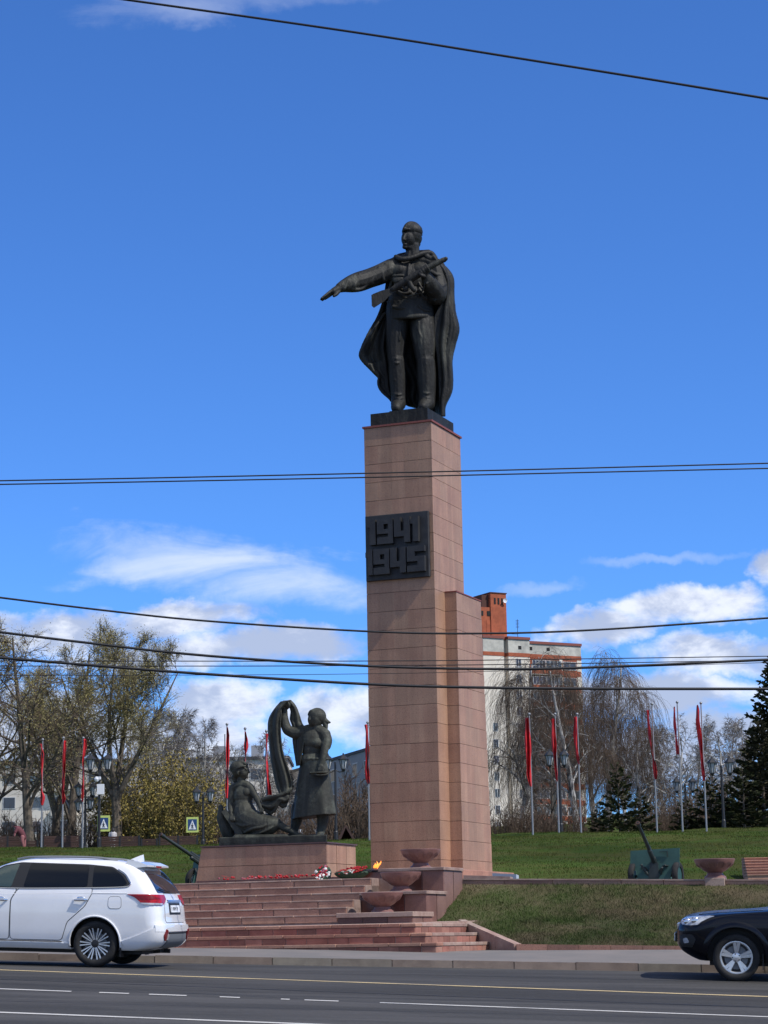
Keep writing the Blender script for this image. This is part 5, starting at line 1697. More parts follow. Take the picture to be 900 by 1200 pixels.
# spoiler, fin, windscreen, grille
spv = []
for y in np.linspace(-.66, .66, 15):
    k = 1 - .10 * (y / .66) ** 2
    spv.append([(4.02, y, 1.645 + .02 * k), (4.20, y, 1.622 + .012 * k), (4.20 + .15 * k, y, 1.582), (4.20 + .15 * k, y, 1.556), (4.12, y, 1.53), (3.98, y, 1.56)])
spv = np.array(spv).reshape(-1, 3)
Fs = [f[::-1] for f in grid_faces(15, 6, True)] + [list(range(6)), list(range(14 * 6 + 5, 14 * 6 - 1, -1))]
sp = mk('roof_spoiler', (spv, Fs), 'white_paint', wc, smooth=False)
mk('brake_lamp', box(4.336, 4.353, -.16, .16, 1.548, 1.574), 'lamp_red', sp)
mk('shark_fin', hexa([(3.86, -.03, 1.66), (4.10, -.035, 1.65), (4.10, .035, 1.65), (3.86, .03, 1.66)], [(4.03, -.006, 1.735), (4.09, -.008, 1.755), (4.09, .008, 1.755), (4.03, .006, 1.735)]), 'white_paint', wc)
T_ = lambda z, inset: WS.total(z) - inset
mk('windscreen', WS.patch([(T_(1.16, .62), 1.16), (T_(1.54, .50), 1.54), (T_(1.54, 0), 1.54), (T_(1.16, 0), 1.16)], .006, 'q'), 'dark_glass', wc, smooth=True)
mk('windscreen', WS.patch([(-T_(1.16, .62), 1.16), (-T_(1.54, .50), 1.54), (-T_(1.54, 0), 1.54), (-T_(1.16, 0), 1.16)], .006, 'q'), 'dark_glass', wc, smooth=True)
mk('grille', box(-.012, .05, -.5, .5, .48, .76), 'black_plastic', wc)
place_car(wc, (112.3 - 450) / FPX * 34.75 - .075, 34.75 - (338 / FPX * 34.75) * TR - .0 + .04, AXR - 0.0, .012)
wc.matrix_world = wc.matrix_world @ Matrix.Translation((0, .87, 0))

# ================================ black car
BS = CarShape(
    front=[(.30, .32), (.36, .20), (.48, .05), (.60, .0), (.78, .0), (.88, .03), (.95, .075), (1.00, .15), (1.045, .30), (1.085, .58), (1.12, .98), (1.15, 1.34), (1.19, 1.46), (1.36, 1.74), (1.54, 2.08), (1.64, 2.36), (1.69, 2.62), (1.72, 2.95)],
    rear=[(.30, 4.40), (.45, 4.60), (.6, 4.64), (.8, 4.62), (1.0, 4.58), (1.15, 4.5), (1.4, 4.32), (1.55, 4.18), (1.65, 3.95), (1.70, 3.6), (1.72, 3.2)],
    width=[(.30, .80), (.42, .87), (.60, .905), (.85, .915), (.98, .90), (1.05, .885), (1.10, .87), (1.15, .855), (1.3, .80), (1.5, .73), (1.62, .67), (1.68, .56), (1.72, .32)],
    rf=[(.30, .5), (.6, .48), (.9, .46), (1.0, .50), (1.10, .45), (1.2, .34), (1.72, .2)],
    rr=[(.30, .26), (1.0, .26), (1.72, .22)], za=.925, zc=.010)
bc = thing('black_car', 'black sport utility car with silver wheels, its front entering beside the lawn', 'car')
AXF2, AXR2, RADB = .905, 3.62, .357
cut = []
for ax in (AXF2, AXR2):
    for s_ in (-1, 1): cut.append(lathe([(0, -.17), (.435, -.17), (.435, .17), (0, .17)], 48, (ax, s_ * .81, .375), 'y'))
link('body', boolean_cut(BS.hull(64, 76), cut, 'body', 'black_paint'), bc)
for ax in (AXF2, AXR2):
    for s_ in (-1, 1):
        wheel_well(bc, ax, .375, .432, s_ * .66, s_ * .87, .33)
        V = []
        for a in np.linspace(R(-16), R(196), 40):
            for rr_, of in ((.432, .006), (.440, .028), (.475, .030), (.525, .006)):
                x, z = ax + rr_ * math.cos(a), max(.30, .375 + rr_ * math.sin(a))
                zr = (z - BS.zc) / BS.za
                x_, y_, z_ = BS.pt(BS.q_of_x(x, zr), zr, of)
                V.append((x if of > 0 else x_, y_ * (1 if s_ < 0 else -1), z))
        mk('arch_flare', (np.array(V), grid_faces(40, 4)), 'black_paint', bc, smooth=True)
        wheel(bc, ax, s_ * .775, RADB, .235, 5, s_, 'alloy_bright', 'five')
mk('underbody', box(.5, 4.2, -.6, .6, .22, .36), 'black_plastic', bc)
mk('mud_flap', box(1.30, 1.315, -.86, -.66, .18, .42), 'black_plastic', bc)
for mir in (False, True):
    hl = round_poly([(.085, .885), (.075, .955), (.14, 1.0), (.30, 1.03), (.50, 1.045), (.585, 1.04), (.50, 1.01), (.38, .945), (.33, .895), (.20, .88)], .02)
    mk('lamp_seam', BS.patch(grow(hl, .010), .002, mirror=mir, res=.04), 'black_plastic', bc)
    h = mk('headlamp', BS.patch(hl, .006, mirror=mir, res=.04), 'lamp_clear', bc, smooth=True)
    for cx, cz, r_ in ((.17, .935, .048), (.29, .955, .055)):
        x_, y_, z_ = BS.pt(BS.q_of_x(cx, cz), cz, .006)
        mk('lamp_bulb', ball((x_, y_ * (-1 if mir else 1), z_), (r_, .022, r_), 14, 8), 'chrome', h, smooth=True)
    fg = round_poly([(.12, .58), (.10, .66), (.16, .68), (.20, .60)], .02)
    mk('fog_lamp', BS.patch(fg, .008, mirror=mir, res=.04), 'lamp_clear', bc, smooth=True)
    mk('bumper_duct', BS.patch(round_poly([(.06, .52), (.055, .72), (.24, .74), (.30, .66), (.24, .52)], .03), .004, mirror=mir, res=.05), 'black_plastic', bc)
    fd = [(1.46, .42), (1.40, .80), (1.45, 1.11), (2.45, 1.13), (2.40, .42)]
    rd = [(2.43, .42), (2.48, 1.13), (3.35, 1.13), (3.2, .8), (3.05, .42)]
    for nm, q_ in (('front_door', fd), ('rear_door', rd)):
        mk('door_seam', BS.patch(grow(round_poly(q_, .04), .012), .0015, mirror=mir), 'metal_black', bc)
        mk(nm, BS.patch(round_poly(q_, .04), .006, mirror=mir), 'black_paint', bc, smooth=True)
    mk('side_moulding', BS.patch([(1.48, .58), (3.05, .58), (3.05, .64), (1.48, .64)], .018, mirror=mir), 'black_plastic', bc)
    mk('side_step', BS.patch([(1.40, .33), (3.1, .33), (3.1, .40), (1.40, .40)], .03, mirror=mir), 'black_plastic', bc)
    mk('side_window', BS.patch(round_poly([(1.72, 1.17), (2.02, 1.42), (2.30, 1.58), (2.48, 1.61), (2.48, 1.17)], .03), .006, mirror=mir), 'dark_glass', bc, smooth=True)
    mk('side_window', BS.patch(round_poly([(2.56, 1.17), (2.56, 1.61), (3.4, 1.60), (3.75, 1.5), (3.9, 1.2)], .03), .006, mirror=mir), 'dark_glass', bc, smooth=True)
    tr = [BS.pt(BS.q_of_x(x, z), z, .012) for x, z in ((1.66, 1.152), (1.60, 1.165), (1.70, 1.24), (1.96, 1.43))]
    mk('window_trim', tube([(p[0], p[1] * (-1 if mir else 1), p[2]) for p in tr], .010, 6), 'chrome', bc)
    tr = [BS.pt(BS.q_of_x(x, z), z, .012) for x, z in ((1.62, 1.152), (2.4, 1.152), (3.8, 1.158))]
    mk('window_trim', tube([(p[0], p[1] * (-1 if mir else 1), p[2]) for p in tr], .010, 6), 'chrome', bc)
    mk('door_mirror', join(ball((1.80, (-1.03 if not mir else 1.03), 1.15), (.10, .11, .085), 14, 10), box(1.76, 1.86, (-.98 if not mir else .84), (-.84 if not mir else .98), 1.08, 1.13)), 'black_paint', bc, smooth=True)
    mk('tail_lamp', BS.patch([(4.2, .85), (4.2, 1.1), (4.45, 1.1), (4.5, .85)], .01, mirror=mir), 'lamp_red', bc)
for sg in (1, -1):
    Tb = lambda z, i: sg * (BS.total(z) - i)
    mk('windscreen', BS.patch([(Tb(1.20, .60), 1.20), (Tb(1.58, .50), 1.58), (Tb(1.58, 0), 1.58), (Tb(1.20, 0), 1.20)], .006, 'q'), 'dark_glass', bc, smooth=True)
mk('bonnet_edge', tube([BS.pt(BS.q_of_x(x, z), z, .0) for x, z in ((.34, 1.048), (.6, 1.082), (.98, 1.115), (1.36, 1.145))], .008, 6), 'black_paint', bc)
mk('grille', join(*[box(-.003, .05, -.34, .34, z, z + .03) for z in (.69, .74, .79)]), 'chrome', bc)
pl_ = mk('number_plate', box(-.05, -.035, -.26, .26, .565, .67), 'plate_white', bc)
mk('plate_holder', box(-.035, .02, -.28, .28, .55, .685), 'black_plastic', pl_)
place_car(bc, (857 - 450) / FPX * 34.4 - .23, 34.4 + (407 / FPX * 34.4) * TR - .4, AXF2, .0)
bc.matrix_world = bc.matrix_world @ Matrix.Translation((0, .89, 0))

# ------------------------------------------------------------------ field guns
def field_gun(label, loc, rz, el, shield=True):
    """barrel points to -y of its own frame; two wheels, shield, cradle, trails spread behind"""
    t = thing('field_gun', label, 'gun', loc, rz, 'field guns beside the monument')
    if shield:
        sh = [(-.82, .62), (-.82, 1.26), (.84, 1.30), (.84, .66), (.60, .64), (.52, .20), (.20, .14), (-.24, .14), (-.54, .20), (-.60, .60)]
        V, Fc = prism(sh, -.015, .015)
        V = V.copy(); V[:, 1] += (V[:, 2] - .6) * .20
        mk('shield', (V, Fc), 'gun_green', t)
        for x0, x1, z0, z1 in ((.18, .46, 1.02, 1.20),):
            mk('shield_hatch', join(box(x0, x1, .02, .06, z1 - .02, z1), box(x1 - .02, x1, .01, .06, z0, z1 - .022)), 'gun_dark', t)
        for x in (-.70, -.42, .42, .70):
            mk('rivet_strip', box(x - .012, x + .012, -.02 + (.75 - .6) * .2 - .03, .03, .66, .72), 'gun_dark', t)
    for s_ in (-1, 1):
        w = mk('wheel', lathe([(0, -.05), (.26, -.05), (.26, .05), (0, .05)][::-1], 28, (0, 0, 0)), 'gun_green', t)
        v = np.array([q.co[:] for q in w.data.vertices])
        Mx = np.array([[0, 0, 1], [0, 1, 0], [-1, 0, 0]])
        for q, c in zip(w.data.vertices, v @ Mx.T): q.co = c
        w.location = (s_ * .74, .15, .43)
        ty = lathe([(.27, -.075), (.33, -.095), (.40, -.088), (.428, -.055), (.43, 0), (.428, .055), (.40, .088), (.33, .095), (.27, .075)][::-1], 36, cap=False)
        mk('tyre', (ty[0] @ Mx.T, ty[1]), 'rubber', w, smooth=True)
        rm = lathe([(.245, -.078), (.285, -.099)], 32, cap=False) if s_ > 0 else lathe([(.245, .078), (.285, .099)], 32, cap=False)
        mk('rim_ring', (rm[0] @ Mx.T, rm[1]), 'gun_rim', w)
    mk('axle', tube([(-.74, .15, .43), (.74, .15, .43)], .05, 8), 'gun_dark', t)
    ca, sa = math.cos(el), math.sin(el)
    def b(s, h=0., x=0.): return (x, .15 - s * ca + h * sa * .0 - h * sa, .82 + s * sa - h * -ca * 1.0 if False else .82 + s * sa + h * ca)
    mk('barrel', tube([b(-.55), b(.3), b(.32), b(1.3), b(1.95), b(1.96), b(2.12), b(2.13)], [.085, .082, .066, .058, .046, .066, .066, .05], 16), 'gun_dark', t, smooth=False)
    mk('muzzle_bore', tube([b(2.13), b(2.137)], [.040, .040], 16), 'dark_void', t)
    mk('muzzle_ring', lathe([(.040, .006), (.066, .006), (.068, -.03)], 18, cap=False), 'wood_brown', t).matrix_local = Matrix.Translation(b(2.13)) @ Vector((0, -ca, sa)).to_track_quat('Z', 'Y').to_matrix().to_4x4()
    mk('recoil_cylinder', tube([b(-.3, .13), b(.75, .13)], .05, 10), 'gun_dark', t)
    mk('cradle', tube([b(-.45, -.12), b(.85, -.12), b(.9, -.12)], [.075, .07, .05], 10), 'gun_dark', t)
    mk('saddle', hexa([(-.18, -.1, .36), (.18, -.1, .36), (.18, .42, .36), (-.18, .42, .36)], [(-.13, -.02, .86), (.13, -.02, .86), (.13, .34, .80), (-.13, .34, .80)]), 'gun_dark', t)
    mk('elevating_arc', tube([(.16, .1, .40), (.26, -.10, .52), (.34, -.22, .68)], .035, 8), 'gun_dark', t)
    mk('balance_spring', tube([(-.2, -.04, .46), (-.32, -.12, .66), (-.40, -.14, .80)], .04, 8), 'gun_dark', t)
    mk('hand_wheel', lathe([(.09, 0), (.105, .01), (.105, .03), (.09, .04)], 16, (.38, .02, .72)), 'gun_dark', t)
    mk('lever', tube([(.14, -.02, .56), (.42, -.14, .76)], .028, 6), 'gun_dark', t)
    mk('lever', tube([(-.2, -.02, .6), (-.30, -.10, .72)], .022, 6), 'gun_dark', t)
    for s_ in (-1, 1):
        mk('trail', tube([(s_ * .16, .3, .40), (s_ * .55, 1.6, .22), (s_ * .85, 2.6, .06)], [.07, .06, .05], 8), 'gun_green', t)
    return t


def ground_at(px, y):
    x = (px - 450) / FPX * y * 1.0
    return np.array([x, y, hill_z(x, y)])


gR = P(766, 1000, 60.5); gR[2] = P(766, 1042, 60.5)[2]
field_gun('dark field gun behind a broad green shield on the terrace, muzzle raised', tuple(gR), R(-24), R(36)).scale = (.84, .84, .84)
gL = P(241, 1000, 60.); gL[2] = P(241, 1047, 60.)[2]
field_gun('dark field gun half hidden behind the sculpture plinth, long barrel raised', tuple(gL), R(-52), R(29)).scale = (.84, .84, .84)

# ------------------------------------------------------------------ flag poles with limp flags
def flagpole(label, px, y, top, foot, flag=None, lean=1, group='flag poles on the grass bank'):
    """flag: list of (photo y, width to one side, side) down the cloth"""
    b = P(px + (foot - top) * 0, foot, y)
    b[2] = min(b[2], hill_z(b[0], y) + .02)
    ztop = P(px, top, y)[2]
    H = ztop - b[2]
    t = thing('flagpole', label, 'flagpole', b, 0, group)
    r = .046
    mk('pole', tube([(0, 0, -.1), (0, 0, H * .5), (0, 0, H)], [r, r * .85, r * .6], 10), 'metal_grey', t, smooth=True)
    mk('finial', ball((0, 0, H + .05), .07, 10, 6), 'metal_grey', t, smooth=True)
    if flag:
        y0, y1 = flag[0][0], flag[-1][0]
        rows = []
        n = 26
        ys = np.linspace(y0, y1, n)
        a = np.interp(ys, [q[0] for q in flag], [q[1] for q in flag])
        c = np.interp(ys, [q[0] for q in flag], [q[2] for q in flag])
        V = []
        m = 13
        k = y / FPX
        rs = rnd.random() * 6
        for i in range(n):
            z = (foot - ys[i]) / max(1, foot - top) * H
            for j in range(m):
                q = j / (m - 1)
                x = (a[i] + (c[i] - a[i]) * q) * k
                d = .13 * math.sin(q * 8.5 + rs + i * .10) + .05 * math.sin(q * 19 + i * .23) - .05
                V.append((x + .02 * math.sin(i * .5 + q * 9), d, z))
        g_ = (np.array(V), grid_faces(n, m))
        o = mk('flag', g_, 'flag_red', t, smooth=True)
    return t


# (photo x, distance, top, foot, cloth edges)
flagpole('slim pole by the benches whose ragged flag shows only small red scraps', 48.5, 108, 868, 996, [(872, -1, -3), (884, -1, 2.5), (902, -.5, 0), (928, -.5, .5), (934, -.5, 3.5), (944, -.5, 1)])
flagpole('slim pole with a long limp red flag, middle of the trio by the benches', 73, 108, 866, 996, [(868, 0, 3), (880, -.5, 3.5), (905, -.8, 2.5), (925, -.8, 1.5), (938, 0, 3.5), (943, 0, 1)])
flagpole('slim pole with a small red flag puffed out at its head, by the benches', 96.5, 108, 866, 994, [(866, 0, 3), (873, 0, 5), (882, 0, 3), (892, -.5, 1), (930, -.5, 1.5), (940, -.5, .5)])
flagpole('slim pole with a long limp red flag right above the seated bronze woman', 266.5, 104, 850, 992, [(852, -.5, 1), (862, -1, 3.5), (880, -1, 3), (905, -1, 1.5), (925, -1.5, 1.5), (936, -1, 1)])
flagpole('slim pole with a short red flag, between the seated woman and the bronze banner', 288, 104, 855, 992, [(858, -.5, 1), (866, -.5, 3.5), (876, -1, 3), (884, -.5, 1), (900, -.3, .3)])
flagpole('slim pole with a thin red flag close to the bronze banner', 313, 104, 858, 992, [(860, -1, 2.5), (866, -1, 1.5), (890, -1, 1), (906, -.5, 3), (918, 0, 4), (932, 1, 6)])
flagpole('pole with a limp red flag peeping out behind the edge of the tall column', 433, 104, 848, 985, [(849, -4, 1), (856, -3, 1), (872, -2.5, 1), (888, -3.5, 1), (902, -4, 1), (914, -3, 1), (919, -1, 1)])
flagpole('pole with the widest limp red flag, nearest to the column before the tower block', 624.5, 106, 838, 976, [(841, -5, -2), (860, -6, .5), (890, -6, .5), (908, -5, 0), (921, -2, 0)])
flagpole('pole with a limp red flag before the tower block, next to a street lamp', 655, 106, 838, 975, [(842, -4.5, -1), (860, -5, 0), (885, -4, 0), (905, -2, 0), (915, -1, 0)])
flagpole('pole with a limp red flag at the tower block corner, nearest the young pine', 681, 106, 838, 974, [(840, -4, 0), (850, -4.5, 0), (870, -4.5, 0), (885, -2.5, 0), (895, -.5, 0)])
flagpole('pole with a torn red flag in two tufts, behind the green-shielded gun', 770, 106, 826, 973, [(832, -7, -4), (850, -6, -3), (862, -5, -3), (868, -4, -3.3), (888, -2, -1.5), (892, -2, 1), (904, -1.5, 2), (913, -.5, 1.5)])
flagpole('thin pole with a faded dark red flag wound tightly round it', 800, 106, 824, 972, [(828, -4.5, -3), (834, -5, -2.5), (850, -4.8, -2.8), (884, -3.5, -1.5)])
flagpole('pole with a bright red flag hanging full length, beside the dark spruce', 828, 106, 825, 971, [(826, -5, -3.5), (832, -6, -1.5), (845, -7, -2), (860, -5, -1.5), (890, -3.5, -.8), (914, -1.8, .2)])

# ------------------------------------------------------------------ street lamps
def lantern(t, x, z, y=0., s=1.):
    V, Fc = [], []
    prof = [(.10, 0), (.20, .46), (.215, .48)]
    n = 6
    l = mk('lantern', lathe([(r * s, q * s) for r, q in [(.085, 0), (.185, .44)]], n, (x, y, z)), 'lantern_glass', t)
    mk('lantern_roof', lathe([(.25 * s, .44 * s), (.25 * s, .47 * s), (.12 * s, .60 * s), (.05 * s, .66 * s), (.03 * s, .74 * s), (0, .76 * s)], n, (x, y, z)), 'metal_black', l)
    mk('lantern_foot', lathe([(.03 * s, -.12 * s), (.09 * s, -.03 * s), (.10 * s, .02 * s)], n, (x, y, z)), 'metal_black', l)
    bars = []
    for i in range(n):
        a = 2 * math.pi * i / n
        bars.append(tube([(x + .09 * s * math.cos(a), y + .09 * s * math.sin(a), z), (x + .19 * s * math.cos(a), y + .19 * s * math.sin(a), z + .44 * s)], .016 * s, 4))
    mk('lantern_bars', join(*bars), 'metal_black', l)
    return l


def lamp(label, px, y, foot, head, arms, low=None, s=1.0, rz=0):
    b = P(px, foot, y); b[2] = min(b[2], hill_z(b[0], y) + .02)
    H = P(px, head, y)[2] - b[2]
    k = y / FPX
    t = thing('street_lamp', label, 'street lamp', b, rz, 'black street lamps with lanterns')
    mk('post', tube([(0, 0, -.1), (0, 0, .5), (0, 0, .55), (0, 0, H * .6), (0, 0, H)], [.11, .10, .075, .065, .05], 10), 'metal_black', t, smooth=False)
    zl = H - .34 * s
    for a in arms:
        x = a * k
        mk('arm', tube([(0, 0, zl - .02), (x * .5, 0, zl - .14), (x, 0, zl - .10)], .028, 6), 'metal_black', t)
        lantern(t, x, zl, 0, s)
    for a, yy in (low or []):
        x = a * k; z2 = P(px, yy, y)[2] - b[2]
        mk('arm', tube([(0, 0, z2 - .05), (x * .5, 0, z2 - .16), (x, 0, z2 - .10)], .028, 6), 'metal_black', t)
        lantern(t, x, z2, 0, s)
    return t


lamp('tall black two-lantern lamp with a white box on its post', 116, 112, 993, 893, (-10.5, 9.5), s=1.15)
lamp('black lamp with two pairs of lanterns low behind the flagpoles by the benches', 99.5, 122, 993, 925, (-8, 9), [(-8, 950), (6, 948)], s=1.05)
lamp('black two-lantern lamp beside the crossing sign near the plinth', 238, 116, 990, 931, (-7.5, 8.5), s=1.05)
lamp('lower black lamp with two lanterns standing behind the seated bronze woman', 240.5, 128, 990, 962, (-7, 2.5), s=1.05)
lamp('black two-lantern lamp between the standing bronze woman and the column', 394, 112, 984, 893, (-8.5, 9.5), s=1.1)
lamp('black lamp before the tower block, half hidden by a flagpole', 658, 112, 976, 888, (-11, 6), s=1.1)
lamp('shorter black two-lantern lamp between the two poles left of the spruce', 805, 124, 972, 919, (-9.5, 9), s=1.1)
lamp('tall black two-lantern lamp nearest the dark spruce', 848.5, 112, 970, 897, (-10.5, 10), s=1.15)
# white box on the first lamp
_b = P(118, 925, 111.7)
single('control_box', box(_b[0] - .17, _b[0] + .17, 111.55, 111.8, _b[2] - .26, _b[2] + .26), 'plate_white', 'white metal box fixed to the tall lamp post by the benches', 'box')
_b = P(113.5, 913, 111.8)
single('camera_unit', join(ball(_b, .14, 10, 6), box(_b[0] - .05, _b[0] + .2, 111.7, 111.9, _b[2] - .02, _b[2] + .12)), 'plate_white', 'small white camera on the tall lamp post, above the white box', 'camera')

# ------------------------------------------------------------------ crossing signs
def crossing(label, px, py, y, arm_to=None):
    c = P(px, py, y)
    zb = hill_z(c[0], y)
    t = thing('crossing_sign', label, 'sign', (c[0], c[1], c[2]), 0, 'pedestrian crossing signs')
    h = .29
    w_ = .235
    mk('board', box(-.32, .32, .0, .03, -.40, .40), 'sign_lime', t)
    mk('blue_field', box(-w_, w_, -.008, .0, -h, h), 'sign_blue', t)
    mk('white_triangle', (np.array([(-.20, -.014, -.24), (.20, -.014, -.24), (0, -.014, .24), (-.20, -.008, -.24), (.20, -.008, -.24), (0, -.008, .24)], float), [[0, 1, 2], [5, 4, 3], [0, 3, 4, 1], [1, 4, 5, 2], [2, 5, 3, 0]]), 'sign_white', t)
    wk = [tube([(-.01, -.018, .02), (.0, -.018, -.08)], .028, 6), tube([(.0, -.018, -.08), (.05, -.018, -.19)], .018, 6), tube([(.0, -.018, -.08), (-.06, -.018, -.19)], .018, 6), tube([(-.01, -.018, .0), (.06, -.018, -.06)], .013, 6), tube([(-.01, -.018, .0), (-.07, -.018, -.05)], .013, 6), ball((.0, -.018, .075), (.028, .01, .028), 8, 6)]
    mk('walking_figure', join(*wk), 'ink', t)
    mk('bracket', tube([(0, .05, .3), ((arm_to - px) * y / FPX, .05, .45)], .03, 6), 'metal_black', t)
    return t


crossing('square pedestrian crossing sign on the tall lamp post by the benches, lime border', 121.5, 965, 112, 116)
crossing('square pedestrian crossing sign near the plinth, lime border, left of the two-lantern lamp', 225.5, 966.5, 116, 238)

# ------------------------------------------------------------------ benches with brown backs
def bench(label, px0, px1, top, foot, y, panels=2):
    a, b = P(px0, foot, y), P(px1, foot, y)
    zb = min(a[2], b[2])
    Hh = P((px0 + px1) / 2, top, y)[2] - zb
    t = thing('park_bench', label, 'bench', ((a[0] + b[0]) / 2, y, zb), 0, 'brown benches along the bank')
    w = (b[0] - a[0]) / 2
    n = 5
    for i in range(n):
        z0 = Hh * (.14 + .86 * i / n)
        for k in range(panels):
            x0 = -w + 2 * w * k / panels
            mk('slat', box(x0 + .03, x0 + 2 * w / panels - .03, -.02, .02, z0 + .008, z0 + Hh * .86 / n - .008), 'wood_brown', t)
    for k in range(panels + 1):
        x0 = -w + 2 * w * k / panels
        mk('post', box(x0 - .045, x0 + .045, -.035, .05, 0, Hh + .02), 'metal_black', t)
    for i in range(3): mk('seat_slat', box(-w, w, .06 + i * .14, .18 + i * .14, Hh * .50, Hh * .50 + .04), 'wood_brown', t)
    for k in (-1, 1): mk('leg', box(k * w * .8 - .03, k * w * .8 + .03, .35, .42, 0, Hh * .5), 'metal_black', t)
    return t


bench('brown slatted bench at the very edge of the picture, beside the bending person', -8, 26, 980, 995, 113)
bench('small low brown bench between the tree trunk and the first flagpole', 31, 44, 985, 995, 115, 1)
bench('long brown bench behind the trio of flagpoles', 50.5, 94, 979.5, 995, 113)
bench('brown bench on which a person sits, beside the crossing sign', 118, 163, 980, 993.5, 114)
bench('brown bench below the gun muzzle, next to the plinth', 187, 231, 979.5, 991.5, 114)
bench('short brown bench between the seated person and the gun muzzle', 166, 184, 983, 992, 119, 1)

# ------------------------------------------------------------------ people
def person(label, px, py_foot, y, build, cat='person'):
    b = P(px, py_foot, y)
    t = thing('person', label, cat, b)
    build(Fig(0, 0, 1.0, y), t, px, py_foot)
    return t


def bending(F_, t, px, fy):
    # stands facing right, bowed forward, long maroon coat, pale shoes; plan units are photo pixels (18 to the head-high metre)
    o = (px, fy)
    q = lambda x, y, d, r: (px + x, fy + y, d, r)
    F_.limb([q(2.6, -15, .05, 2.5), q(3.2, -10, .06, 1.9), q(3.4, -5, .06, 1.6), q(3.2, -.8, .05, 1.1)]).limb([q(.8, -15, -.12, 2.5), q(.6, -10, -.16, 1.9), q(1.6, -5, -.12, 1.6), q(1.8, -.8, -.1, 1.1)])
    F_.limb([q(2, -15.5, 0, 2.9), q(-.5, -19.5, -.02, 3.6), q(-3.5, -23.2, -.03, 3.5), q(-5.4, -25.4, -.03, 2.6)])
    F_.limb([q(-5.2, -24.6, -.2, 1.5), q(-7.6, -20.5, -.28, 1.25), q(-8.6, -16.6, -.3, 1.0)]).limb([q(-5.2, -24.6, .16, 1.5), q(-7.4, -20.8, .2, 1.25), q(-9.0, -17.2, .16, 1.0)])
    F_.limb([q(-5.4, -25.4, 0, 1.5), q(-7, -27.2, 0, 1.3), q(-8, -28.2, 0, 1.5)])
    F_.ell(px - 8.6, fy - 28.6, 0, 1.9, 2.3, 1.9).limb([q(-9.9, -27.8, 0, .9), q(-10.4, -27.4, 0, .6)])
    for i in range(4): F_.limb([q(-8.6 + i * .1, -16.6, -.34 + .03 * i, .28), q(-9.0 + i * .15, -15.3, -.34 + .03 * i, .25)], 6, 2)
    F_.make('body', 'cloth_rose', t, .022, 1)
    F_.limb([q(2, -14.5, 0, 3.2), q(-.6, -19.5, -.02, 4.0), q(-3.7, -23.4, -.03, 3.9), q(-5.2, -25.2, -.03, 3.0)])
    F_.limb([q(-5.2, -24.6, -.2, 1.9), q(-7.6, -20.5, -.28, 1.6)]).limb([q(-5.2, -24.6, .16, 1.9), q(-7.4, -20.8, .2, 1.6)])
    F_.make('coat', 'cloth_maroon', t, .03, 1)
    F_.ell(px - 8.2, fy - 29.2, 0, 2.2, 2.2, 2.1); F_.limb([q(-7.2, -28.6, 0, 1.6), q(-6.4, -26.8, 0, 1.0)])
    F_.make('hair', 'hair_dark', t, .025, 1)
    for dx, d in ((2.6, .05), (1.2, -.1)): F_.limb([q(dx + .6, -.7, d, .8), q(dx - 1.6, -.5, d, .7)])
    F_.make('shoes', 'cloth_pale', t, .02, 1)


def sitting(F_, t, px, fy):
    q = lambda x, y, d, r: (px + x, fy + y, d, r)
    # seat is about 8 px above the ground; the person is seen from behind over the bench back
    F_.limb([q(0, -8.5, .25, 3.0), q(.2, -13, .2, 3.2), q(.3, -16.5, .2, 2.9)])
    F_.limb([q(-3.3, -16.5, .2, 1.4), q(0, -17.6, .2, 1.6), q(3.5, -16.5, .2, 1.4)])
    for s_ in (-1, 1):
        F_.limb([q(3.4 * s_, -16.4, .2, 1.3), q(4.0 * s_, -12.6, .22, 1.15), q(3.0 * s_, -10, .42, .9)])
        F_.limb([q(1.4 * s_, -8.3, .3, 1.8), q(1.6 * s_, -8.6, .7, 1.5), q(1.6 * s_, -4, .78, 1.2), q(1.6 * s_, -.6, .78, .9)]).limb([q(1.6 * s_, -.5, .78, .8), q(1.7 * s_, -.4, .98, .6)])
        for i in range(4): F_.limb([q(3.0 * s_ + .2 * i, -9.6, .46, .25), q(2.6 * s_ + .2 * i, -9.0, .56, .2)], 6, 2)
    F_.limb([q(.3, -17.5, .2, 1.1), q(.4, -19.4, .2, 1.05)])
    F_.ell(px + .5, fy - 20.8, .2, 1.75, 2.2, 1.9)
    F_.make('body', 'cloth_pale', t, .024, 1)
    F_.ell(px + .5, fy - 21.3, .18, 1.95, 2.1, 2.05); F_.ell(px + .5, fy - 20.2, .14, 1.8, 1.8, 1.6)
    F_.make('hair', 'hair_dark', t, .024, 1)


person('person in a maroon coat and rose trousers bending forward by a bench', 25.5, 996, 112, bending)
person('dark-haired person in a pale top sitting on a brown bench', 132, 993.5, 114.4, sitting)

# ------------------------------------------------------------------ overhead cables
def cable(label, pts, r, sway=0.):
    """pts: (photo x, photo y, distance)"""
    W_ = np.array([P(*q) for q in pts])
    W_ = smoothline(W_, 60)
    d0, d1 = W_[0] - W_[3], W_[-1] - W_[-4]
    d0 /= np.linalg.norm(d0); d1 /= np.linalg.norm(d1)
    ext0 = [W_[0] + d0 * k + np.array([0, 0, .012 * k * k * .4]) for k in (24, 12, 4)]
    ext1 = [W_[-1] + d1 * k + np.array([0, 0, .012 * k * k * .4]) for k in (4, 12, 24)]
    return single('overhead_cable', tube(np.vstack([ext0, W_, ext1]), r, 7), 'cable_black', label, 'cable', 'cables over the road')


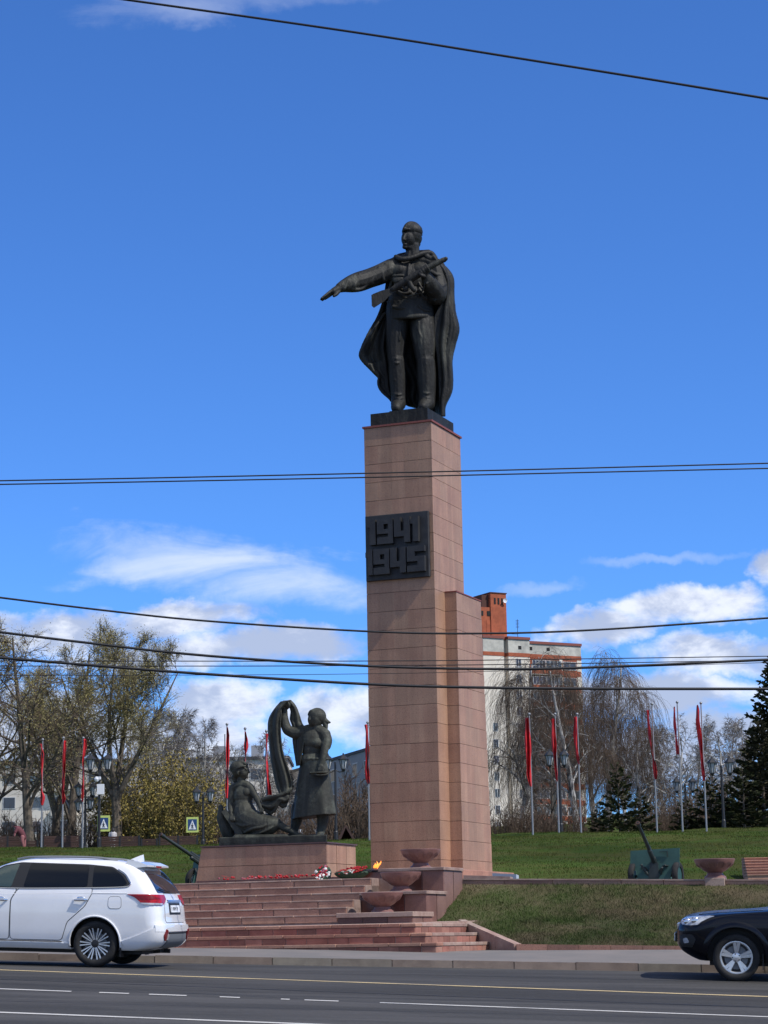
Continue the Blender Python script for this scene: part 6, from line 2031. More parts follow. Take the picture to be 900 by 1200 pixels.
cable('single cable slanting across the top of the sky, highest of all', [(100, -7, 27), (300, 21, 26.5), (450, 43, 26), (600, 67, 25.5), (750, 91, 25), (905, 116.5, 24.5)], .0155)
cable('upper one of the close pair of cables crossing the column above the plaque', [(-10, 563.5, 28), (200, 559.6, 28), (430, 554.6, 28), (650, 549.4, 28), (910, 542.6, 28)], .0095)
cable('lower one of the close pair of cables crossing the column above the plaque', [(-10, 567.8, 28.4), (200, 564, 28.4), (430, 559.4, 28.4), (650, 554.4, 28.4), (910, 548.6, 28.4)], .0095)
cable('cable just above the tower block roof, sagging below the orange penthouse', [(-10, 699, 30), (120, 715, 30), (240, 727.5, 30), (430, 739.8, 30), (560, 742.3, 30), (700, 738, 30), (910, 723.5, 30)], .0145)
cable('twisted cable sagging across the column, second thick one from below', [(-10, 739.5, 27), (100, 753, 27), (240, 768.2, 27), (430, 780.4, 27), (600, 784, 27), (740, 780.3, 27), (910, 772.5, 27)], .0165)
cable('lowest and thickest cable, nearly level at the tower block', [(-10, 770, 25), (120, 780.6, 25), (240, 789.8, 25), (430, 801.6, 25), (560, 805.6, 25), (700, 807, 25), (910, 807.3, 25)], .0165)
cable('thin wire above the twisted cable, running level over the trees', [(-10, 774.5, 34), (300, 774.8, 34), (430, 774.6, 34), (600, 773.2, 34), (910, 768.8, 34)], .0075)
cable('thin wire right under the twisted cable beside the column', [(-10, 780.5, 34), (300, 780.5, 34), (430, 779.8, 34), (600, 778.6, 34), (910, 773.6, 34)], .0075)
cable('thinnest wire, between the twisted cable and the lowest one', [(-10, 791.5, 36), (250, 791, 36), (430, 789.6, 36), (600, 786, 36), (910, 776, 36)], .005)

# ------------------------------------------------------------------ wreaths, flowers, flame
def petals(c, r, n, cols, seed, nrm=(0, 0, 1), size=.035, ring=None):
    """flower heads over a round bed: small ruffled discs"""
    rg = random.Random(seed)
    out = {k: [] for k in cols}
    nrm = Vector(nrm).normalized()
    q = nrm.to_track_quat('Z', 'Y')
    for i in range(n):
        a = rg.random() * 6.283
        rr_ = (rg.uniform(*ring) if ring else math.sqrt(rg.random())) * r
        p = Vector((rr_ * math.cos(a), rr_ * math.sin(a), rg.uniform(-.01, .02)))
        s = size * rg.uniform(.7, 1.25)
        prof = [(0, -.4 * s), (.6 * s, -.1 * s), (1. * s, .25 * s), (.62 * s, .30 * s), (.55 * s, .55 * s), (.2 * s, .5 * s), (0, .62 * s)]
        g_ = lathe(prof, 7)
        M = Matrix.Translation(q @ p) @ (q @ Vector((rg.uniform(-.5, .5), rg.uniform(-.5, .5), 1)).to_track_quat('Z', 'Y')).to_matrix().to_4x4()
        out[cols[int(rg.random() * len(cols)) if not callable(cols) else 0]].append(xf(g_, M))
    return out


def flower_part(t, name, res, off=(0, 0, 0)):
    for col_, gs in res.items():
        for g_ in gs:
            o = mk(name, (g_[0] + np.array(off), g_[1]), col_, t)


wb = P(378, 1033.5, 46.55)
wr = thing('round_wreath', 'round wreath of white and pink flowers leaning on the dark ledge', 'wreath', wb, RZ)
nv = Vector((-.05, -1, .42)).normalized()
qv = nv.to_track_quat('Z', 'Y').to_matrix().to_4x4()
ctr = np.array([0, .05, .17])
th_ = np.linspace(0, 2 * np.pi, 33)
ringp = [(.125 * math.cos(a), .125 * math.sin(a), 0) for a in th_]
Mw = np.array(Matrix.Translation(ctr) @ qv)
mk('wreath_ring', xf(tube(ringp, .055, 8, False), Mw), 'leaf_green', wr)
mk('back_board', xf(lathe([(0, -.04), (.17, -.04), (.17, -.02), (0, -.02)], 24), Mw), 'ribbon_black', wr)
flower_part(wr, 'flower', petals(None, .17, 46, ['petal_white', 'petal_white', 'petal_pink', 'petal_red'], 5, nv, .030), ctr + np.array(nv) * .035)
mk('ribbon', hexa([(.07, -.02, .0), (.19, -.02, .02), (.19, .03, .02), (.07, .03, .0)], [(.03, .0, .20), (.16, .02, .26), (.16, .03, .26), (.03, .02, .20)]), 'ribbon_black', wr)
fb = P(412, 1029.5, 46.7)
bq_ = thing('flower_basket', 'dark green basket of red flowers with a few white ones, beside the flame', 'flowers', fb, RZ)
V = []
for i in range(7):
    for j in range(16):
        a = 2 * math.pi * j / 16
        s = [.55, .75, .92, 1.0, .9, .6, .0][i]
        V.append((.40 * s * math.cos(a), .16 * s * math.sin(a), [.0, .03, .07, .11, .14, .155, .16][i]))
mk('basket', (np.array(V), grid_faces(7, 16, True) + [list(range(16))[::-1]]), 'leaf_green', bq_)
rg2 = random.Random(11)
for i in range(120):
    a, s = rg2.random() * 6.283, math.sqrt(rg2.random())
    p = (.37 * s * math.cos(a), .17 * s * math.sin(a) - .02, .165 + .035 * (1 - s) + .045 * s * math.cos(a) + .075 * s * math.sin(a))
    z_ = .028 * rg2.uniform(.8, 1.2)
    g_ = lathe([(0, -.4 * z_), (.7 * z_, -.1 * z_), (1. * z_, .25 * z_), (.6 * z_, .35 * z_), (.5 * z_, .55 * z_), (0, .6 * z_)], 7, p)
    white = (-.22 < p[0] < .12) and p[1] < -.06 and rg2.random() < .75
    mk('flower', g_, 'petal_white' if white else 'petal_red', bq_)
for i in range(30):
    a = rg2.random() * 6.283
    p = np.array([.37 * math.cos(a), .155 * math.sin(a), .13])
    d = np.array([math.cos(a) * .09, math.sin(a) * .06, rg2.uniform(-.02, .05)])
    n_ = np.cross(d, [0, 0, 1]); n_ = n_ / np.linalg.norm(n_) * .018
    mk('leaf', (np.array([p, p + d * .5 + n_, p + d, p + d * .5 - n_]), [[0, 1, 2, 3]]), 'leaf_green', bq_)
# carnations on the ledge
cm = mesh_data('carnation', *join(lathe([(0, -.01), (.020, 0), (.032, .016), (.020, .024), (.014, .036), (0, .038)], 8), tube([(0, 0, 0), (.10, -.03, -.012), (.22, -.05, -.018)], .004, 4)), 'petal_red')
cm2 = mesh_data('carnation', *join(lathe([(0, -.01), (.018, 0), (.028, .014), (.018, .022), (0, .03)], 8), tube([(0, 0, 0), (.10, -.03, -.012), (.2, -.03, -.018)], .004, 4)), 'petal_pink')
rg3 = random.Random(21)
fsw = Matrix.Translation(fs.location) @ Matrix.Rotation(RZ, 4, 'Z')
for i in range(46):
    x = rg3.uniform(-1.6, -.2) if i < 36 else rg3.uniform(-2.5, -1.6)
    p = fsw @ Vector((x, rg3.uniform(-.50, -.10), 1.415 + rg3.uniform(0, .05)))
    o = link('carnation', cm if rg3.random() < .85 else cm2, None, p)
    o.rotation_euler = (rg3.uniform(-.3, .3), rg3.uniform(-.3, .3), rg3.uniform(0, 6.28))
    tag(o, 'small red carnation laid among others on the dark ledge below the bronze women', 'flower', 'carnations on the ledge')
# flame in its star
fl0 = P(440, 1021, 46.9)
fm = thing('eternal_flame', 'small orange flame burning on a dark metal star beside the red flowers', 'flame', fl0, RZ)
star = []
for i in range(10):
    a = math.pi * i / 5 + .3
    r_ = .42 if i % 2 == 0 else .19
    star.append((r_ * math.cos(a), r_ * math.sin(a)))
Vs = [(x, y, -.02 + .0) for x, y in star] + [(x, y, .015) for x, y in star] + [(0, 0, .07)]
mk('star', (np.array(Vs), [[i, (i + 1) % 10, (i + 1) % 10 + 10, i + 10] for i in range(10)] + [[i + 10, (i + 1) % 10 + 10, 20] for i in range(10)]), 'metal_black', fm)
mk('star_base', box(-.55, .75, -.25, .45, -.32, -.03), 'granite_dark', fm)
for k, pts in enumerate(([(0, 0, .05), (.02, .0, .11), (.05, 0, .16), (.03, 0, .21)], [(-.03, .01, .05), (-.03, .01, .10), (.0, 0, .14), (-.01, 0, .17)], [(.04, -.01, .05), (.07, 0, .12), (.12, 0, .17), (.13, 0, .22)])):
    mk('flame_tongue', tube(smoothline(pts, 9), [.008, .016, .02, .021, .019, .015, .011, .006, .001], 8), 'flame', fm, smooth=True)
# candles and slabs near the column foot
cd_me = mesh_data('candle', *lathe([(.03, 0), (.03, .05), (.012, .055), (0, .07)], 10), 'candle_wax')
for i, px in enumerate((527.5, 531, 534.5, 537.5, 540)):
    o = link('candle', cd_me, None, P(px, 1020.5 + i * .15, 46.9))
    tag(o, 'small pale memorial candle in the row at the foot of the column', 'candle', 'candles at the column foot')
for nm, px0, px1, py, y, mt, lb in (('stone_slab', 543, 598, 1026.5, 47.0, 'granite_pale', 'long pale slab lying flat on the terrace beside the column foot'), ('metal_sheet', 577, 605, 1024., 48.2, 'roof_pale', 'bluish flat metal sheet lying at the foot of the column, next to the lawn')):
    a, b = P(px0, py, y), P(px1, py + 1.4, y - .3)
    single(nm, hexa([a - [0, 0, .1], b - [0, 0, .1], b + [.1, .8, -.1], a + [.1, .8, -.1]], [a + [0, 0, .015], b + [0, 0, .015], b + [.1, .8, .015], a + [.1, .8, .015]]), mt, lb, 'slab')

# ------------------------------------------------------------------ trees
class Wood:
    """branches gathered by level; every branch is a tapering tube"""
    def __init__(s, seed):
        s.rg = np.random.default_rng(seed)
        s.store = {}

    def add(s, part, pts, r0, r1, sides):
        s.store.setdefault((part, len(pts), sides), []).append((pts, r0, r1))

    def geo(s, part):
        Vs, Fs, n0 = [], [], 0
        for (p, m, sides), lst in s.store.items():
            if p != part: continue
            B = np.array([q[0] for q in lst])                        # nb, m, 3
            r0 = np.array([q[1] for q in lst]); r1 = np.array([q[2] for q in lst])
            nb = len(B)
            tan = B[:, -1] - B[:, 0]; tan /= np.linalg.norm(tan, axis=1)[:, None] + 1e-9
            ref = np.where(np.abs(tan[:, 2:3]) < .9, np.array([[0, 0, 1.]]), np.array([[1., 0, 0]]))
            a = np.cross(tan, ref); a /= np.linalg.norm(a, axis=1)[:, None] + 1e-9
            b = np.cross(tan, a)
            th = np.linspace(0, 2 * np.pi, sides, endpoint=False)
            rad = r0[:, None] + (r1 - r0)[:, None] * np.linspace(0, 1, m)[None]
            ring = np.cos(th)[None, :, None] * a[:, None] + np.sin(th)[None, :, None] * b[:, None]      # nb, sides, 3
            V = B[:, :, None, :] + rad[:, :, None, None] * ring[:, None]
            Vs.append(V.reshape(-1, 3))
            base = (np.arange(nb) * m * sides)[:, None, None]
            i = (np.arange(m - 1) * sides)[None, :, None]
            j = np.arange(sides)[None, None, :]
            k = (j + 1) % sides
            f = np.stack([base + i + j, base + i + k, base + i + sides + k, base + i + sides + j], -1).reshape(-1, 4)
            Fs.append(f + n0)
            n0 += nb * m * sides
        return np.vstack(Vs), np.vstack(Fs)

    def branch(s, p, d, L, n, wob, trop, curl=0.):
        """points of one branch from p along d; trop pulls each step (x, y, z)"""
        rg = s.rg
        pts = [p]
        d = d / np.linalg.norm(d)
        st = L / (n - 1)
        for i in range(n - 1):
            d = d + rg.normal(0, wob, 3) + np.asarray(trop) * (1 + curl * i)
            d = d / np.linalg.norm(d)
            p = p + d * st
            pts.append(p)
        return np.array(pts)


def at(pts, t):
    q = t * (len(pts) - 1)
    i = min(int(q), len(pts) - 2)
    f = q - i
    return pts[i] * (1 - f) + pts[i + 1] * f, pts[i + 1] - pts[i]


def side_dir(rg, d, ang):
    d = d / np.linalg.norm(d)
    v = rg.normal(0, 1, 3); v -= d * (v @ d); v /= np.linalg.norm(v)
    return d * math.cos(ang) + v * math.sin(ang)


def leaf_cards(rg, tips, per, size, spread):
    """small leaf faces set about the twigs"""
    n = len(tips) * per
    c = np.repeat(np.asarray(tips), per, 0) + rg.normal(0, spread, (n, 3))
    a = rg.normal(0, 1, (n, 3)); a /= np.linalg.norm(a, axis=1)[:, None]
    b = np.cross(a, rg.normal(0, 1, (n, 3))); b /= np.linalg.norm(b, axis=1)[:, None] + 1e-9
    s_ = (size * (.5 + rg.random(n)))[:, None]
    V = np.stack([c - a * s_, c + b * s_ * .6, c + a * s_, c - b * s_ * .6], 1).reshape(-1, 3)
    return V, np.arange(n * 4).reshape(-1, 4)


def leafless(seed, H, trunk_r, n1, n2, n3, n4, spread=.55, up=.10, twig=.013, droop=0., start=.28, forks=1, lean=(0, 0), wind=0., l1=.42, hang=0.):
    """a bare or budding tree: trunk, limbs, branches, twigs; droop bends the outer twigs down into hanging tresses"""
    w = Wood(seed); rg = w.rg
    tips = []
    stems = []
    if forks == 1: stems.append((w.branch(np.zeros(3), np.array([lean[0], lean[1], 1.]), H * .92, 12, .05, (0, 0, .06)), trunk_r))
    else:
        t0 = w.branch(np.zeros(3), np.array([lean[0], lean[1], 1.]), H * .30, 6, .04, (0, 0, .05))
        w.add('trunk', t0, trunk_r, trunk_r * .85, 8)
        for k in range(forks):
            a = 2 * math.pi * k / forks + rg.random()
            stems.append((w.branch(t0[-1 - (k % 2)], np.array([math.cos(a) * .42, math.sin(a) * .42, 1.]), H * rg.uniform(.52, .68), 10, .06, (0, 0, .05)), trunk_r * .62))
    for st, r in stems:
        w.add('trunk', st, r, r * .16, 8)
        for i in range(n1):
            t = start + (1 - start) * (i + rg.random()) / n1 if forks == 1 else .12 + .88 * (i + rg.random()) / n1
            p, d = at(st, min(t, .995))
            L = H * l1 * (1.05 - .75 * t) * rg.uniform(.75, 1.2)
            b1 = w.branch(p, side_dir(rg, d, rg.uniform(.55, 1.0) * (spread / .55)), L, 8, .09, (wind, 0, up), 0)
            r1 = max(r * .42 * (1.1 - t), .018)
            w.add('trunk', b1, r1, r1 * .3, 5)
            for j in range(n2):
                t2 = .2 + .8 * (j + rg.random()) / n2
                p2, d2 = at(b1, min(t2, .99))
                L2 = L * .50 * (1.1 - .55 * t2) * rg.uniform(.7, 1.25)
                b2 = w.branch(p2, side_dir(rg, d2, rg.uniform(.4, .9)), L2, 6, .11, (wind, 0, up * .6 - droop * .10), 0)
                w.add('trunk', b2, max(r1 * .42, twig * 1.25), twig, 4)
                for k in range(n3):
                    t3 = .15 + .85 * (k + rg.random()) / n3
                    p3, d3 = at(b2, min(t3, .99))
                    L3 = (L2 * .55 * rg.uniform(.6, 1.3) if not hang else hang * rg.uniform(.45, 1.25))
                    b3 = w.branch(p3, side_dir(rg, d3, rg.uniform(.4, .9)), L3, 5 if not hang else 6, .12 if not hang else .05, (wind * .5, 0, up * .3 - droop * .55), .35 if hang else 0)
                    w.add('crown', b3, twig * .95, twig * .6, 3)
                    for m_ in range(n4):
                        t4 = .15 + .85 * (m_ + rg.random()) / n4
                        p4, d4 = at(b3, min(t4, .99))
                        L4 = max(.25, L3 * .45) * rg.uniform(.6, 1.3)
                        b4 = w.branch(p4, side_dir(rg, d4, rg.uniform(.35, .85)), L4, 3, .12, (0, 0, -droop * .7), 0)
                        w.add('crown', b4, twig * .72, twig * .35, 3)
                        tips.append(b4[-1]); tips.append(b4[1])
    return w, np.array(tips)


def tree(label, px, y, w, tips, bark, twigmat, buds=None, group='bare spring trees behind the bank', rz=0., sc=1., name='birch_tree', zoff=0., foot=None):
    x = (px - 450) / FPX * y
    z = hill_z(x, y) - .1 + zoff
    t = thing(name, label, 'tree', (x, y, z), rz, group)
    t.scale = (sc, sc, sc)
    mk('trunk', w.geo('trunk'), bark, t, smooth=True)
    c = mk('crown', w.geo('crown'), twigmat, t)
    if buds:
        per, size, spread, mat = buds
        g_ = leaf_cards(w.rg, tips, per, size, spread)
        mk('leaf_buds', g_, mat, c)
    return t


def again(t, label, px, y, rz, sc, zoff=0., group=None):
    c = copy_tree(t)
    x = (px - 450) / FPX * y
    c.location = (x, y, hill_z(x, y) - .1 + zoff)
    c.rotation_euler = (0, 0, rz)
    c.scale = (sc, sc, sc) if not hasattr(sc, '__len__') else sc
    c['label'] = label
    return c


# the two big budding trees on the left
w1, t1 = leafless(11, 12.5, .30, 8, 8, 7, 5, spread=.55, up=.09, twig=.012, forks=4, l1=.40)
big = tree('largest budding tree with a tall forked crown, above the white-boxed lamp', 134, 122, w1, t1, 'bark', 'twig_olive', (2, .030, .17, 'bud_olive'), name='poplar_tree', rz=.4)
w2, t2 = leafless(23, 11.6, .26, 20, 7, 6, 4, spread=.62, up=.02, twig=.012, droop=.14, start=.16, l1=.44)
b2 = tree('broad budding birch standing behind the brown benches, wide brownish crown', 31, 120, w2, t2, 'bark', 'twig_brown', (2, .028, .15, 'bud_olive'), rz=1.1, sc=1.13)
again(b2, 'budding birch leaning over the edge of the picture above the bending person', -12, 124, 2.6, 1.12)
again(b2, 'budding birch filling the gap between the broad birch and the tallest tree', 78, 134, 4.1, 1.22)
again(big, 'budding tree with a thinner crown, behind the middle flagpole by the benches', 62, 140, 3.0, .98)
# finer grey birches further back
w3, t3 = leafless(31, 9.6, .15, 24, 6, 5, 3, spread=.5, up=.05, twig=.012, droop=.30, start=.25, l1=.30)
gb = tree('grey leafless birch with drooping twigs, directly right of the tallest tree', 182, 138, w3, t3, 'bark_birch', 'twig_grey', rz=.2, sc=1.16)
for lb, px, y, rz, sc in (
    ('grey leafless birch behind the yellow willow bush', 200, 146, 1.4, 1.16), ('slender grey birch left of the red flag over the seated woman', 240, 150, 2.2, 1.12), ('grey birch behind the red flag over the seated woman', 256, 142, 3.4, .86),
    ('leafless birch showing between the two bronze women', 292, 145, 4.4, .98), ('leafless birch right behind the raised bronze banner', 318, 150, 5.2, .96), ('grey birch above the seated woman, fainter and farther back', 272, 170, .9, 1.06),
    ('thin grey birch behind the willow bush, nearest the lamp with the white box', 160, 160, 2.9, 1.3)):
    again(gb, lb, px, y, rz, sc)
for lb, px, y, rz, sc in (('faint bare birch behind the smaller weeping birch', 728, 168, .7, 1.25), ('faint bare birch directly behind the torn red flag', 772, 172, 1.8, 1.2), ('faint bare birch behind the thin pole with the faded flag', 806, 165, 2.7, 1.15), ('faint bare birch behind the bright red flag and its pole', 832, 175, 3.9, 1.3), ('faint bare birch showing over the tallest two-lantern lamp', 858, 168, 5.0, 1.2), ('grey birch crown showing past the widest tree, over the willow bush', 214, 165, 5.8, 1.4), ('grey birch crown just behind the yellow-green willow bush top', 186, 172, 3.3, 1.45), ('low grey birch above the crossing sign near the plinth', 228, 160, 1.1, 1.2)):
    again(gb, lb, px, y, rz, sc)
# weeping birches on the right
w4, t4 = leafless(47, 11.8, .24, 14, 7, 8, 3, spread=.60, up=.06, twig=.0085, droop=1.0, start=.26, l1=.34, hang=3.0, wind=.012)
wb1 = tree('tall weeping birch with long hanging brown twigs across the front of the tower block', 668, 132, w4, t4, 'bark_birch', 'twig_brown', rz=.5, name='weeping_birch')
wbc = again(wb1, 'weeping birch close beside the column, twigs hanging over the cream wall', 602, 138, 2.3, 1.10)
again(wb1, 'weeping birch rising above the tower block corner, its top bent over to one side', 703, 142, 3.9, 1.16)
again(wb1, 'weeping birch with dense twigs before the brick balconies of the tower block', 640, 150, 1.3, 1.0)
again(wb1, 'weeping birch in front of the tower block corner, twigs brushing the young pine', 690, 148, 4.7, 1.05)
again(wb1, 'smaller weeping birch behind the torn red flag', 748, 140, 5.1, .80)
w5, t5 = leafless(53, 8.2, .16, 18, 6, 6, 3, spread=.75, up=.02, twig=.0115, droop=.25, start=.2, l1=.46)
sb = tree('wide bare birch with spreading limbs between the flagpoles near the spruce', 786, 138, w5, t5, 'bark_birch', 'twig_grey', rz=.9)
again(sb, 'bare crown filling the sky right behind the bright red flag', 838, 146, 2.4, 1.08)
again(sb, 'bare birch low behind the young pines', 862, 150, 4.0, .98)
dk = again(sb, 'bare dark limbed tree in front of the tower block, twisted boughs', 640, 128, 5.5, .74)
for ch in dk.children:
    if ch.name.startswith('trunk'):
        ch.data = ch.data.copy(); ch.data.materials[0] = MATS['bark']
again(sb, 'bare crown low beside the torn red flag', 752, 150, 1.6, .92)

# willow bush and thickets
def thicket(seed, n, H, rx, ry, twig, lean=.28, sub=9, hv=.35):
    w = Wood(seed); rg = w.rg
    tips = []
    for i in range(n):
        a = rg.random() * 6.283; r_ = math.sqrt(rg.random())
        p = np.array([rx * r_ * math.cos(a), ry * r_ * math.sin(a), 0])
        d = np.array([math.cos(a) * lean * r_ * 1.5 + rg.normal(0, .1), math.sin(a) * lean * r_ + rg.normal(0, .1), 1.])
        L = H * rg.uniform(1 - hv, 1.04) * (1 - .35 * r_ * r_)
        b = w.branch(p, d, L, 7, .07, (0, 0, .03))
        w.add('trunk', b, twig * 1.7, twig * .6, 4)
        for k in range(sub):
            p2, d2 = at(b, rg.uniform(.12, .98))
            b2_ = w.branch(p2, side_dir(rg, d2, rg.uniform(.3, .8)), L * rg.uniform(.12, .34), 4, .12, (0, 0, .04))
            w.add('crown', b2_, twig * .8, twig * .4, 3)
            tips.append(b2_[-1])
            for m_ in range(3):
                p3, d3 = at(b2_, rg.uniform(.2, .98))
                b3 = w.branch(p3, side_dir(rg, d3, rg.uniform(.3, .9)), L * rg.uniform(.05, .13), 3, .1, (0, 0, .02))
                w.add('crown', b3, twig * .6, twig * .3, 3)
                tips.append(b3[-1]); tips.append(b3[1])
    return w, np.array(tips)


w6, t6 = thicket(61, 130, 5.6, 2.6, 1.8, .015, sub=10)
wil = tree('yellow-green willow bush, rounded and dense, left of the crossing sign near the plinth', 178, 124, w6, t6, 'twig_olive', 'twig_olive', (2, .07, .16, 'bud_yellow'), name='willow_bush', group='bushes along the bank')
w7, t7 = thicket(67, 110, 2.9, 2.6, 1.3, .016, sub=10, hv=.45)
th1 = tree('brown leafless thicket behind the long bench and the flagpoles', 72, 126, w7, t7, 'twig_brown', 'twig_brown', name='thicket', group='bushes along the bank')
for lb, px, y, rz, sc, g_ in (
    ('brown thicket behind the bench at the picture edge', 10, 128, 1.2, 1.0, 0), ('brown thicket between tall lamp and willow bush', 138, 128, 2.0, 1.1, 0), ('brown thicket below the crossing sign near the plinth', 215, 130, 3.1, 1.25, 0), ('tall brown thicket behind the seated bronze woman', 262, 132, 4.0, 1.35, 0),
    ('brown thicket seen between the two bronze women', 305, 134, 5.2, 1.15, 0), ('ochre thicket behind the legs of the standing bronze woman', 345, 136, .4, 1.0, 0), ('dense brown thicket filling the gap between the bronze woman and the column', 414, 130, 1.6, 1.65, 0), ('second brown thicket near the lamp beside the column', 388, 138, 2.7, 1.3, 0),
    ('low brown hedge hard against the column', 590, 122, 3.7, (1.0, 1, .82), 0), ('low brown hedge below the tower block', 622, 124, 4.6, (1.0, 1, .78), 0), ('brown bush behind the pole at the tower block corner', 664, 128, 5.7, .95, 0), ('rust brown bush behind the gun muzzle', 757, 128, .8, .88, 0), ('brown bush between the lamp posts near the spruce', 828, 128, 1.9, 1.35, 0), ('brown bush under the torn red flag', 782, 132, 2.2, .95, 0)):
    again(th1, lb, px, y, rz, sc)


# conifers
def conifer(seed, H, base_r, n, needle, dens=1.0, droop=-.10, gap=.0, power=.85):
    w = Wood(seed); rg = w.rg
    st = w.branch(np.zeros(3), np.array([0, 0, 1.]), H, 10, .012, (0, 0, .05))
    w.add('trunk', st, H * .017, .012, 7)
    C_, A_, B_, S_ = [], [], [], []
    for i in range(n):
        t = .04 + .95 * ((i + rg.random()) / n) ** power
        p, d = at(st, min(t, .995))
        R_ = base_r * (1 - t) ** .82 * rg.uniform(.65, 1.12) + .12
        a = i * 2.399 + rg.normal(0, .25)
        dr = np.array([math.cos(a), math.sin(a), droop + .5 * t + rg.normal(0, .07)])
        b = w.branch(p, dr, R_, 6, .05, (0, 0, .05))
        w.add('trunk', b, .02 * (1.1 - t) + .008, .006, 4)
        m = int(max(4, R_ * 26 * dens))
        for k in range(m):
            q, dd = at(b, rg.uniform(.18, 1.0))
            dd = dd / np.linalg.norm(dd)
            sd = np.array([-dd[1], dd[0], 0]) * (1 if rg.random() < .5 else -1)
            v = dd * .7 + sd * rg.uniform(.2, 1) + np.array([0, 0, rg.normal(-.15, .25)])
            v /= np.linalg.norm(v)
            L = needle * rg.uniform(.6, 1.3) * (.7 + .5 * (1 - t))
            C_.append(q); A_.append(v * L); B_.append(np.cross(v, rg.normal(0, 1, 3))); S_.append(L * .20)
    C_, A_, B_, S_ = np.array(C_), np.array(A_), np.array(B_), np.array(S_)
    B_ /= np.linalg.norm(B_, axis=1)[:, None] + 1e-9
    # every spray: two crossed tapering leaves
    N2 = np.cross(A_, B_); N2 /= np.linalg.norm(N2, axis=1)[:, None] + 1e-9
    Vs = []
    for Q in (B_, N2):
        Vs.append(np.stack([C_, C_ + A_ * .5 + Q * S_[:, None], C_ + A_, C_ + A_ * .5 - Q * S_[:, None]], 1))
    V = np.concatenate(Vs, 0).reshape(-1, 3)
    return w, (V, np.arange(len(V)).reshape(-1, 4))


def conifer_tree(label, px, y, w, g_, mat, rz=0, sc=1., name='spruce_tree'):
    x = (px - 450) / FPX * y
    t = thing(name, label, 'tree', (x, y, hill_z(x, y) - .1), rz, 'evergreens on the bank')
    t.scale = (sc,) * 3
    mk('trunk', w.geo('trunk'), 'bark', t, smooth=True)
    mk('crown', g_, mat, t)
    return t


w8, g8 = conifer(71, 9.2, 2.9, 150, .34, 1.35)
sp1 = conifer_tree('big dark spruce at the edge of the picture, tallest of the evergreens', 906, 120, w8, g8, 'needle_dark', .3, 1.08)
w8b, g8b = conifer(73, 6.6, 2.3, 110, .32, 1.3)
sp2 = conifer_tree('brownish spruce leaning in front of the big dark one', 886, 117, w8b, g8b, 'needle_brown', 1.3, .92)
w9, g9 = conifer(79, 3.9, 1.35, 46, .30, 1.0, droop=.05, power=1.0)
pn = conifer_tree('young dark pine with open whorls beside the flagpole at the tower block corner', 717, 116, w9, g9, 'needle_dark', .0, 1.0, 'pine_tree')
for lb, px, y, rz, sc in (('low dark pine right of the open young pine', 742, 118, 1.0, (.95, .95, .62)), ('young brownish pine left of the shorter two-lantern lamp', 795, 120, 2.0, (.9, .9, .55)), ('young pine behind the bright red flag', 823, 119, 3.3, (1.15, 1.1, .82)),
                          ('young pine between the bright red flag and the tallest lamp', 843, 118, 4.2, (1.1, 1.1, .72)), ('bushy young pine at the foot of the spruce', 862, 115, 5.0, (1.25, 1.2, .9)), ('small pine left of the open young pine', 694, 118, 5.6, (.7, .7, .48))):
    again(pn, lb, px, y, rz, sc)

# ------------------------------------------------------------------ tower block on the right
YB = 370.
BANG = R(28)
bo = P(571.5, 965, YB)
bz0 = hill_z(bo[0], YB) - 1
tb = thing('apartment_tower', 'tall cream and orange brick apartment block with an attic band, right behind the column', 'building', (bo[0], YB, bz0), BANG)
MP = YB / FPX                      # metres per photo pixel there


def up_(py): return P(600, py, YB)[2] - bz0 + 0.


def al(px):
    """distance along the facade of the point seen at this column of the photo"""
    lo, hi = -30., 60.
    for _ in range(50):
        m_ = (lo + hi) / 2
        q = np.array([bo[0] + m_ * math.cos(BANG), YB + m_ * math.sin(BANG), bz0 + 30])
        if proj(q)[0] < px: lo = m_
        else: hi = m_
    return lo


ztop = up_(743.5)
zb1 = up_(762.5); zb2 = up_(767)
A0, A1, A2, A3, A4, A5, A6 = 0, al(590.5), al(595.5), al(620.5), al(637), al(655.5), al(682)
mk('core_wall', box(A0, A6, .9, 14, 0, ztop - 1.2), 'cream_wall', tb)
mk('side_wall', box(A0 - .01, A0 + .5, .95, 14.2, 0, ztop - .3), 'grey_wall', tb)


def bay(x0, x1, y0, zt, mat_wall, name='bay_wall', ztp=None):
    mk(name, box(x0, x1, y0, 1.0, 0, zb2), mat_wall, tb)
    mk('brick_band', box(x0 - .02, x1 + .02, y0 - .06, 1.0, zb2 + .002, zb1), 'brick_orange', tb)
    mk('attic_panel', box(x0, x1, y0 - .02, 1.2, zb1 + .002, zt - .45), 'attic_wall', tb)
    mk('roof_edge', box(x0 - .1, x1 + .1, y0 - .2, 14, zt - .448, zt), 'cap_red', tb)


bay(A0, A1, 0, ztop, 'cream_wall')
bay(A1, A2, .85, ztop - .05, 'cream_wall')
bay(A2, A3, -.1, ztop, 'cream_wall')
bay(A3, A6, .25, ztop - .55, 'brick_orange')
mk('cream_strip', box(A5 + .12, A5 + .75, .20, .26, 0, zb2 - .1), 'cream_wall', tb)
mk('cream_strip', box(A6 - .95, A6, .20, .26, 0, zb2 - .1), 'cream_wall', tb)
FLH = 2.78
ftop = up_(780)                   # sill line of the top floor


def window(parent, x0, x1, z0, z1, y, nx=2):
    f = mk('window', join(box(x0, x1, y - .06, y + .02, z0, z0 + .09), box(x0, x1, y - .06, y + .02, z1 - .09, z1), *[box(x - .045, x + .045, y - .06, y + .02, z0 + .092, z1 - .092) for x in np.linspace(x0 + .045, x1 - .045, nx + 1)]), 'window_frame', parent)
    mk('pane', box(x0 + .02, x1 - .02, y - .02, y + .01, z0 + .02, z1 - .02), 'window_pane', f)
    return f


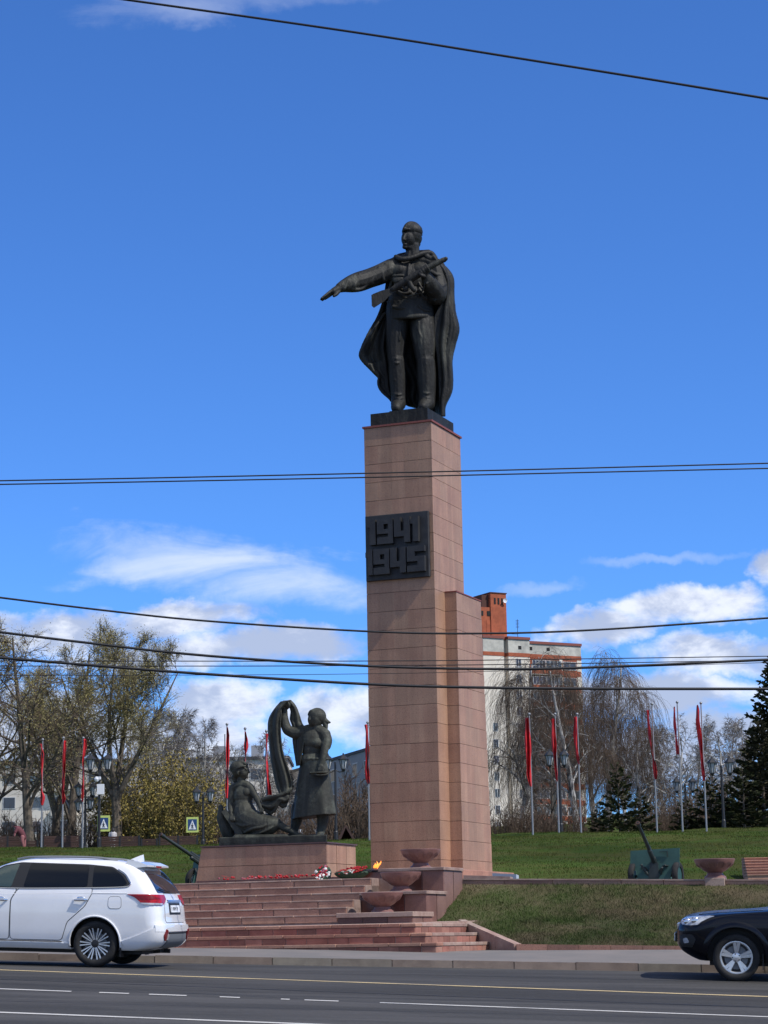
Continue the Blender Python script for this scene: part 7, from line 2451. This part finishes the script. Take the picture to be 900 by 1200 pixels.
nfl = 11
for i in range(nfl):
    z = ftop - i * FLH
    # small windows in the middle bay
    c = (al(603.5) + al(610.5)) / 2
    window(tb, c - .55, c + .55, z + .1, z + 1.6, -.1)
    if i > 3: window(tb, (A0 + A1) / 2 - .5, (A0 + A1) / 2 + .5, z + .1, z + 1.6, 0)
    # glazed balconies: brick apron, then frames
    mk('balcony', box(A3 + .15, A4 - .05, -.75, .24, z - .95, z - .05), 'brick_orange', tb)
    window(tb, A3 + .15, A4 - .05, z - .04, z + 1.45, -.62, 4)
    mk('balcony', box(A4 + .05, A5, -.75, .24, z - .95, z - .05), 'brick_orange', tb)
    window(tb, A4 + .05, A5, z - .04, z + 1.45, -.62, 4)
    mk('floor_slab', box(A3 + .05, A5 + .1, -.85, .24, z - 1.12, z - .96), 'attic_wall', tb)
    mk('brick_panel', box(A5 + .3, A6 - .2, .17, .26, z - 1.05, z - .15), 'brick_orange', tb)
    window(tb, A5 + .9, A6 - 1.1, z + .0, z + 1.5, .24)
for x in (al(609), al(623), al(643.5)):
    mk('attic_vent', box(x - .32, x + .32, -.15 if x < A3 else .20, .4, (zb1 + ztop) / 2 - .75, (zb1 + ztop) / 2 - .15), 'dark_void', tb)
# brick penthouse with lift shaft
pz1 = up_(690.5) ; pzm = up_(707.5)
al2 = lambda px: al(px) + 1.28
pa, pb, pc = al2(561), al2(577.5), al2(596)
ph = mk('penthouse', box(pb, pc, 2.4, 8, ztop - .5, pz1), 'brick_orange', tb)
mk('penthouse_wing', box(pa - 2.5, pb - .005, 2.6, 7.5, ztop - .5, pzm), 'brick_orange', tb)
mk('open_shaft', box(al2(569.5), pb - .01, 3.1, 6, pzm + .002, up_(692.5)), 'brick_dark', tb)
mk('coping', box(pb - .12, pc + .12, 2.28, 8.1, pz1, pz1 + .16), 'brick_dark', tb)
for px in (582.5, 586.8, 591):
    mk('slot_opening', box(al2(px) - .18, al2(px) + .18, 2.36, 2.6, up_(703.5), up_(696)), 'dark_void', tb)
for px in (566.5, 576.):
    mk('slot_opening', box(al2(px) - .42, al2(px) + .42, 2.5 if px < 577 else 2.36, 2.8, up_(717.5), up_(712)), 'dark_void', tb)
for px in (566.5, 575.5):
    mk('door_panel', box(al2(px) - .5, al2(px) + .45, 2.56, 2.62, up_(741), up_(722.5)), 'brick_orange', tb)
dsh = xf(lathe([(0, 0), (.22, .03), (.40, .10), (.41, .10), (.22, .015), (0, -.02)], 20), Matrix.Translation((al2(593), 1.95, up_(699))) @ Matrix.Rotation(R(100), 4, 'X'))
mk('satellite_dish', join(dsh, tube([(al2(593), 1.95, up_(699)), (al2(593), 2.4, up_(700.5))], .04, 6)), 'sign_white', tb)
ant = [tube([(al(609.5) + 2.1, 4, ztop - .4), (al(609.5) + 2.1, 4, up_(718))], .05, 5)]
for k in range(6): ant.append(tube([(al(609.5) + 1.75, 4, up_(719.5 + k * 1.7)), (al(609.5) + 2.45, 4, up_(719.5 + k * 1.7))], .03, 4))
ant.append(tube([(al(601) + 2.1, 4, up_(736)), (al(609.5) + 2.1, 4, up_(736.3))], .02, 4))
mk('antenna', join(*ant), 'metal_black', tb)

# ------------------------------------------------------------------ grey panel block between the bronze woman and the column
YG = 230.
GANG = R(108)
go = P(440, 975, YG)
gz0 = hill_z(go[0], YG) - 2
gb_ = thing('panel_block', 'grey panel apartment block behind the lamp beside the column', 'building', (go[0], YG, gz0), GANG)
# local x runs away along the facade, -y... the facade looks to the left of the eye: its face is the plane y = 0, wall behind at -y
gl = 62.
gtop = P(440, 877.2, YG)[2] - gz0
mk('wall', box(0, gl, -11, 0, 0, gtop), 'grey_wall', gb_)
mk('roof_edge', box(-.1, gl + .1, -11.1, .12, gtop + .003, gtop + .30), 'roof_dark', gb_)
for i in range(5):
    z = gtop - 2.3 - i * 2.8
    for k in range(14):
        x0 = 1.8 + k * 4.2
        fr = mk('window', box(x0, x0 + 1.7, .002, .05, z - .1, z + 1.35), 'window_frame', gb_)
        mk('pane', box(x0 + .1, x0 + 1.6, .03, .065, z, z + 1.25), 'window_pane', fr)
    mk('panel_joint', box(0, gl, .002, .012, z - .86, z - .80), 'attic_wall', gb_)
mk('antenna', join(tube([(34, -4, gtop), (34, -4, gtop + 5.)], .08, 5), tube([(32.8, -4, gtop + 4.4), (35.2, -4, gtop + 4.4)], .05, 4), tube([(33.2, -4, gtop + 3.4), (34.8, -4, gtop + 3.4)], .05, 4)), 'metal_black', gb_)

# ------------------------------------------------------------------ long pale block behind the trees on the left
YL = 255.
lo_ = P(-40, 980, YL)
lz0 = hill_z(lo_[0], YL) - 1
ll = P(338, 980, YL)[0] - lo_[0]
lb_ = thing('long_apartment_block', 'long pale five storey apartment block behind the bare trees and the seated bronze woman', 'building', (lo_[0], YL, lz0), 0)
ltop = P(250, 891, YL)[2] - lz0
mk('wall', box(0, ll, 0, 12, 0, ltop), 'pale_wall', lb_)
mk('roof_edge', box(-.2, ll + .2, -.25, 12.2, ltop + .003, ltop + .35), 'roof_dark', lb_)
for i in range(5):
    z = ltop - 2.4 - i * 2.8
    k = 0
    x = 1.2
    while x < ll - 2:
        if k % 5 == 3:
            mk('balcony', box(x - .3, x + 2.7, -.9, -.002, z - .9, z + .0), 'attic_wall' if (k // 5) % 2 else 'cream_wall', lb_)
            wd = 2.3
        else: wd = 1.5
        fr = mk('window', box(x, x + wd, -.05, -.003, z, z + 1.4), 'window_frame', lb_)
        mk('pane', box(x + .1, x + wd - .1, -.07, -.03, z + .1, z + 1.3), 'window_pane', fr)
        x += wd + 1.5
        k += 1
for x in (ll * .33, ll * .62, ll * .78, ll * .9):
    mk('chimney', box(x - .7, x + .7, 3, 4.4, ltop + .352, ltop + 1.9), 'grey_wall', lb_)
for x in (ll * .55, ll * .80): mk('antenna', tube([(x, 2, ltop), (x, 2, ltop + 3.2)], .06, 5), 'metal_black', lb_)
# white house front glimpsed between the trunks by the benches
wh0, wh1 = P(128, 985, 190), P(172, 985, 190)
hz_ = P(150, 942, 190)[2]
wh = thing('white_house', 'small white house glimpsed between the trunks, behind the seated person', 'building', (wh0[0], 190, hill_z(wh0[0], 190) - .5))
ww, hh_ = wh1[0] - wh0[0], hz_ - hill_z(wh0[0], 190) + .5
mk('wall', box(0, ww, 0, 6, 0, hh_), 'sign_white', wh)
mk('roof', prism([(-.4, hh_ + .01), (ww + .4, hh_ + .01), (ww / 2, hh_ + 1.6)], -.3, 6.3), 'roof_dark', wh)
for k in range(3):
    x = .5 + k * ww / 3
    fr = mk('window', box(x, x + .8, -.06, -.003, hh_ - 1.9, hh_ - .7), 'window_frame', wh)
    mk('pane', box(x + .08, x + .72, -.08, -.04, hh_ - 1.82, hh_ - .78), 'window_pane', fr)
# low roof behind the standing woman's feet and the dark gabled shelter
r0, r1 = P(318, 974, 150), P(396, 974, 150)
pr = thing('pavilion', 'long low pavilion with a pale roof, seen past the feet of bronze women', 'pavilion', (r0[0], 150, hill_z(r0[0], 150) - .3))
rw = r1[0] - r0[0]; rt = P(350, 970.5, 150)[2] - pr.location.z; rb_ = P(350, 978, 150)[2] - pr.location.z
mk('wall', box(.3, rw - .3, .8, 5, 0, rb_), 'pale_wall', pr)
mk('roof', hexa([(0, 0, rb_), (rw, 0, rb_), (rw, 6, rb_), (0, 6, rb_)], [(.2, 1.6, rt), (rw - .2, 1.6, rt), (rw - .2, 4.4, rt), (.2, 4.4, rt)]), 'roof_pale', pr)
g0, g1 = P(397, 980, 118), P(416, 980, 118)
sh_ = thing('wooden_shelter', 'small dark gabled wooden shelter beside the column', 'shelter', (g0[0], 118, hill_z(g0[0], 118)))
gw = g1[0] - g0[0]; gh = P(405, 966.5, 118)[2] - sh_.location.z
mk('roof', prism([(-.05, gh * .35), (gw * .45, gh), (gw + .05, gh * .28), (gw - .05, gh * .20), (gw * .45, gh * .86), (.08, gh * .28)], -.3, 1.6), 'wood_brown', sh_)
for x in (.12, gw - .12): mk('post', box(x - .05, x + .05, 0, .1, 0, gh * .35), 'metal_black', sh_)
mk('back_wall', prism([(.1, 0), (gw - .1, 0), (gw - .1, gh * .3), (gw * .45, gh * .84), (.1, gh * .32)], 1.3, 1.4), 'brick_dark', sh_)
